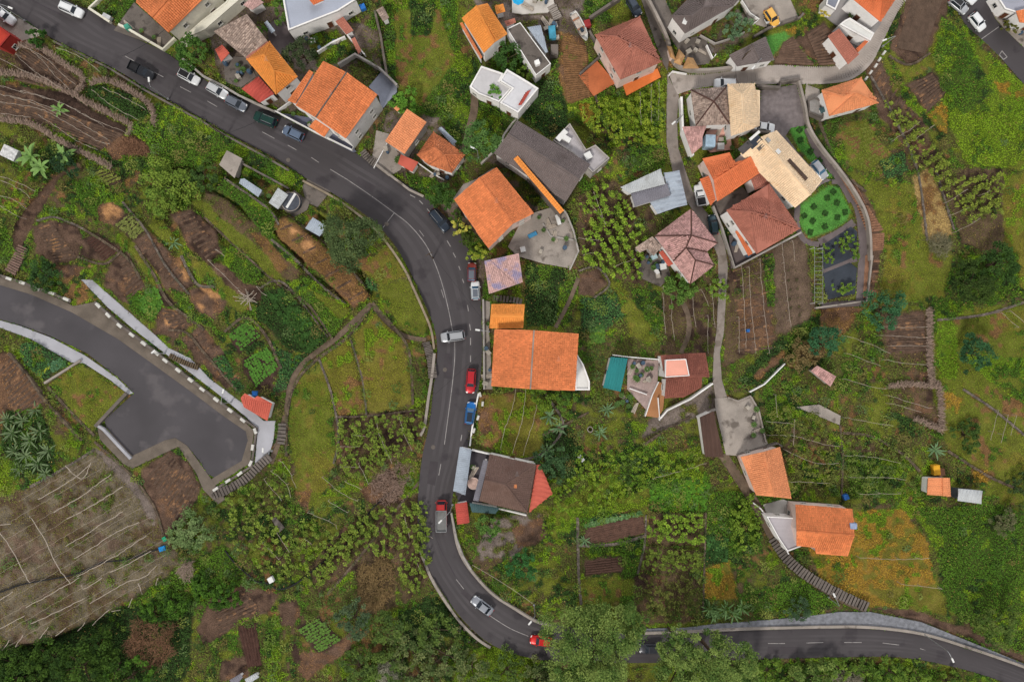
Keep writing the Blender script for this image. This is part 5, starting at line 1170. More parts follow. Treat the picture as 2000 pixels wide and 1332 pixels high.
for a in (("water_drum","red drum beside stored white boat",'drum',1146,51,(1.2,1.3,1.2),col('drumred',(150,46,48)),.3,.3),
 ("chimney","white chimney box on stained concrete flat roof",'chimney',1049,126,(.9,.9,1.0),plaster_w,.4,3.8), ("table","white square table on lilac roof terrace",'table',1148,306,(1.3,1.3,.75),white_p,.5,4.1),
 ("storage_box","blue tarpaulin pile in narrow yard by orange strip field",'tarpaulin',1078,68,(1.3,2.4,1.2),col('bluetarp',(70,150,180)),.1,.3), ("water_tank","grey water tank below blue tarpaulin pile",'tank',1082,105,(1.4,2.0,1.8),conc_d,.0,.2),
 ("storage_chest","white chest lying at edge of concrete patio",'chest',1090,430,(.7,2.0,.6),white_p,.3,.4), ("paddling_mat","blue mat on pale patio corner by pink walled house",'mat',1040,459,(1.8,.8,.12),col('bluemat',(64,136,180)),.45,.42), ("garden_box","white box between hedge and patio",'box',1021,488,(1.0,1.0,.8),white_p,.2,.2),
 ("garden_table","white stone table in weedy yard under blue grey house",'table',612,81,(.9,.9,.6),white_p,.3,.2), ("bin","blue water barrel in weeds near top",'barrel',710,18,(1.0,1.0,1.0),col('bluebin',(40,110,190)),.4,.2), ("bin","blue bin at corner beside lower orange house",'bin',1649,969,(1.0,1.0,.9),col('bluebin2',(50,110,190)),.4,.2),
 ("bin","blue barrel in brown trellis plot",'barrel',1459,646,(.6,.6,.8),col('bluebin',(40,110,190)),.0,.3), ("tarpaulin","bright blue cover at end of black hose in trellis field",'tarpaulin',319,1070,(1.2,.9,.6),col('bluecov',(20,130,200)),.3,.2), ("tarpaulin","green net scrap beside bright blue cover",'net',322,1052,(.7,.9,.3),col('greennet',(20,150,110)),.5,.2),
 ("crate","white crate on vine bank lower left",'crate',531,1130,(1.0,1.1,.8),white_p,.5,.1), ("sheet_table","white speckled sheet over table by banana plants at left",'table',26,302,(3.0,2.2,1.2),col('speckle',(206,206,208),var=.3,scale=2),-.45,.2), ("bin","blue barrel behind red shed at tip of side road",'barrel',500,768,(.9,.9,.9),col('bluebin',(40,110,190)),0,.1),
 ("rubbish_bin","green and white bin beside driveway wall",'bin',253,57,(.9,.9,1.1),col('binteal',(70,150,130)),.5,.2), ("motorbike_cover","white covered scooter at driveway entrance",'scooter',213,36,(1.6,.7,.9),col('coverw',(190,192,196)),-.5,.2), ("crate","yellow crate standing above field hut",'crate',1823,916,(1.3,2.0,1.2),col('yellowbox',(216,160,40)),.1,.2),
 ("crate","brown crate pile beside yellow crate at field hut",'crate',1834,921,(1.2,1.4,1.0),col('brownbox',(130,92,70)),.2,.2), ("plastic_sheet","white plastic sheet caught in scrub left of dark red house",'sheet',1135,895,(.8,1.4,.2),col('plas',(200,200,204)),.7,.3), ("garden_table","white tables in yard of mottled pink house",'table',1294,521,(1.2,1.2,.7),white_p,.2,.2), ("freezer","small white freezer beside yard tables",'freezer',1282,531,(.7,1.0,.8),white_p,.5,.2), ("awning_box","pale blue box in yard of mottled pink house",'box',1276,503,(1.0,.9,1.4),col('paleblue',(186,212,220)),.4,.2),
 ("chimney","blue white chimney on lower orange house",'chimney',1661,1024,(1.3,1.1,1.3),col('chimb',(150,164,196)),0,4.9), ("chimney","small orange chimney pot on brown hip roof",'chimney',1006,948,(.7,.7,.7),col('pot',(190,120,78)),0,5.4), ("satellite_dish","oval white dish on grey brown roof at top",'dish',1338,42,(.8,1.3,.25),white_p,-.4,5.8),
 ("chest","white sun lounger corner of L shaped sofa",'sofa',1097,266,(1.0,2.4,.6),white_p,-.75,4.1), ("sofa","longer white arm of L shaped sofa on roof terrace",'sofa',1104,271,(2.2,.9,.6),white_p,-.55,4.1), ("canopy_window","glass canopy over pale pink courtyard",'canopy',1381,282,(1.9,2.3,2.4),col('bluegl',(160,184,204),rough=.2),-.05,.6), ("bench","white bench with dark cushions in pink courtyard",'bench',1406,288,(1.3,1.3,.8),white_p,.0,.6)):
    BX(*a)
zc = cream_house.location.z; LS = ((1446,300,5.5), (1553,406,5.5), (1486,268,7.53)); RS = ((1517,255,5.5), (1606,353,5.5), (1486,268,7.53)); an = math.atan2(-(353-255), 606-517)
for a in (("solar_panel","larger dark solar panel on cream roof",'solar panel',1474,277,(2.4,1.6,.12),col('solar',(28,38,58),rough=.2,spec=.6),LS), ("solar_panel","lower dark solar panel on cream roof edge",'solar panel',1456,288,(2.4,1.4,.12),col('solar2',(62,58,62),rough=.3),LS), ("water_heater","white tank above solar panel on cream roof",'tank',1474,265,(2.2,.5,.5),white_p,LS), ("skylight","small skylight on left slope of cream roof",'skylight',1486,288,(1.3,.7,.15),conc_d,LS),
 ("skylight","upper square skylight on pale slope of cream roof",'skylight',1499,275,(.9,.9,.18),col('sky1',(170,170,170)),RS), ("skylight","lower square skylight on pale slope of cream roof",'skylight',1519,297,(.9,.9,.18),white_p,RS), ("roof_slot","long dark roof opening on pale slope of cream roof",'roof light',1557,332,(5.0,.8,.16),col('slot',(84,66,58)),RS)):
    onroof(*a, zc, R(-47) if a[7] is RS else R(42) if 'panel' in a[0] or 'heater' in a[0] else R(40))
sheet('pink_courtyard', "1385,248 1424,245 1430,292 1388,298 1370,280", mat('rose_tiles', (226,176,162), .8, .1, .5, 3), .5)
mono("old pink tile lean-to roof below brown pyramid roof", "1333,248 1380,246 1372,268 1372,285 1352,302", 3.6, RO['pinkm'], (.2,.3,.2,0,0), wm=plaster_w, name='lean_to', cat='lean-to', wins=False, caps=False)
# round compass paving, round tank
for nm, lb, x, y, r_, m_, dz_, rim in (('round_mosaic',"round pink mosaic table on black patio of brown house",925,943,1.1,col('mosaic',(196,168,158)),.25,.5), ('round_mosaic',"round pale mosaic on grey terrace by brown red wing",1659,72,.85,col('mosaic2',(208,196,190)),.35,.1), ('water_tank',"round dark water tank with white plank beside sheds",572,397,1.75,col('tankdark',(74,78,88)),.3,1.3)):
    p = P(x, y, dz_); root = thing(nm, lb, 'tank' if 'tank' in nm else 'mosaic', p); b = MB(); b.disc(p, r_, rim, 24); b.obj('drum', m_, root); b = MB()
    for k in range(24): a_ = 6.2832*k/24; b.box(p + Vector((r_*math.cos(a_), r_*math.sin(a_), rim)), (.12, r_*.27, .12), a_)
    b.obj('rim', conc if 'tank' in nm else plaster_p, root)
    if 'tank' in nm: b = MB(); b.box(p + Vector((.1,.2,rim+.1)), (.45,3.2,.06), -.55); b.obj('plank', white_p, root)
# pink tent awnings on the junction wall
for i, (s, lb) in enumerate((("1303,90 1312,92 1320,118 1309,112","leftmost of three tan peaked awnings on lane wall"), ("1326,96 1338,110 1330,128 1316,122","middle of three tan peaked awnings on lane wall"), ("1343,112 1354,114 1365,134 1333,134","rightmost of three tan peaked awnings on lane wall"))):
    q = pp(s); cx = sum(a for a, _ in q)/4; cy = sum(a for _, a in q)/4; hip(lb, s + " %g,%g" % (cx, cy), 2.0, 1.0, roofmat('tan', (204,160,112), .2, .1), style='flat', name='awning', cat='awning', wins=False, wm=plaster_p)

# ------------------------------------------------------------------ small clutter of the yards
CL = {}
def clutter_mesh(kind):
    if kind not in CL:
        b = MB()
        if kind == 'plant_pot':
            b.disc((0, 0, 0), .24, .4, 9, 0, .32)
            for k in range(9): a_ = .7 * k; b.add([(0, 0, .38), (.35*math.cos(a_) - .12*math.sin(a_), .35*math.sin(a_) + .12*math.cos(a_), .62), (.6*math.cos(a_), .6*math.sin(a_), .5), (.35*math.cos(a_) + .12*math.sin(a_), .35*math.sin(a_) - .12*math.cos(a_), .62)], [(0, 1, 2, 3)], 1)
            o = b.obj(kind, [col('clay', (150,92,66)), col('potleaf', (74,104,48))])
        elif kind == 'barrel': b.disc((0, 0, 0), .33, .45, 10, 0, .37); b.disc((0, 0, .45), .37, .42, 10, 0, .33); o = b.obj(kind, col('barrel', (70,90,112)))
        elif kind == 'plank_stack':
            for k in range(5): b.box((random.uniform(-.1, .1), (k % 3) * .24 - .24, .05 + .07 * (k // 3)), (2.0, .2, .06), random.uniform(-.06, .06))
            o = b.obj(kind, wood_g)
        else: b.box((0, 0, .3), (.8, .6, .6), 0); b.box((0, 0, .62), (.86, .66, .05), .02); o = b.obj(kind, col('crate', (168,160,150)))
        CL[kind] = o.data; bpy.data.objects.remove(o)
    return CL[kind]
def clutter(where, s, n, dz=.3):
    poly = pp(s); a = np.array(poly); rg = random.Random(int(a.sum())); k = 0
    while k < n:
        x = rg.uniform(a[:, 0].min(), a[:, 0].max()); y = rg.uniform(a[:, 1].min(), a[:, 1].max())
        if not inpoly(np.array([x]), np.array([y]), poly)[0]: continue
        kd = rg.choice(['plant_pot', 'plant_pot', 'barrel', 'storage_crate', 'plank_stack']); o = bpy.data.objects.new(kd, clutter_mesh(kd)); COL.objects.link(o); o.location = P(x, y, dz); o.rotation_euler = (0, 0, rg.uniform(0, 6)); q = rg.uniform(.8, 1.3); o.scale = (q, q, q)
        nm = kd.replace('_', ' '); tag(o, "%s standing %s" % ({'plant_pot': 'clay plant pot', 'barrel': 'blue grey barrel', 'storage_crate': 'pale crate', 'plank_stack': 'stack of planks'}[kd], where), nm, "%s %s" % (nm, where)); k += 1
for wh, s, n, dz in (("on yard beside mottled old house", "440,125 475,120 495,148 465,165", 9, .15), ("in weedy yard under blue grey house", "590,70 650,60 668,85 625,105", 9, .2), ("on terrace of big double house", "565,222 600,228 640,262 600,250", 5, .35), ("in grey yard below orange single slope house", "735,262 755,285 785,305 765,335", 5, .2), ("beside weathered orange cottage", "840,335 880,340 900,325 900,345 860,355", 6, .1), ("on concrete patio by pink walled house", "1045,425 1095,415 1120,480 1105,510 1050,500", 10, .36), ("on white terrace near blue parasol", "1025,-5 1075,-5 1080,10 1030,22", 6, .36), ("in narrow yard right of grey flat roof", "1062,45 1085,40 1092,110 1080,120", 8, .15), ("on pink patio beside teal roof", "1230,704 1280,708 1278,745 1235,750", 16, .36), ("below pink patio on white rubble terrace", "1195,768 1255,778 1250,800 1200,790", 10, .1), ("in yard of mottled pink house", "1255,500 1300,505 1300,545 1265,540", 9, .2), ("on forecourt below grey roofed house", "1325,60 1365,75 1385,100 1350,120", 9, .12), ("in pink courtyard beside brown pyramid roof", "1390,252 1425,250 1428,290 1392,292", 7, .56), ("on dark patio of broad terracotta house", "1430,465 1448,460 1470,495 1432,515", 4, .56), ("on terrace near curved concrete lane", "1635,10 1690,10 1705,50 1660,50", 8, .36), ("on concrete yard below narrow lane", "1455,790 1478,800 1490,850 1470,855", 7, .16), ("on black patio of brown hip house", "905,890 935,888 925,930 900,930", 5, .26), ("along forecourt of wide orange house", "945,600 955,600 958,750 947,750", 7, .16), ("on driveway beside large orange house", "235,60 262,20 300,50 325,90", 4, .16), ("beside upper right road house", "1950,30 1985,40 2000,90 1975,80", 5, .2), ("around sheds in terrace garden", "505,375 530,380 540,420 560,430 585,420 540,440 500,395", 8, .3)): clutter(wh, s, n, dz)
# overhead lines
def pole_line(label, a, c, ha=7, hc=7, sag=.8):
    A_, C_ = P(*a, ha), P(*c, hc); b = MB(); b.tube([A_.lerp(C_, t) - Vector((0, 0, 4 * sag * t * (1 - t))) for t in np.linspace(0, 1, 10)], .03, 4); tag(b.obj('overhead_cable', blackp), label, 'cable')
for lb, a, c in (("dark cable crossing road by parked white compact car", (846,500), (955,640)), ("dark cable over faded pink roof", (955,505), (1012,560)), ("dark cable crossing road below silver off-roader", (850,770), (950,680)), ("dark cable over lane by old brown pyramid roof", (1437,128), (1445,168)), ("dark cable at upper left road above driveway", (238,110), (330,50)), ("dark cable crossing upper road by green off-roader", (440,262), (540,215))): pole_line(lb, a, c)
for lb, x, y in (("wooden utility pole at forecourt of wide orange house", 950, 632), ("wooden utility pole on bank opposite parked cars", 442, 268), ("wooden utility pole at lane by cream roof", 1437, 132), ("wooden utility pole left of the bend", 846, 505)):
    p = P(x, y); root = thing('utility_pole', lb, 'utility pole', p); b = MB(); b.tube([p, p + Vector((0, 0, 7.2))], .13, 7, r1=.09); b.obj('pole', bark, root); b = MB(); b.box(p + Vector((0, 0, 6.8)), (1.4, .1, .1), .5); b.obj('crossarm', bark, root)
for lb, x, y, h in (("aerial on bright orange hip roof", 525, 122, 7.6), ("aerial on square orange tiled house", 970, 395, 8.0), ("aerial on brown hip roof with thin mast", 1010, 922, 6.6), ("aerial on big orange double house", 650, 185, 8.6), ("aerial on terracotta pink hip roof", 1228, 95, 7.2), ("aerial on broad terracotta roof", 1490, 425, 7.8), ("aerial on wide orange double house", 1090, 700, 7.2)):
    p = P(x, y, h); root = thing('aerial', lb, 'aerial', p); b = MB(); b.tube([p - Vector((0, 0, .6)), p + Vector((0, 0, 1.6))], .025, 5); b.obj('mast', metal_g, root)
    for k in range(5): b = MB(); b.tube([p + Vector((-.35 + .06*k, .2*k - .4, 1.5)), p + Vector((.35 - .06*k, .2*k - .4, 1.5))], .015, 4); b.obj('rod', metal_g, root)
# ------------------------------------------------------------------ vegetation
def leaf_mesh(Pn, size, col, tilt=.9, aspect=.55, up=None):
    """one folded leaf (two triangles) per point"""
    N = len(Pn); az = RNG.uniform(0, 6.2832, N); el = RNG.uniform(-.15, tilt, N) if up is None else up
    d = np.c_[np.cos(az) * np.cos(el), np.sin(az) * np.cos(el), np.sin(el)]; s_ = np.c_[-np.sin(az), np.cos(az), RNG.uniform(-.5, .5, N)]
    sz = np.broadcast_to(size, N)[:, None]; V = np.zeros((N, 4, 3)); V[:, 0] = Pn - d * sz * .5; V[:, 1] = Pn + s_ * sz * aspect * .5 + [0, 0, .04]; V[:, 2] = Pn + d * sz * .5; V[:, 3] = Pn - s_ * sz * aspect * .5 + [0, 0, .04]
    Fc = (np.arange(N) * 4)[:, None] + np.array([[0, 3, 2, 1]]); return V.reshape(-1, 3), Fc, np.repeat(col, 4, axis=0)
def mixcol(a, b, t):
    a = np.array(lin(a)); b = np.array(lin(b)); t = np.asarray(t)[:, None]; c = a * (1 - t) + b * t; g = c.mean(axis=1, keepdims=True); return (g + (c - g) * .98) * np.array([1.03, 1.01, .94])
def world_np(px, py, dz):
    z_ = np.array(dz, float)
    for _ in range(4): k = (HC - z_) / F; x = (px - 1000) * k; y = (666 - py) * k; z_ = -0.03 * x + .012 * y + dz
    return np.c_[x, y, z_]
GAIN = 1.28
CG = 1.4          # crowns hold much of their own shade
def scatter_zones():
    ids = {k: i for i, k in enumerate(ZK)}; clump = fbm(PX, PY, 26, 71); patch = fbm(PX, PY, 120, 91); tint = fbm(PX, PY, 34, 171)
    groups = {}
    for t in ZK:
        g, la, lb, dens, size, hgt = ZT[t]
        if dens <= 0: continue
        ii, jj = np.where((ZI == ids[t]) & ~EXC)
        if len(ii) == 0: continue
        wgt = (.35 + 1.3 * clump[ii, jj]) * (.7 + .6 * patch[ii, jj]); n = int(len(ii) * .04 * dens)
        if n < 3: continue
        k = RNG.choice(len(ii), n, p=wgt / wgt.sum()); i = ii[k]; j = jj[k]
        x = GX[j] + RNG.uniform(-1, 1, n); y = GY[i] + RNG.uniform(-1, 1, n); c = clump[i, j]
        hh = DZ[i, j] + hgt * (.12 + 2.6 * np.clip(c - .3, 0, 1) ** 1.3) * RNG.uniform(.2, 1.1, n)
        tt = np.clip(1.5 * (patch[i, j] - .2) + RNG.normal(0, .2, n), 0, 1); col_ = mixcol(la, lb, tt) * (GAIN * RNG.uniform(.84, 1.16, n) * (.74 + .52 * tint[i, j]))[:, None]
        # stray seed heads and dry tips
        dry = RNG.random(n) < .02; col_[dry] = np.array(lin((166,142,84))) * RNG.uniform(.7, 1.1, dry.sum())[:, None]
        groups.setdefault(t, []).append((world_np(x, y, hh), size * RNG.uniform(.6, 1.45, n), col_))
    names = dict(weeds='weeds', grass='meadow_grass', ogras='meadow_grass', lush='green_growth', bright='pale_growth', dark='dark_growth', teal='vegetable_growth', yellow='yellow_weeds', dry='dry_weeds', straw='straw', soil='soil_weeds', dsoil='soil_weeds', tfield='vineyard_weeds', litter='dry_litter', tan='dry_litter', tsoil='vineyard_weeds', gsoil='soil_weeds', yard='yard_weeds', gravel='soil_weeds', lawn='lawn_grass')
    for t, L_ in groups.items():
        for Pn, sz, cl in L_:
            V, Fc, C = leaf_mesh(Pn, sz, cl, .9 if t != 'lawn' else .5, .5); npmesh(names[t], V, Fc, M_LEAF, colors=C, kind='stuff')
def crown_pts(c, rx, ry, rz_, ncl, nl, leaf, ca, cb_, seed, flat=.35):
    rg = np.random.default_rng(seed); u = rg.normal(size=(ncl, 3)); u /= np.linalg.norm(u, axis=1)[:, None]; u[:, 2] = np.abs(u[:, 2]) * (1 if flat > 0 else 1) - flat * .6
    rad = rg.uniform(.45, 1.0, ncl) ** .6 * (1 + .22 * np.sin(3 * np.arctan2(u[:, 1], u[:, 0]) + seed)); cc = u * rad[:, None] * [rx, ry, rz_]
    idx = rg.integers(0, ncl, nl); cr = rg.uniform(.11, .25, ncl) * (rx + ry) / 2
    off = rg.normal(size=(nl, 3)); off /= np.linalg.norm(off, axis=1)[:, None]; off *= (rg.random(nl) ** .45)[:, None] * cr[idx][:, None]; off[:, 2] *= .75
    Pn = cc[idx] + off + np.array(c); tone = rg.uniform(0, 1, ncl)[idx]; bright = .75 + .4 * rg.random(nl)
    return Pn, leaf * rg.uniform(.6, 1.3, nl), mixcol(ca, cb_, np.clip(tone + rg.normal(0, .2, nl), 0, 1)) * (CG * bright)[:, None]
def scrub(n=1500):
    """undergrowth: low leafy mounds, too many to count, over the rough plots"""
    ok = np.isin(ZI, [ZK.index(k) for k in ('weeds', 'lush', 'dark', 'bright', 'ogras', 'teal')]) & ~(blur(EXC.astype(float), 5) > .02)
    wt = np.where(np.isin(ZI, [ZK.index('ogras'), ZK.index('bright')]), .3, 1.0) * (.15 + fbm(PX, PY, 70, 417) ** 2); wt[~ok] = 0; wt[(PX > 1800) & (PY > 560)] *= .12; wt[(PX > 1830) & (PY < 560)] *= .3; wt[(PX < 560) & (PY > 340) & (PY < 760)] *= .35; k = RNG.choice(wt.size, n, replace=False, p=(wt / wt.sum()).ravel()); i, j = np.unravel_index(k, wt.shape)
    c = world_np(GX[j], GY[i], DZ[i, j]); r = RNG.uniform(.45, 1.35, n) * (.8 + .5 * RNG.random(n)); nl = (42 * r ** 1.5 + 16).astype(int); idx = np.repeat(np.arange(n), nl); N = len(idx)
    u = RNG.normal(size=(N, 3)); u /= np.linalg.norm(u, axis=1)[:, None]; u[:, 2] = np.abs(u[:, 2]) * .85; Pn = c[idx] + u * (r[idx] * RNG.uniform(.55, 1.05, N))[:, None]
    pal = np.array([lin(q) for q in ((96,116,52), (72,94,44), (58,78,40), (112,122,60), (84,104,62), (104,98,56))]); cl = pal[RNG.integers(0, 6, n)][idx] * (1.3 * RNG.uniform(.8, 1.2, N))[:, None]
    V, Fc, C = leaf_mesh(Pn, .3 * RNG.uniform(.6, 1.4, N), cl, 1.0, .6); npmesh('undergrowth', V, Fc, M_LEAF, colors=C, kind='stuff')
SEED = [100]
def tree(label, px, py, r, h, ca, cb_, n=900, leaf=.42, ncl=26, name='tree', cat='tree', ry=None, dz=0.0, trunk=True, squash=.75, group=None):
    SEED[0] += 1; cz = h - r * squash * .55; p = P(px, py, gz(px, py) + cz + dz); base = Vector((p.x, p.y, T(p.x, p.y) + gz(px, py) + dz)); root = thing(name, label, cat, base, group)
    n = int(n * 1.35); ncl = int(ncl * 1.5); Pn, sz, cl = crown_pts(p, r, ry or r, r * squash, ncl, n, leaf, ca, cb_, SEED[0]); V, Fc, C = leaf_mesh(Pn, sz, cl, 1.0, .62); npmesh('crown', V, Fc, M_LEAF, root, C)
    b = MB(); b.tube([base - Vector((0,0,.3)), base + Vector((.05*r,.03*r,cz*.5)), p], .06*r + .04, 7, r1=.03*r)
    for k in range(5):
        a_ = 1.257*k + SEED[0]; e = p + Vector((math.cos(a_)*r*.6, math.sin(a_)*r*.6, r*.2)); b.tube([base.lerp(p, .55), base.lerp(p, .8) + (e-p)*.4, e], .03*r + .02, 5, r1=.012*r)
    b.obj('trunk', bark, root); return root
def twigs(label, px, py, r, h, ca, n=700, name='dry_bush', ry=None, core=True):
    """leafless thorny bush: a dome of fine twigs"""
    SEED[0] += 1; rg = np.random.default_rng(SEED[0]); base = PG(px, py); root = thing(name, label, 'bush', base); ry = ry or r
    th = rg.uniform(0, 6.2832, n); q = rg.random(n) ** .5 * (1 + .24*np.sin(2*th + SEED[0]) + .16*np.sin(5*th + 2*SEED[0])); cx = np.c_[np.cos(th)*q*r, np.sin(th)*q*ry, h*np.sqrt(np.clip(1-q*q*.9, 0, 1))*rg.uniform(.5, 1, n)] + np.array(base)
    az = rg.uniform(0, 6.2832, n); el = rg.uniform(.0, 1.0, n); L = rg.uniform(.4, 1.1, n)[:, None]; d = np.c_[np.cos(az)*np.cos(el), np.sin(az)*np.cos(el), np.sin(el)]*L; s_ = np.c_[-np.sin(az), np.cos(az), 0*az]*.035
    V = np.stack([cx - s_, cx + s_, cx + d + s_*.4, cx + d - s_*.4], 1); cl = np.repeat(np.array(lin(ca))[None]*rg.uniform(.5, 1.5, n)[:, None], 4, axis=0); npmesh('twigs', V.reshape(-1, 3), (np.arange(n)*4)[:, None] + np.array([[0,1,2,3]]), M_LEAF, root, cl)
    b = MB()
    for k in range(7): a_ = .9*k; b.tube([base, base + Vector((math.cos(a_)*r*.5, math.sin(a_)*ry*.5, h*.8))], .06, 5, r1=.02)
    b.obj('stems', bark, root)
    return root
def blade_mesh(L, wd, droop, colr):
    b = MB(); n = 6
    for i in range(n + 1):
        t = i / n; x = L * t; z_ = L * (.75*t - droop*t*t); w_ = wd * math.sin(math.pi * min(1, .12 + .88*t)) ** .7 if i < n else .01
        b.v += [Vector((x, -w_, z_ + w_*.35)), Vector((x, 0, z_)), Vector((x, w_, z_ + w_*.35))]
    for i in range(n):
        for k in (0, 1): q = i*3 + k; b.f.append([q, q+3, q+4, q+1]); b.m.append(0)
    o = b.obj('leaf', colr); me = o.data; bpy.data.objects.remove(o); return me
BLADES = {}
def rosette(label, px, py, L, n, colr, kname, wd=.18, droop=.5, name='agave', h=0.0, cat='plant', group=None):
    key = (kname, round(L, 1))
    if key not in BLADES: BLADES[key] = blade_mesh(L, wd * L, droop, mat('blade_' + kname, colr, .6, .2, 2, 9))
    base = PG(px, py); root = thing(name, label, cat, base, group)
    if h: b = MB(); b.tube([base, base + Vector((.1, 0, h))], .16, 7, r1=.11); b.obj('stem', mat('stem_green', (110,120,70), .8), root)
    for k in range(n):
        o = bpy.data.objects.new('leaf', BLADES[key]); COL.objects.link(o); o.parent = root; o.location = (0, 0, h); o.rotation_euler = (random.uniform(-.2, .2), random.uniform(-.35, .35), 6.2832*k/n*1.0 + random.uniform(-.3, .3)); s_ = random.uniform(.7, 1.1); o.scale = (s_, s_, s_)
    return root
# crops set out in rows: each plant is a thing sharing one mesh
def crop_mesh(name, r, n, ca, cb_, seed):
    rg = np.random.default_rng(seed); V = []; Fc = []; C = []
    for k in range(n):
        a_ = 6.2832*k/n + rg.uniform(-.3, .3); ln = r*rg.uniform(.75, 1.1); e = rg.uniform(.25, .8); d = np.array([math.cos(a_), math.sin(a_), math.tan(e)*.6]); s_ = np.array([-math.sin(a_), math.cos(a_), 0])*ln*.34; i = len(V)
        V += [np.zeros(3), d*ln*.55 + s_, d*ln*[1,1,.75], d*ln*.55 - s_]; Fc.append([i, i+1, i+2, i+3]); c = mixcol(ca, cb_, [rg.random()])[0]*rg.uniform(.8, 1.15); C += [c, c, c, c]
    o = npmesh(name, np.array(V), np.array(Fc), M_LEAF, colors=np.array(C)); me = o.data; bpy.data.objects.remove(o); return me
def crops(label, quad, rows, per, name, r, ca, cb_, n=9, cat='plant', jit=.14, skip=.07):
    q = [np.array(p) for p in pp(quad)]; ms = [crop_mesh(name, r, n, ca, cb_, 500 + k + rows*7) for k in range(3)]
    for i in range(rows):
        for j in range(per):
            if random.random() < skip: continue
            u = (i + .5)/rows; v = (j + .5)/per; p = (q[0]*(1-u) + q[3]*u)*(1-v) + (q[1]*(1-u) + q[2]*u)*v; o = bpy.data.objects.new(name, random.choice(ms)); COL.objects.link(o)
            o.location = PG(p[0] + random.gauss(0, jit*4), p[1] + random.gauss(0, jit*4), .05); o.rotation_euler = (0, 0, random.uniform(0, 6)); s_ = random.uniform(.55, 1.3); o.scale = (s_, s_, s_); tag(o, label, cat, label)
def furrows(quad, n, m=None, wd=.5, ht=.22, name='ploughed_bed'):
    """earth ridges, each a piece of the bed"""
    q = [np.array(p) for p in pp(quad)]; c = sum(q)/4; p0 = PG(*c); root = bpy.data.objects.new(name, None); COL.objects.link(root); root.location = p0; root['kind'] = 'structure'
    for i in range(n):
        u = (i + .5)/n; a = q[0]*(1-u) + q[3]*u; e = q[1]*(1-u) + q[2]*u; W = [PG(*(a*(1-t) + e*t), .02) for t in np.linspace(0, 1, 8)]; b = MB()
        for k in range(7):
            for p in ((W[k], W[k+1]),):
                d = (p[1]-p[0]); sd = Vector((-d.y, d.x, 0)).normalized()*wd/2; up = Vector((0,0,ht*random.uniform(.7,1.2))); j = random.uniform(-.06,.06)*Vector((1,1,0)); b.add([p[0]-sd, p[1]-sd, p[1]+j+up, p[0]+j+up, p[0]+sd, p[1]+sd], [(0,1,2,3),(3,2,5,4)])
        b.obj('ridge', m or mat('ridge_soil', (104,76,62), .95, .25, 1, 8, .5), root)
PM = []
def post_mesh():
    if not PM:
        b = MB(); b.tube([(0, 0, 0), (.02, 0, 1.72)], .05, 5); o = b.obj('post', wood_g); PM.append(o.data); bpy.data.objects.remove(o)
    return PM[0]
def trellis(label, lines, name='vine_trellis', h=1.5, leaves=None, wr=.035, posts=True, group=None, row=None):
    """weathered cross poles and wires carried on posts; leaves = (poly px, colour a, colour b, clumps, leaves)"""
    L_ = [pp(s) for s in lines]; p0 = PG(*(L_[0][0] if L_ else leaves[0][0][0])); root = thing(name, label, 'trellis', p0, group)
    for pts in L_:
        q = resample(crom(pts, 5), max(4, int(plen(pts)/7))); W = [PG(x, y, h + random.gauss(0, .06)) + Vector((random.gauss(0, .06), random.gauss(0, .06), 0)) for x, y in q]; b = MB(); b.tube(W, wr, 4); pole = b.obj('pole', wood_g, root)
        if posts:
            for k in range(0, len(W), 5):
                o = bpy.data.objects.new('post', post_mesh()); COL.objects.link(o); o.parent = pole; o.location = W[k] - Vector((0, 0, h + .2))
    if leaves:
        for (poly, ca, cb_, ncl, nl) in leaves:
            ncl = int(ncl * 1.9); nl = int(nl * 1.3)
            a = np.array(poly); rg = np.random.default_rng(int(a.sum()) % 9999); pts = []
            while len(pts) < ncl:
                x = rg.uniform(a[:,0].min(), a[:,0].max()); y = rg.uniform(a[:,1].min(), a[:,1].max())
                if row is not None:                       # plants stand in rows
                    ca_, sa_ = math.cos(R(row[0])), math.sin(R(row[0])); v = -x * sa_ + y * ca_; v2 = round(v / row[1]) * row[1] + rg.normal(0, 3.6); x += -(v2 - v) * sa_; y += (v2 - v) * ca_
                if inpoly(np.array([x]), np.array([y]), poly)[0]: pts.append((x, y))
            pts = np.array(pts); ncl = len(pts); idx = rg.integers(0, ncl, nl); rr = rg.uniform(1.4, 6.6 if row is None else 6.2, ncl)[idx]; th = rg.uniform(0, 6.2832, nl); q = rg.random(nl)**.6
            x = pts[idx,0] + np.cos(th)*rr*q; y = pts[idx,1] + np.sin(th)*rr*q; hh = np.array([gz(s_, t_) for s_, t_ in zip(x, y)]) + h*rg.uniform(.45, 1.15, nl); tone = rg.random(ncl)[idx]
            V, Fc, C = leaf_mesh(world_np(x, y, hh), .27*rg.uniform(.6, 1.4, nl), mixcol(ca, cb_, np.clip(tone + rg.normal(0,.2,nl), 0, 1))*(rg.uniform(.7, 1.3, ncl)[idx]*rg.uniform(.8, 1.2, nl))[:,None], .8, .75); npmesh('foliage', V, Fc, M_LEAF, root, C)
    return root
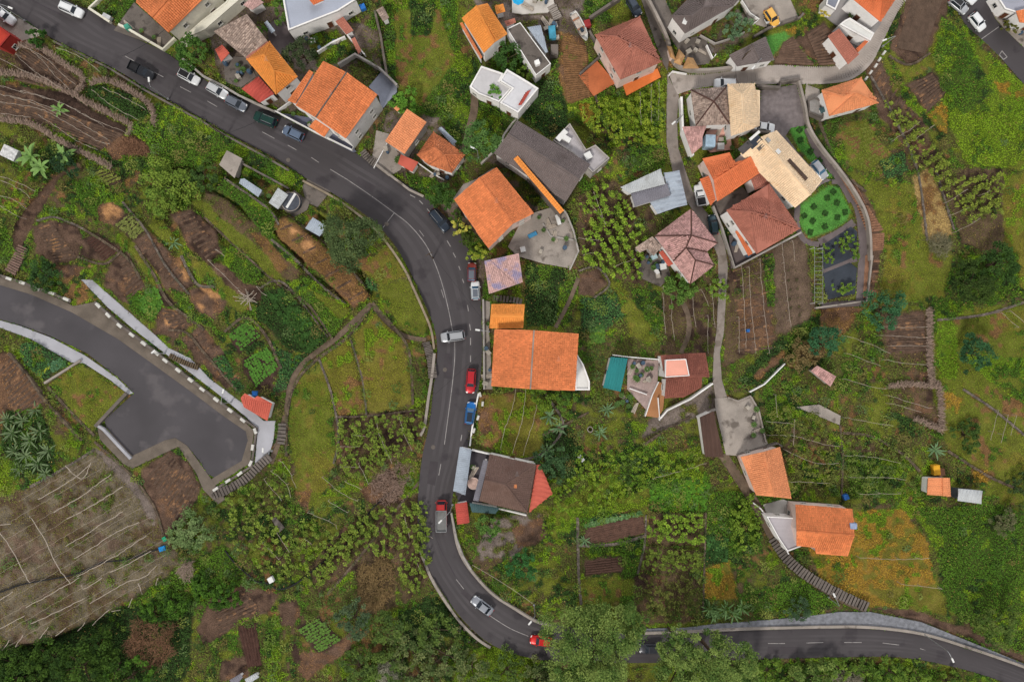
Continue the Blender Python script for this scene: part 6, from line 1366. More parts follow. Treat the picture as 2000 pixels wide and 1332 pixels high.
def brush(label, s, wd=.7, h=.9, ca=(150,130,118), n=None):
    """windbreak of woven dry brushwood"""
    pts = pp(s); n = n or int(plen(pts)*7); q = np.array(resample(crom(pts, 6), 200)); k = RNG.integers(0, 199, n); x = q[k,0] + RNG.normal(0, wd*3.2, n); y = q[k,1] + RNG.normal(0, wd*3.2, n); d2 = q[np.minimum(k+1,199)] - q[k]; ang = np.arctan2(-d2[:,1], d2[:,0]) + 1.57 + RNG.normal(0, .6, n)
    c = world_np(x, y, np.array([gz(a, b) for a, b in zip(x, y)]) + h*RNG.random(n)); L = RNG.uniform(.3, .9, n)[:,None]; d = np.c_[np.cos(ang), np.sin(ang), RNG.uniform(-.2, .9, n)]*L; s_ = np.c_[-np.sin(ang), np.cos(ang), 0*ang]*.035
    V = np.stack([c-s_, c+s_, c+d+s_, c+d-s_], 1).reshape(-1,3); cl = np.repeat(np.array(lin(ca))[None]*RNG.uniform(.45, 1.3, n)[:,None], 4, axis=0); o = npmesh('brush_fence', V, (np.arange(n)*4)[:,None] + np.array([[0,1,2,3]]), M_LEAF, colors=cl); tag(o, label, 'fence')
# ------------------------------------------------------------------ planting
DG, MG, YG, OG, BG = (58,84,40), (84,116,44), (138,158,56), (108,118,58), (66,104,50)
for a in (("dense round dark green tree between sheds and road bend",684,470,5.0,6.5,(84,100,64),(54,70,44),3000,.36,60), ("round green tree beside white hatch back row and driveway corner",376,104,3.3,6,(70,100,44),(48,78,36),1000,.42,26), ("round fresh green tree beside grey curved wall",935,277,3.8,5.5,(82,112,60),(58,90,48),1000,.4,26),
 ("small palm green shrub above white stepped terrace",966,183,1.6,3.5,(70,110,50),(96,134,60),260,.5,10), ("dark tree between bright hip roof and double house yard",588,105,3.2,5.5,(64,74,50),(48,60,42),700,.4,22), ("rounded hedge tree at road bend below grey yard",862,384,2.8,3.6,(58,86,38),(46,70,34),650,.36,18), ("green tree right of bright orange gable house",990,112,3.2,4,(58,88,42),(44,70,34),800,.4,20),
 ("broad green bush at right of ruined red shed",330,370,5.5,3.0,(108,128,52),(80,106,44),1500,.45,36), ("dark round bush above left road blocks",88,538,3.4,3.0,(56,84,44),(44,64,40),800,.38,22), ("pale green shrub beside soil plot lower left",372,1035,4.2,3.0,(108,126,84),(82,106,64),1100,.4,26), ("thick green shrub above wire covered bend",1020,1105,3.0,3.6,(56,102,54),(44,80,44),800,.38,20),
 ("olive tree in bottom garden beside corn rows",690,1207,3.6,4.5,(84,100,72),(56,74,54),800,.4,22), ("dark teal tree right of garden bottom wall",1725,605,4.0,4.5,(58,98,66),(44,76,52),900,.4,24), ("dark green tree under garden bottom wall",1608,668,3.6,4.5,(56,98,66),(42,74,52),800,.4,24), ("dark tree on right slope above yellow patch",1905,690,3.6,5.0,(54,90,58),(40,68,46),900,.4,24), ("dark bushy tree at centre right field",1900,555,4.2,5.0,(60,78,36),(42,58,30),1100,.4,26), ("second dark bushy tree right of field tree",1950,515,4.0,5.0,(58,84,40),(40,62,32),1000,.4,24),
 ("grey green bush at right slope",1960,1022,2.6,2.6,(104,104,78),(76,84,56),500,.36,16), ("leaning green tree at lower right bank",1945,1222,4.2,5.5,(88,104,50),(60,82,40),1000,.42,24), ("green tree in front garden below brown house",955,1028,2.6,3.5,(88,118,56),(62,92,44),650,.38,18), ("grey green shrub in yard under white walled grey house",1438,50,2.6,3.0,(92,116,88),(70,96,70),550,.38,16), ("pale olive shrub beside orange yellow weeds above bend",1570,695,3.2,3.0,(112,96,66),(92,84,56),700,.38,20),
 ("round dark shrub right of weeds by hillside garden",1560,1190,2.6,2.6,(70,92,66),(52,72,52),500,.36,16), ("dark green shrub above stream edge wall",130,318,2.6,2.8,(48,72,46),(38,58,40),500,.38,16), ("wide dark green bush at terrace corner",400,345,2.8,2.6,(52,72,40),(66,92,44),550,.38,16), ("green bush at upper left corner of vineyard",72,74,1.9,2.6,(56,88,36),(40,70,30),380,.38,12),
 ("yellow flowering shrub by roadside below orange house",898,444,1.7,2.2,(196,190,92),(124,136,58),330,.32,10), ("lower yellow green shrub by roadside near parking bays",929,493,1.9,2.4,(150,160,60),(96,120,44),380,.34,10), ("dark hedge shrub between yellow roadside shrubs",912,468,1.6,2.0,(70,84,42),(56,72,38),280,.34,9), ("dark shrub above first yellow roadside shrub",890,425,1.5,2.0,(66,86,40),(52,70,36),260,.34,9),
 ("dark green tree beside red triangular annex",1078,905,3.2,4.5,(62,88,56),(44,66,44),700,.42,18), ("green tree right of trellis garden top corner",1065,778,2.6,3.6,(96,118,40),(70,98,38),600,.38,16), ("green bush right of first garden tree",1100,780,2.2,2.8,(84,112,44),(60,90,40),450,.36,14), ("citrus like bush beneath mottled pink house",1325,565,3.4,3.0,(92,122,54),(66,96,44),900,.4,22), ("green shrubs beside pink house and lane",1402,565,2.2,2.0,(110,134,52),(78,106,44),420,.36,12), ("green shrub above white terrace house",1030,140,1.8,2.2,(120,142,56),(84,112,44),350,.36,10),
 ("leafy bush between double house and grey yard",790,200,2.6,3.0,(96,136,50),(68,108,40),650,.4,18), ("bush under blue grey house at top",500,70,2.0,3.0,(80,118,40),(58,92,34),420,.38,12), ("green bush at top beside blue grey house",555,20,2.4,3.2,(84,112,46),(60,88,38),500,.38,14), ("round yellow bush at top right garden",1612,25,1.1,1.6,(190,176,70),(150,140,60),200,.3,7), ("small round bush beside upper right road house",1972,52,1.6,2.0,(92,92,44),(72,78,38),280,.34,9), ("dark hillside bush right above container shed",1990,945,2.4,2.6,(62,80,44),(48,64,38),450,.38,14), ("dark round bush on hillside above field hut",1885,850,3.2,2.4,(66,88,40),(50,72,36),600,.38,16)):
    lb, x, y, r_, h_, ca, cb_, n_, lf, nc = a; big = r_ > 3
    tree(lb, x, y, r_, h_, ca, cb_, int(n_*1.9), lf*.9, int(nc*1.5), name='tree' if h_ >= 4 else 'bush', cat='tree' if h_ >= 4 else 'bush')
# the tall pale trees hanging over the lower road
for lb, x, y, r_, h_, n_ in (("tallest pale green tree left of hidden dark car",1165,1255,8.6,12,5200), ("pale green tree crown at bottom edge left of road gap",1130,1312,6.0,10,2600), ("pale green tree hiding middle of lower road",1395,1290,6.2,11,3000), ("pale green tree in front of road at bottom centre",1335,1310,6.4,11,3000), ("slender pale tree top beside road dashes",1325,1262,3.6,10,1100), ("pale tree at bottom edge right of hidden road",1440,1318,4.6,9,1700), ("greyish shrub tree at bottom edge by right road",1590,1325,4.2,5,1300), ("pale leafy tree rising left of lower vine beds",1215,1225,4.4,8,1500)):
    tree(lb, x, y, r_, h_, (112,130,68), (62,88,42), int(n_*2.5), .33, int(13 + r_*6.5), group='tall trees over the lower road')
rg_ = random.Random(3)
for i, (x, y, r_, h_) in enumerate(((30,1300,4.6,5),(100,1285,4.4,5),(155,1305,5.2,6),(60,1325,5,6),(190,1265,3.6,4),(220,1305,4.2,4.5),(345,1180,2.8,2.2),(400,1145,2.6,2),(440,1165,2.8,2.2),(300,1195,2.6,2.2),(20,1340,5,5),(250,1325,4.5,5))):
    tree("%s of the dark trees in the lower left ravine" % ("first second third fourth fifth sixth seventh eighth ninth tenth eleventh twelfth".split()[i],), x, y, r_, h_, (62,86,34) if i < 6 else (70,104,36), (38,58,28), 1900, .42, 34, group='trees in the ravine', dz=-.2)
for i, (x, y, r_, h_) in enumerate(((760,1230,4.2,3),(800,1265,4.5,3.5),(850,1230,4.5,3.4),(870,1280,4.6,3.6),(760,1300,4,3),(820,1320,4.4,3),(700,1300,3.6,3),(920,1305,3.6,3),(990,1310,4,3.4),(1050,1322,3.6,3))):
    tree("%s bush on the grey green bank below the bend" % "first second third fourth fifth sixth seventh eighth ninth tenth".split()[i], x, y, r_, h_, (104,112,72) if i % 2 else (84,104,48), (60,80,44), 1100, .4, 24, name='bush', cat='bush', group='bushes on the bank')
for i, (x, y, r_, h_) in enumerate(((1500,1310,3,2.6),(1545,1320,3.2,2.6),(1640,1305,3,2.4),(1690,1315,3.4,2.6),(1740,1312,3,2.4),(1790,1325,3.2,2.4),(1850,1330,2.6,2.2))):
    tree("%s roadside bush under right hand road, counted from left" % "first second third fourth fifth sixth seventh".split()[i], x, y, r_, h_, (96,120,46), (58,84,36), 750, .38, 18, name='bush', cat='bush', group='bushes under the right road')
for lb, x, y, r_, h_, c_, n_, ry in (("brown leafless bush at ravine edge",300,1248,5.6,2.6,(122,92,72),2600,5.0), ("grey brown thorn patch below vine plot",762,940,4.0,1.2,(142,120,108),1500,4.4), ("big dried bramble patch beside vine bank",735,1140,3.6,1.6,(132,110,76),2600,6.2), ("grey dry bush at road bank bottom",760,1310,2.2,2.2,(150,148,130),900,3.0), ("small brown bush in upper terrace",262,290,2.6,1.0,(128,96,76),900,1.6), ("dry grass clump on right field",1830,478,2.6,1.2,(120,116,92),800,2.2), ("dead stem heap beside trellis field",365,1105,1.8,1.0,(150,132,120),700,2.2), ("grey dry shrub at bottom right edge of road",1650,1322,3.0,2.0,(130,124,108),900,2.4), ("brown dry scrub left of right hand scrub wall",1580,690,2.4,1.2,(140,112,76),800,1.8)):
    twigs(lb, x, y, r_, h_, c_, n_, ry=ry)
tw = thing('brushwood_pile', "pale heap of cut poles in dark soil bed", 'pile', PG(480,585)); 
for k in range(14):
    a_ = random.uniform(0, 3.14); L_ = random.uniform(.8, 2.2); c_ = PG(482 + random.gauss(0,4), 583 + random.gauss(0,4), .1 + .03*k); d_ = Vector((math.cos(a_), math.sin(a_), .1))*L_; b = MB(); b.tube([c_-d_, c_+d_], .05, 5); b.obj('stick', wood_g, tw)
# agaves, bananas, yuccas
AG = (112,146,104); BN = (112,150,74)
for i, (x, y, L_) in enumerate(((25,845,2.2),(45,820,1.9),(60,860,2.2),(80,842,2.0),(50,890,2.1),(75,905,2.2),(95,880,1.9),(30,880,1.8),(70,800,1.7),(90,925,1.8),(15,820,1.8),(40,915,1.7))): rosette("%s large agave in the clump left of turning place" % "first second third fourth fifth sixth seventh eighth ninth tenth eleventh twelfth".split()[i], x, y, L_, 13, (106,126,86), 'agave', .075, .35, group='agave clump')
for lb, x, y, L_, h_ in (("banana plant right of speckled sheet table",70,310,2.6,1.2),("banana plant with long leaves at path corner",138,308,2.4,1.6),("banana plant left of path corner",88,330,2.2,1.0),("banana in brown vineyard strip",122,218,1.7,.8)): rosette(lb, x, y, L_, 9, (122,158,84), 'banana', .15, .5, 'banana_plant', h_, group='banana plants')
for i, (x, y, L_) in enumerate(((1385,1188,1.9),(1400,1196,1.9),(1418,1190,2.1),(1432,1198,1.9),(1448,1186,1.9),(1393,1202,1.6))): rosette("%s spiky yucca from left above right hand road" % "first second third fourth fifth sixth".split()[i], x, y, L_, 12, (112,146,86), 'yucca', .085, .45, 'yucca', group='yuccas above the road')
for lb, x, y, L_ in (("spiky agave below red triangular roof",1066,880,2.2),("spiky agave beneath garden tree",1072,812,2.0),("grey green agave right of trellis garden",1092,835,2.0),("agave near round well ring",1172,845,1.8),("yucca left of round well ring",1185,800,1.8),("dark agave above field hut",1825,878,2.0),("agave beside upper soil bed in lower garden",1142,1055,1.4),("yellow green spiky plant between soil beds",340,475,1.8)): rosette(lb, x, y, L_, 12, (104,134,92), 'agave2', .085, .4)
wl = PG(1152,838); wr_ = thing('well_ring', "round white concrete well ring in garden scrub", 'well', wl); b = MB()
for k in range(20): a_ = 6.2832*k/20; b.box(wl + Vector((.5*math.cos(a_), .5*math.sin(a_), .35)), (.16,.2,.7), a_)
b.obj('ring', conc, wr_)
# crops
crops("green rosette in the dense lettuce grid on left terrace", "226,440 250,419 286,446 263,470", 7, 8, 'lettuce', .38, (126,132,76), (100,112,60))
crops("small rosette in rows beside path at upper terrace", "182,337 206,330 238,350 212,362", 5, 9, 'lettuce', .32, (132,136,70), (98,110,54))
crops("bright lettuce in upper square bed beside grass slope", "446,652 482,627 510,656 471,684", 7, 9, 'lettuce', .4, (88,132,56), (70,112,48))
crops("bright lettuce in lower bed above red garden shed", "475,704 522,678 544,716 500,757", 10, 9, 'lettuce', .4, (90,136,56), (70,114,48))
crops("leafy plant in green vegetable patch by pavement", "254,584 308,560 318,598 296,626", 7, 8, 'vegetable_plant', .55, (96,140,56), (70,112,48))
crops("leafy plant in rows below curved vegetable garden", "1150,640 1180,635 1182,668 1154,672", 6, 5, 'vegetable_plant', .42, (92,126,56), (70,104,48))
crops("maize like plant in striped bed at bottom garden", "582,1228 622,1206 666,1250 624,1274", 10, 16, 'maize_plant', .34, (104,138,66), (82,116,54), 7)
crops("cabbage in dark plot beside lower vine beds", "1380,1045 1422,1052 1420,1096 1378,1094", 7, 6, 'cabbage', .5, (74,116,62), (56,94,52))
crops("blue green cabbage along rim of upper soil bed", "1140,1022 1250,1000 1252,1006 1142,1030", 2, 18, 'cabbage', .4, (112,142,98), (84,118,76))
crops("cabbage in small teal plot beside side road", "92,712 118,700 130,712 104,726", 5, 7, 'cabbage', .34, (92,130,98), (70,108,80))
crops("yellow lettuce in short row beside teal plot", "76,730 98,715 99,718 78,735", 2, 8, 'lettuce', .24, (170,180,64), (150,160,56))
crops("lush plant in dark green terrace plot", "520,580 552,564 632,660 602,690", 12, 8, 'vegetable_plant', .6, (66,102,50), (50,82,42), jit=.5)
crops("green plant in dense plot right of barn below yard", "1272,945 1385,930 1380,996 1270,996", 9, 14, 'vegetable_plant', .58, (92,140,46), (66,108,38), jit=.5)
crops("small plant in rows behind pink terrace garden", "1640,250 1690,240 1735,298 1688,335", 10, 11, 'seedling', .3, (120,124,58), (96,108,50))
ordn = "first second third fourth fifth sixth seventh eighth ninth tenth eleventh".split(); ymesh = crop_mesh('young_tree', .75, 14, (52,84,42), (36,60,30), 77)
for k, (x, y) in enumerate(((1627,375),(1615,387),(1634,397),(1589,404),(1650,415),(1611,417),(1570,422),(1635,425),(1587,432),(1611,443),(1582,454))): o = bpy.data.objects.new('young_tree', ymesh); COL.objects.link(o); o.location = PG(x, y, .05); o.rotation_euler = (0, 0, k); tag(o, "%s young shrub from the top on bright green lawn" % ordn[k], 'shrub', 'shrubs on the lawn')
for k, (x, y) in enumerate(((1561,255),(1563,274),(1583,296),(1600,314))): o = bpy.data.objects.new('young_tree', ymesh); COL.objects.link(o); o.location = PG(x, y, .05); o.rotation_euler = (0, 0, k); tag(o, "%s shrub from the top on narrow lawn strip" % ordn[k], 'shrub', 'shrubs on the lawn strip')
for lb, x, y, r_ in (("shrub at left corner of upper fabric bed",1612,490,1.3),("shrub row middle in upper fabric bed",1642,482,1.6),("tall shrub in upper fabric bed",1658,465,1.2),("shrub at right of upper fabric bed",1664,490,1.6),("lower shrub at left of upper fabric bed",1618,508,1.2),("low shrub in lower fabric bed",1640,566,1.5),("second low shrub in lower fabric bed",1655,560,1.3)): tree(lb, x, y, r_, 1.6, (104,128,50), (66,96,40), 380, .3, 10, name='bush', cat='bush')
crops("planting pit in grey soil strip by garden", "1532,520 1560,520 1570,640 1540,650", 7, 2, 'pit_plant', .3, (84,80,60), (64,62,44), 6)
# ploughed beds
rs = mat('furrow_soil', (110,88,75), .95, .25, 1, 8, .5)
furrows("1530,85 1548,72 1590,128 1512,122", 11, rs, .55); furrows("1575,68 1608,45 1655,125 1600,128", 12, rs, .55); 
furrows("1642,345 1668,352 1690,400 1672,398", 14, mat('terra_soil', (146,108,86), .95, .2, 1, 8, .4), .6)
furrows("1672,400 1694,402 1726,450 1692,455", 10, mat('terra_soil', (146,108,86), .95, .2)); furrows("1693,458 1727,455 1724,488 1694,492", 8, mat('terra_soil', (146,108,86))); furrows("1694,498 1700,580 1686,582 1692,500", 4, mat('terra_soil', (146,108,86))); furrows("1706,500 1722,500 1708,580 1700,580", 4, mat('terra_soil', (146,108,86)))
furrows("464,1222 484,1302 512,1298 500,1218", 6, mat('wet_soil', (84,58,50), .95, .2)); furrows("1095,80 1145,90 1152,190 1108,200", 26, mat('strip_soil', (134,100,70), .95, .25), .4); furrows("168,470 187,458 236,486 205,510", 9, mat('wet_soil', (84,58,50), .95, .2), .4); furrows("1142,1030 1255,1008 1260,1040 1160,1066", 9, mat('red_soil', (100,74,63), .95, .2), .4, .15); furrows("1144,1096 1214,1087 1214,1116 1144,1123", 6, mat('red_soil', (100,74,63), .95, .2), .4, .15); furrows("1750,95 1785,-10 1845,-15 1805,105", 18, mat('brown_soil', (98,80,68), .95, .2), .4, .12); 
furrows("580,1227 668,1251 622,1276 580,1228", 1, rs, .2, .05)
for q_, n_ in (("70,446 100,434 152,505 110,512", 12), ("262,478 290,456 372,552 350,572", 8), ("232,504 250,497 283,560 250,588", 9), ("337,420 371,411 430,490 404,508", 9), ("312,603 350,612 372,632 345,658", 7), ("362,662 391,643 468,744 444,752", 8), ("536,436 560,428 720,580 692,598", 7), ("288,925 330,882 390,952 350,1025", 12), ("0,720 20,695 88,786 30,826", 12), ("28,104 140,178 152,162 66,92", 6), ("-5,216 200,292 242,262 -5,174", 9), ("-5,128 60,162 100,172 -5,150", 2), ("415,1172 470,1150 520,1196 430,1240", 9), ("1700,140 1718,120 1795,240 1770,285", 10), ("1772,166 1820,144 1848,180 1814,218", 9), ("1735,620 1804,614 1808,686 1738,688", 12), ("1430,520 1508,490 1512,690 1440,695", 9)):
    furrows(q_, n_, mat('clods', (98,79,67), .95, .3, 1.5, 9, .8, spots=((146,110,80), .9, .56)), .45, .13)
# trellises
trellis("brown vineyard strip with wires at upper left corner", ["38,87 75,110 100,140 135,175","30,105 45,120 75,145 120,172","0,115 30,130 75,152","0,168 45,180 100,195","0,200 50,207 90,218 130,240 190,275 215,282","75,225 120,255 150,275 190,293","130,205 170,228 235,255","180,175 215,205 270,235","0,222 60,230","0,184 70,200 130,225 180,255 212,275","40,176 110,198 160,222 205,248","60,98 95,118 120,145 148,165","200,172 240,190 285,215","20,190 60,200 110,222","110,94 150,108 195,140"])
brush("uppermost brushwood fence of vineyard strips", "20,92 75,95 125,128 158,150 157,166 146,178"); brush("long middle brushwood fence across vineyard strips", "0,145 60,152 125,178 180,208 250,243 247,260"); brush("rounded brushwood fence at right end of vineyard", "180,165 210,160 260,183 293,210 297,242"); brush("lowest brushwood fence of vineyard strips", "0,236 60,245 120,280 190,315 215,330"); brush("brushwood fence right of brown trellis terraces", "1812,604 1815,735 1832,757 1836,840"); brush("brushwood fence across brown trellis terraces", "1735,757 1780,753 1832,757"); brush("short lower brushwood fence at trellis terraces", "1785,820 1815,832 1836,840")
FD = ["127,910 160,935 178,903","75,975 110,955 150,930 178,905","105,1000 150,975 190,945 218,926","160,999 200,975 240,950","0,1025 20,1023","0,1040 22,1072 40,1105 58,1138","58,1008 80,1040 100,1080 115,1110 138,1140","130,1013 160,999","128,1066 165,1045 200,1022 240,1000","145,1090 180,1070 225,1040 272,1020","150,1126 200,1100 250,1070 285,1046","215,1118 255,1098 295,1076","50,1186 90,1165 125,1145 155,1128","0,1170 25,1156","60,1217 100,1200 140,1180 165,1168","175,1178 215,1155 250,1135 280,1128 305,1105","0,1228 48,1202","78,1247 95,1225","108,1242 128,1225","152,1232 166,1215","180,1220 212,1190","5,1270 18,1250","250,1185 258,1168","270,1140 278,1160","30,1262 45,1240","305,1142 308,1128","160,1142 165,1150 200,1128","218,1195 235,1190"]
FP = pp("185,882 250,932 302,992 345,1092 320,1118 200,1198 90,1248 0,1270 0,1010 60,955 130,918"); FW = []
for k in range(-14, 30, 2):                      # the fine wires between the poles
    x0, y0 = 0.0, 1000 + k * 15.0; run = []
    for t in range(0, 360, 6):
        x, y = x0 + t, y0 - t * .58
        if inpoly(np.array([x]), np.array([y]), FP)[0]: run.append((x, y))
    if len(run) > 3:
        n0 = random.randint(0, 3); FW.append(" ".join("%.0f,%.0f" % q for q in (run[n0], run[(n0 + len(run)) // 2], run[-1 - random.randint(0, 2)])))
trellis("bare pole trellis covering brown field at lower left", FD, wr=.075)
trellis("fine wires strung across bare field at lower left", FW, wr=.022, posts=False)
b = MB(); b.tube([PG(*q, .35) for q in crom(pp("-10,1160 40,1142 90,1132 135,1124 170,1112 200,1098 250,1092 290,1078 318,1070"), 5)], .14, 6); tag(b.obj('irrigation_hose', blackp), "thick black hose crossing bare pole trellis field", 'hose')
b = MB(); b.tube([PG(*q, .3) for q in crom(pp("440,1075 455,1095 480,1118 500,1135 520,1138 545,1150 580,1138 640,1090 690,1050 730,990 800,935"), 5)], .16, 6); tag(b.obj('irrigation_hose', blackp), "black pipe winding along vine bank", 'hose')
VN = (128,146,62); VD = (88,112,46)
def vine(label, s, lines, ncl, nl, ca=VN, cb_=VD, **k): trellis(label, lines, 'vine_trellis', leaves=[(pp(s), ca, cb_, ncl, nl)], **k)
vine("bright vine plot under stone wall at the bend", "655,818 820,804 836,828 795,880 700,938 660,912", ["690,850 715,853","735,825 745,860 765,905","665,871 705,873","780,815 790,850 805,880","700,905 720,945","664,912 702,912"], 130, 5200, row=(70,17))
vine("bright vine plot along stairs of turning place", "440,965 530,930 560,960 600,1000 690,1060 640,1100 560,1140 480,1100 440,1040", ["515,935 540,965 550,978","528,920 560,945 567,970","545,898 565,920 578,952","600,1000 650,1022 660,1033","630,931 660,958 697,978","672,940 708,956","595,1052 608,1062","512,1060 545,1092","540,1040 565,1078","640,977 678,1000"], 140, 5600, row=(50,18))
vine("large bright vine bank beside lower main road", "690,1015 760,985 832,980 842,1110 800,1170 770,1090 700,1080 620,1150 590,1130 640,1080", ["830,1048 845,1049","812,1095 825,1120","790,1010 800,1050"], 190, 8200, row=(58,18))
vine("vine field above grey shed roof right of patio", "1132,400 1160,365 1195,355 1225,400 1265,440 1262,500 1250,545 1200,540 1140,510", ["1155,400 1180,432 1182,438","1130,465 1170,470","1140,498 1160,494","1200,520 1240,505","1160,375 1178,428"], 150, 6000, (140,168,58), (96,128,44), row=(62,19))
vine("vine rows under terracotta house", "1110,210 1170,195 1220,195 1302,158 1300,235 1280,280 1200,280 1150,245", ["1288,160 1286,235","1250,180 1252,245","1272,165 1272,240"], 120, 4600, (136,152,48), (92,120,42), row=(90,15))
vine("vine strip across right fields", "1725,190 1780,225 1830,290 1870,345 1960,340 1960,420 1900,440 1850,380 1790,320 1745,250", ["1746,273 1775,255 1797,240","1788,272 1825,245","1860,420 1895,405","1868,452 1895,440 1915,425","1920,380 1935,372","1850,395 1890,370"], 190, 6000, (134,148,62), (98,116,48), row=(-35,20))
vine("vine bed one of lower garden", "1268,1008 1372,1004 1376,1064 1266,1056", [], 70, 3000, (128,156,54), (92,124,44), row=(8,13)); vine("vine bed two of lower garden", "1260,1068 1368,1078 1366,1116 1250,1116", [], 60, 2000, (112,130,54), (86,106,46), row=(8,12)); vine("vine bed three of lower garden", "1245,1126 1366,1126 1366,1200 1262,1215", [], 60, 1700, (104,112,56), (90,92,50), row=(4,13))
vine("vine patch beside lower orange house path", "1425,970 1470,965 1488,1010 1490,1070 1430,1080", [], 45, 1900, (120,146,52), (92,120,44))
vine("climbing green vines beside well and scrub right of annex", "1130,880 1200,880 1330,880 1370,920 1300,940 1200,1000 1110,1000 1070,1060 1050,1040", ["1275,935 1380,905"], 130, 4200, (128,150,48), (88,118,42))
vine("vine patch right of white wall bank in right scrub", "1490,800 1570,790 1630,840 1635,960 1550,965 1530,880", ["1500,823 1550,828","1535,880 1590,903 1640,905","1500,850 1555,852 1600,866 1640,872","1545,940 1620,943","1515,770 1518,815","1552,820 1550,870"], 90, 2200, (112,118,60), (90,100,50), row=(8,17))
vine("vine wires on lower right trellis plot", "1650,850 1760,870 1790,960 1655,970", ["1650,890 1700,892 1760,905","1660,933 1720,932 1770,937","1650,815 1700,825 1745,832","1680,965 1760,964"], 60, 1600, (100,118,54), (80,98,46), row=(6,16))
trellis("vertical wires over brown trellis plot by lane", ["1449,520 1453,590 1458,680","1463,520 1467,600 1477,690","1484,505 1492,600 1503,690","1527,475 1538,580 1545,640","1443,620 1444,690","1548,470 1553,510"])
trellis("wires over brown trellis terraces on right slope", ["1728,637 1770,640 1812,638","1720,655 1812,660","1727,702 1770,710 1812,712","1740,675 1812,676","1735,772 1790,790 1822,797","1738,787 1800,805","1650,655 1700,672 1740,690","1655,690 1720,715","1650,740 1700,755 1730,760"])
trellis("wires of garden trellis below wide orange house", ["1007,760 1000,800 985,840 978,878","1027,760 1020,820 1008,860 1000,885","1049,790 1040,830 1028,865 1022,890"], wr=.045)
trellis("wires in green plot between path and pink house", ["1295,560 1297,610 1300,650","1312,575 1312,620 1318,665","1353,575 1355,610 1360,640","1388,555 1393,600 1396,640","1383,615 1382,690","1370,565 1385,598"])
trellis("two bare poles over dark soil bed on terrace", ["404,507 440,540 478,580","500,560 520,578","420,487 440,500"], wr=.05)
trellis("fine wires over left green slope", ["0,345 30,355 70,375","0,352 40,370 58,388","0,382 30,392 52,408","0,402 20,415 40,425"])
trellis("wires over yellow field below lower orange house", ["1680,1089 1750,1092 1815,1090","1760,1141 1810,1146 1840,1150"]); trellis("pale wires across right hillside", ["1950,800 1935,860","1970,810 1955,865","1985,812 1975,850","1955,610 1990,640","1975,608 2000,630"])
# overhead cable
b = MB(); A_ = P(922,1103,5.0); C_ = P(1040,1178,5.5); b.tube([A_.lerp(C_, t) - Vector((0,0,4*.8*t*(1-t))) for t in np.linspace(0,1,9)], .035, 4); tag(b.obj('overhead_cable', wood_g), "pale overhead cable slung above lower bend bank", 'cable')
# pergola slats beside the planting beds
pg = thing('pergola', "white slatted pergola strip beside planting beds", 'pergola', PG(1598,540))
for k in range(13): y = 486 + k*8.6; b = MB(); A_, C_ = P(1591,y,2.3), P(1607,y,2.3); b.tube([A_, C_], .03, 4); b.obj('slat', metal_g, pg)
for x in (1591, 1607): b = MB(); b.tube([P(x,482,2.28), P(x,594,2.28)], .035, 4); b.obj('rail', metal_g, pg)
for x, y in ((1591,484),(1607,484),(1591,592),(1607,592)): b = MB(); b.tube([P(x,y,2.3) - Vector((0,0,2.4)), P(x,y,2.3)], .06, 5); b.obj('post', white_p, pg)
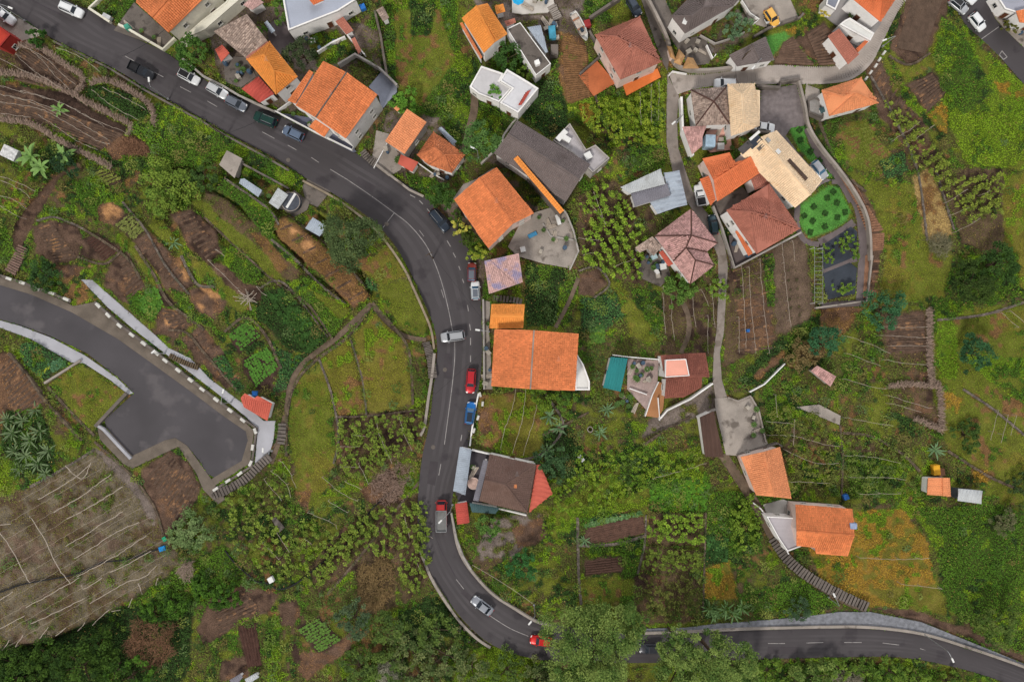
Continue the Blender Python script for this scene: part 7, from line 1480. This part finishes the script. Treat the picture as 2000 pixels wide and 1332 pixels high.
# long orange tiled wall cap
cw = [P(*q, 6.2) for q in pp("1007,308 1030,335 1060,370 1098,415")]; cr = thing('tiled_wall', "orange tile capped wall running along dark grey house", 'wall', (cw[0].x, cw[0].y, cw[0].z - 6.2)); l_ = offs(cw, .17); r_ = offs(cw, -.17); b = MB()
for i in range(3): b.hexa([(*r_[i], cw[i].z-6.8), (*r_[i+1], cw[i+1].z-6.8), (*l_[i+1], cw[i+1].z-6.8), (*l_[i], cw[i].z-6.8), (*r_[i], cw[i].z), (*r_[i+1], cw[i+1].z), (*l_[i+1], cw[i+1].z), (*l_[i], cw[i].z)])
b.obj('wall', conc_d, cr)
q_ = resample([(p.x, p.y) for p in cw], 26)
for k in range(25):
    a_ = Vector((*q_[k], cw[0].z + .05)); d_ = Vector((*q_[k+1], cw[0].z + .05)) - a_; b = MB(); b.box((0,0,0), (d_.length*.94, 1.0, .12)); b.tube([(-d_.length*.48,0,.05),(d_.length*.48,0,.05)], .14, 6); o = b.obj('cap_tile', RO['bright'], cr, local=True); o.location = a_ + d_/2 - cr.location + Vector((0,0,T(a_.x,a_.y)-T(cw[0].x,cw[0].y))); o.rotation_euler = (0, 0, math.atan2(d_.y, d_.x))
# rubble below the bend
for k in range(26):
    x, y = random.choice([(905,1225),(925,1240),(945,1252),(920,1248),(968,1045),(1000,1060),(560,376)]); x += random.gauss(0,7); y += random.gauss(0,6); b = MB(); s_ = random.uniform(.35,.9); b.box((0,0,0),(s_,s_*.8,s_*.6)); o = b.obj('boulder', stone_g); o.location = PG(x, y, s_*.15); o.rotation_euler = (random.random(), random.random(), random.random()*3); md = o.modifiers.new('b','BEVEL'); md.width = s_*.22; md.segments = 2; tag(o, "loose grey boulder on the bank beside the lower bend", 'boulder', 'boulders on the bank')
scatter_zones()
scrub()
# ------------------------------------------------------------------ the ground itself
def ground():
    st = 4; xs = np.r_[-9000, -4000, -1800, -700, -300, np.arange(-120, 2121, st), 2300, 2700, 3800, 6000, 11000]; ys = np.r_[-9000, -4000, -1800, -700, -300, np.arange(-120, 1453, st), 1640, 2100, 3200, 5200, 10000]
    X, Y = np.meshgrid(xs, ys); j = np.clip(((X + 120) / 2).astype(int), 0, len(GX)-1); i = np.clip(((Y + 120) / 2).astype(int), 0, len(GY)-1); inn = (X > -121) & (X < 2121) & (Y > -121) & (Y < 1453)
    fl = blur(FLAT.astype(float), 2); f = fl[i, j]*inn; dz = DZ[i, j]*inn*(1 - f) + .22*(fbm(X, Y, 18, 41) - .5)*(1 - f)*inn - .22*f; V = world_np(X.ravel(), Y.ravel(), dz.ravel())
    gc = np.array([lin(ZT[k][0]) for k in ZK]); C = gc[ZI]; cb_ = np.stack([blur(C[..., k], 1) for k in range(3)], -1)
    C = cb_[i, j].reshape(-1, 3)*(.8 + .45*fbm(X, Y, 30, 61)).reshape(-1, 1); C[~inn.ravel()] = lin((84,88,50)); ny, nx = X.shape; q = (np.arange(ny-1)[:,None]*nx + np.arange(nx-1)[None]).ravel(); Fc = np.c_[q, q+nx, q+nx+1, q+1]
    o = npmesh('ground', V, Fc, M_GROUND, colors=C, smooth=True); o['kind'] = 'structure'
ground()
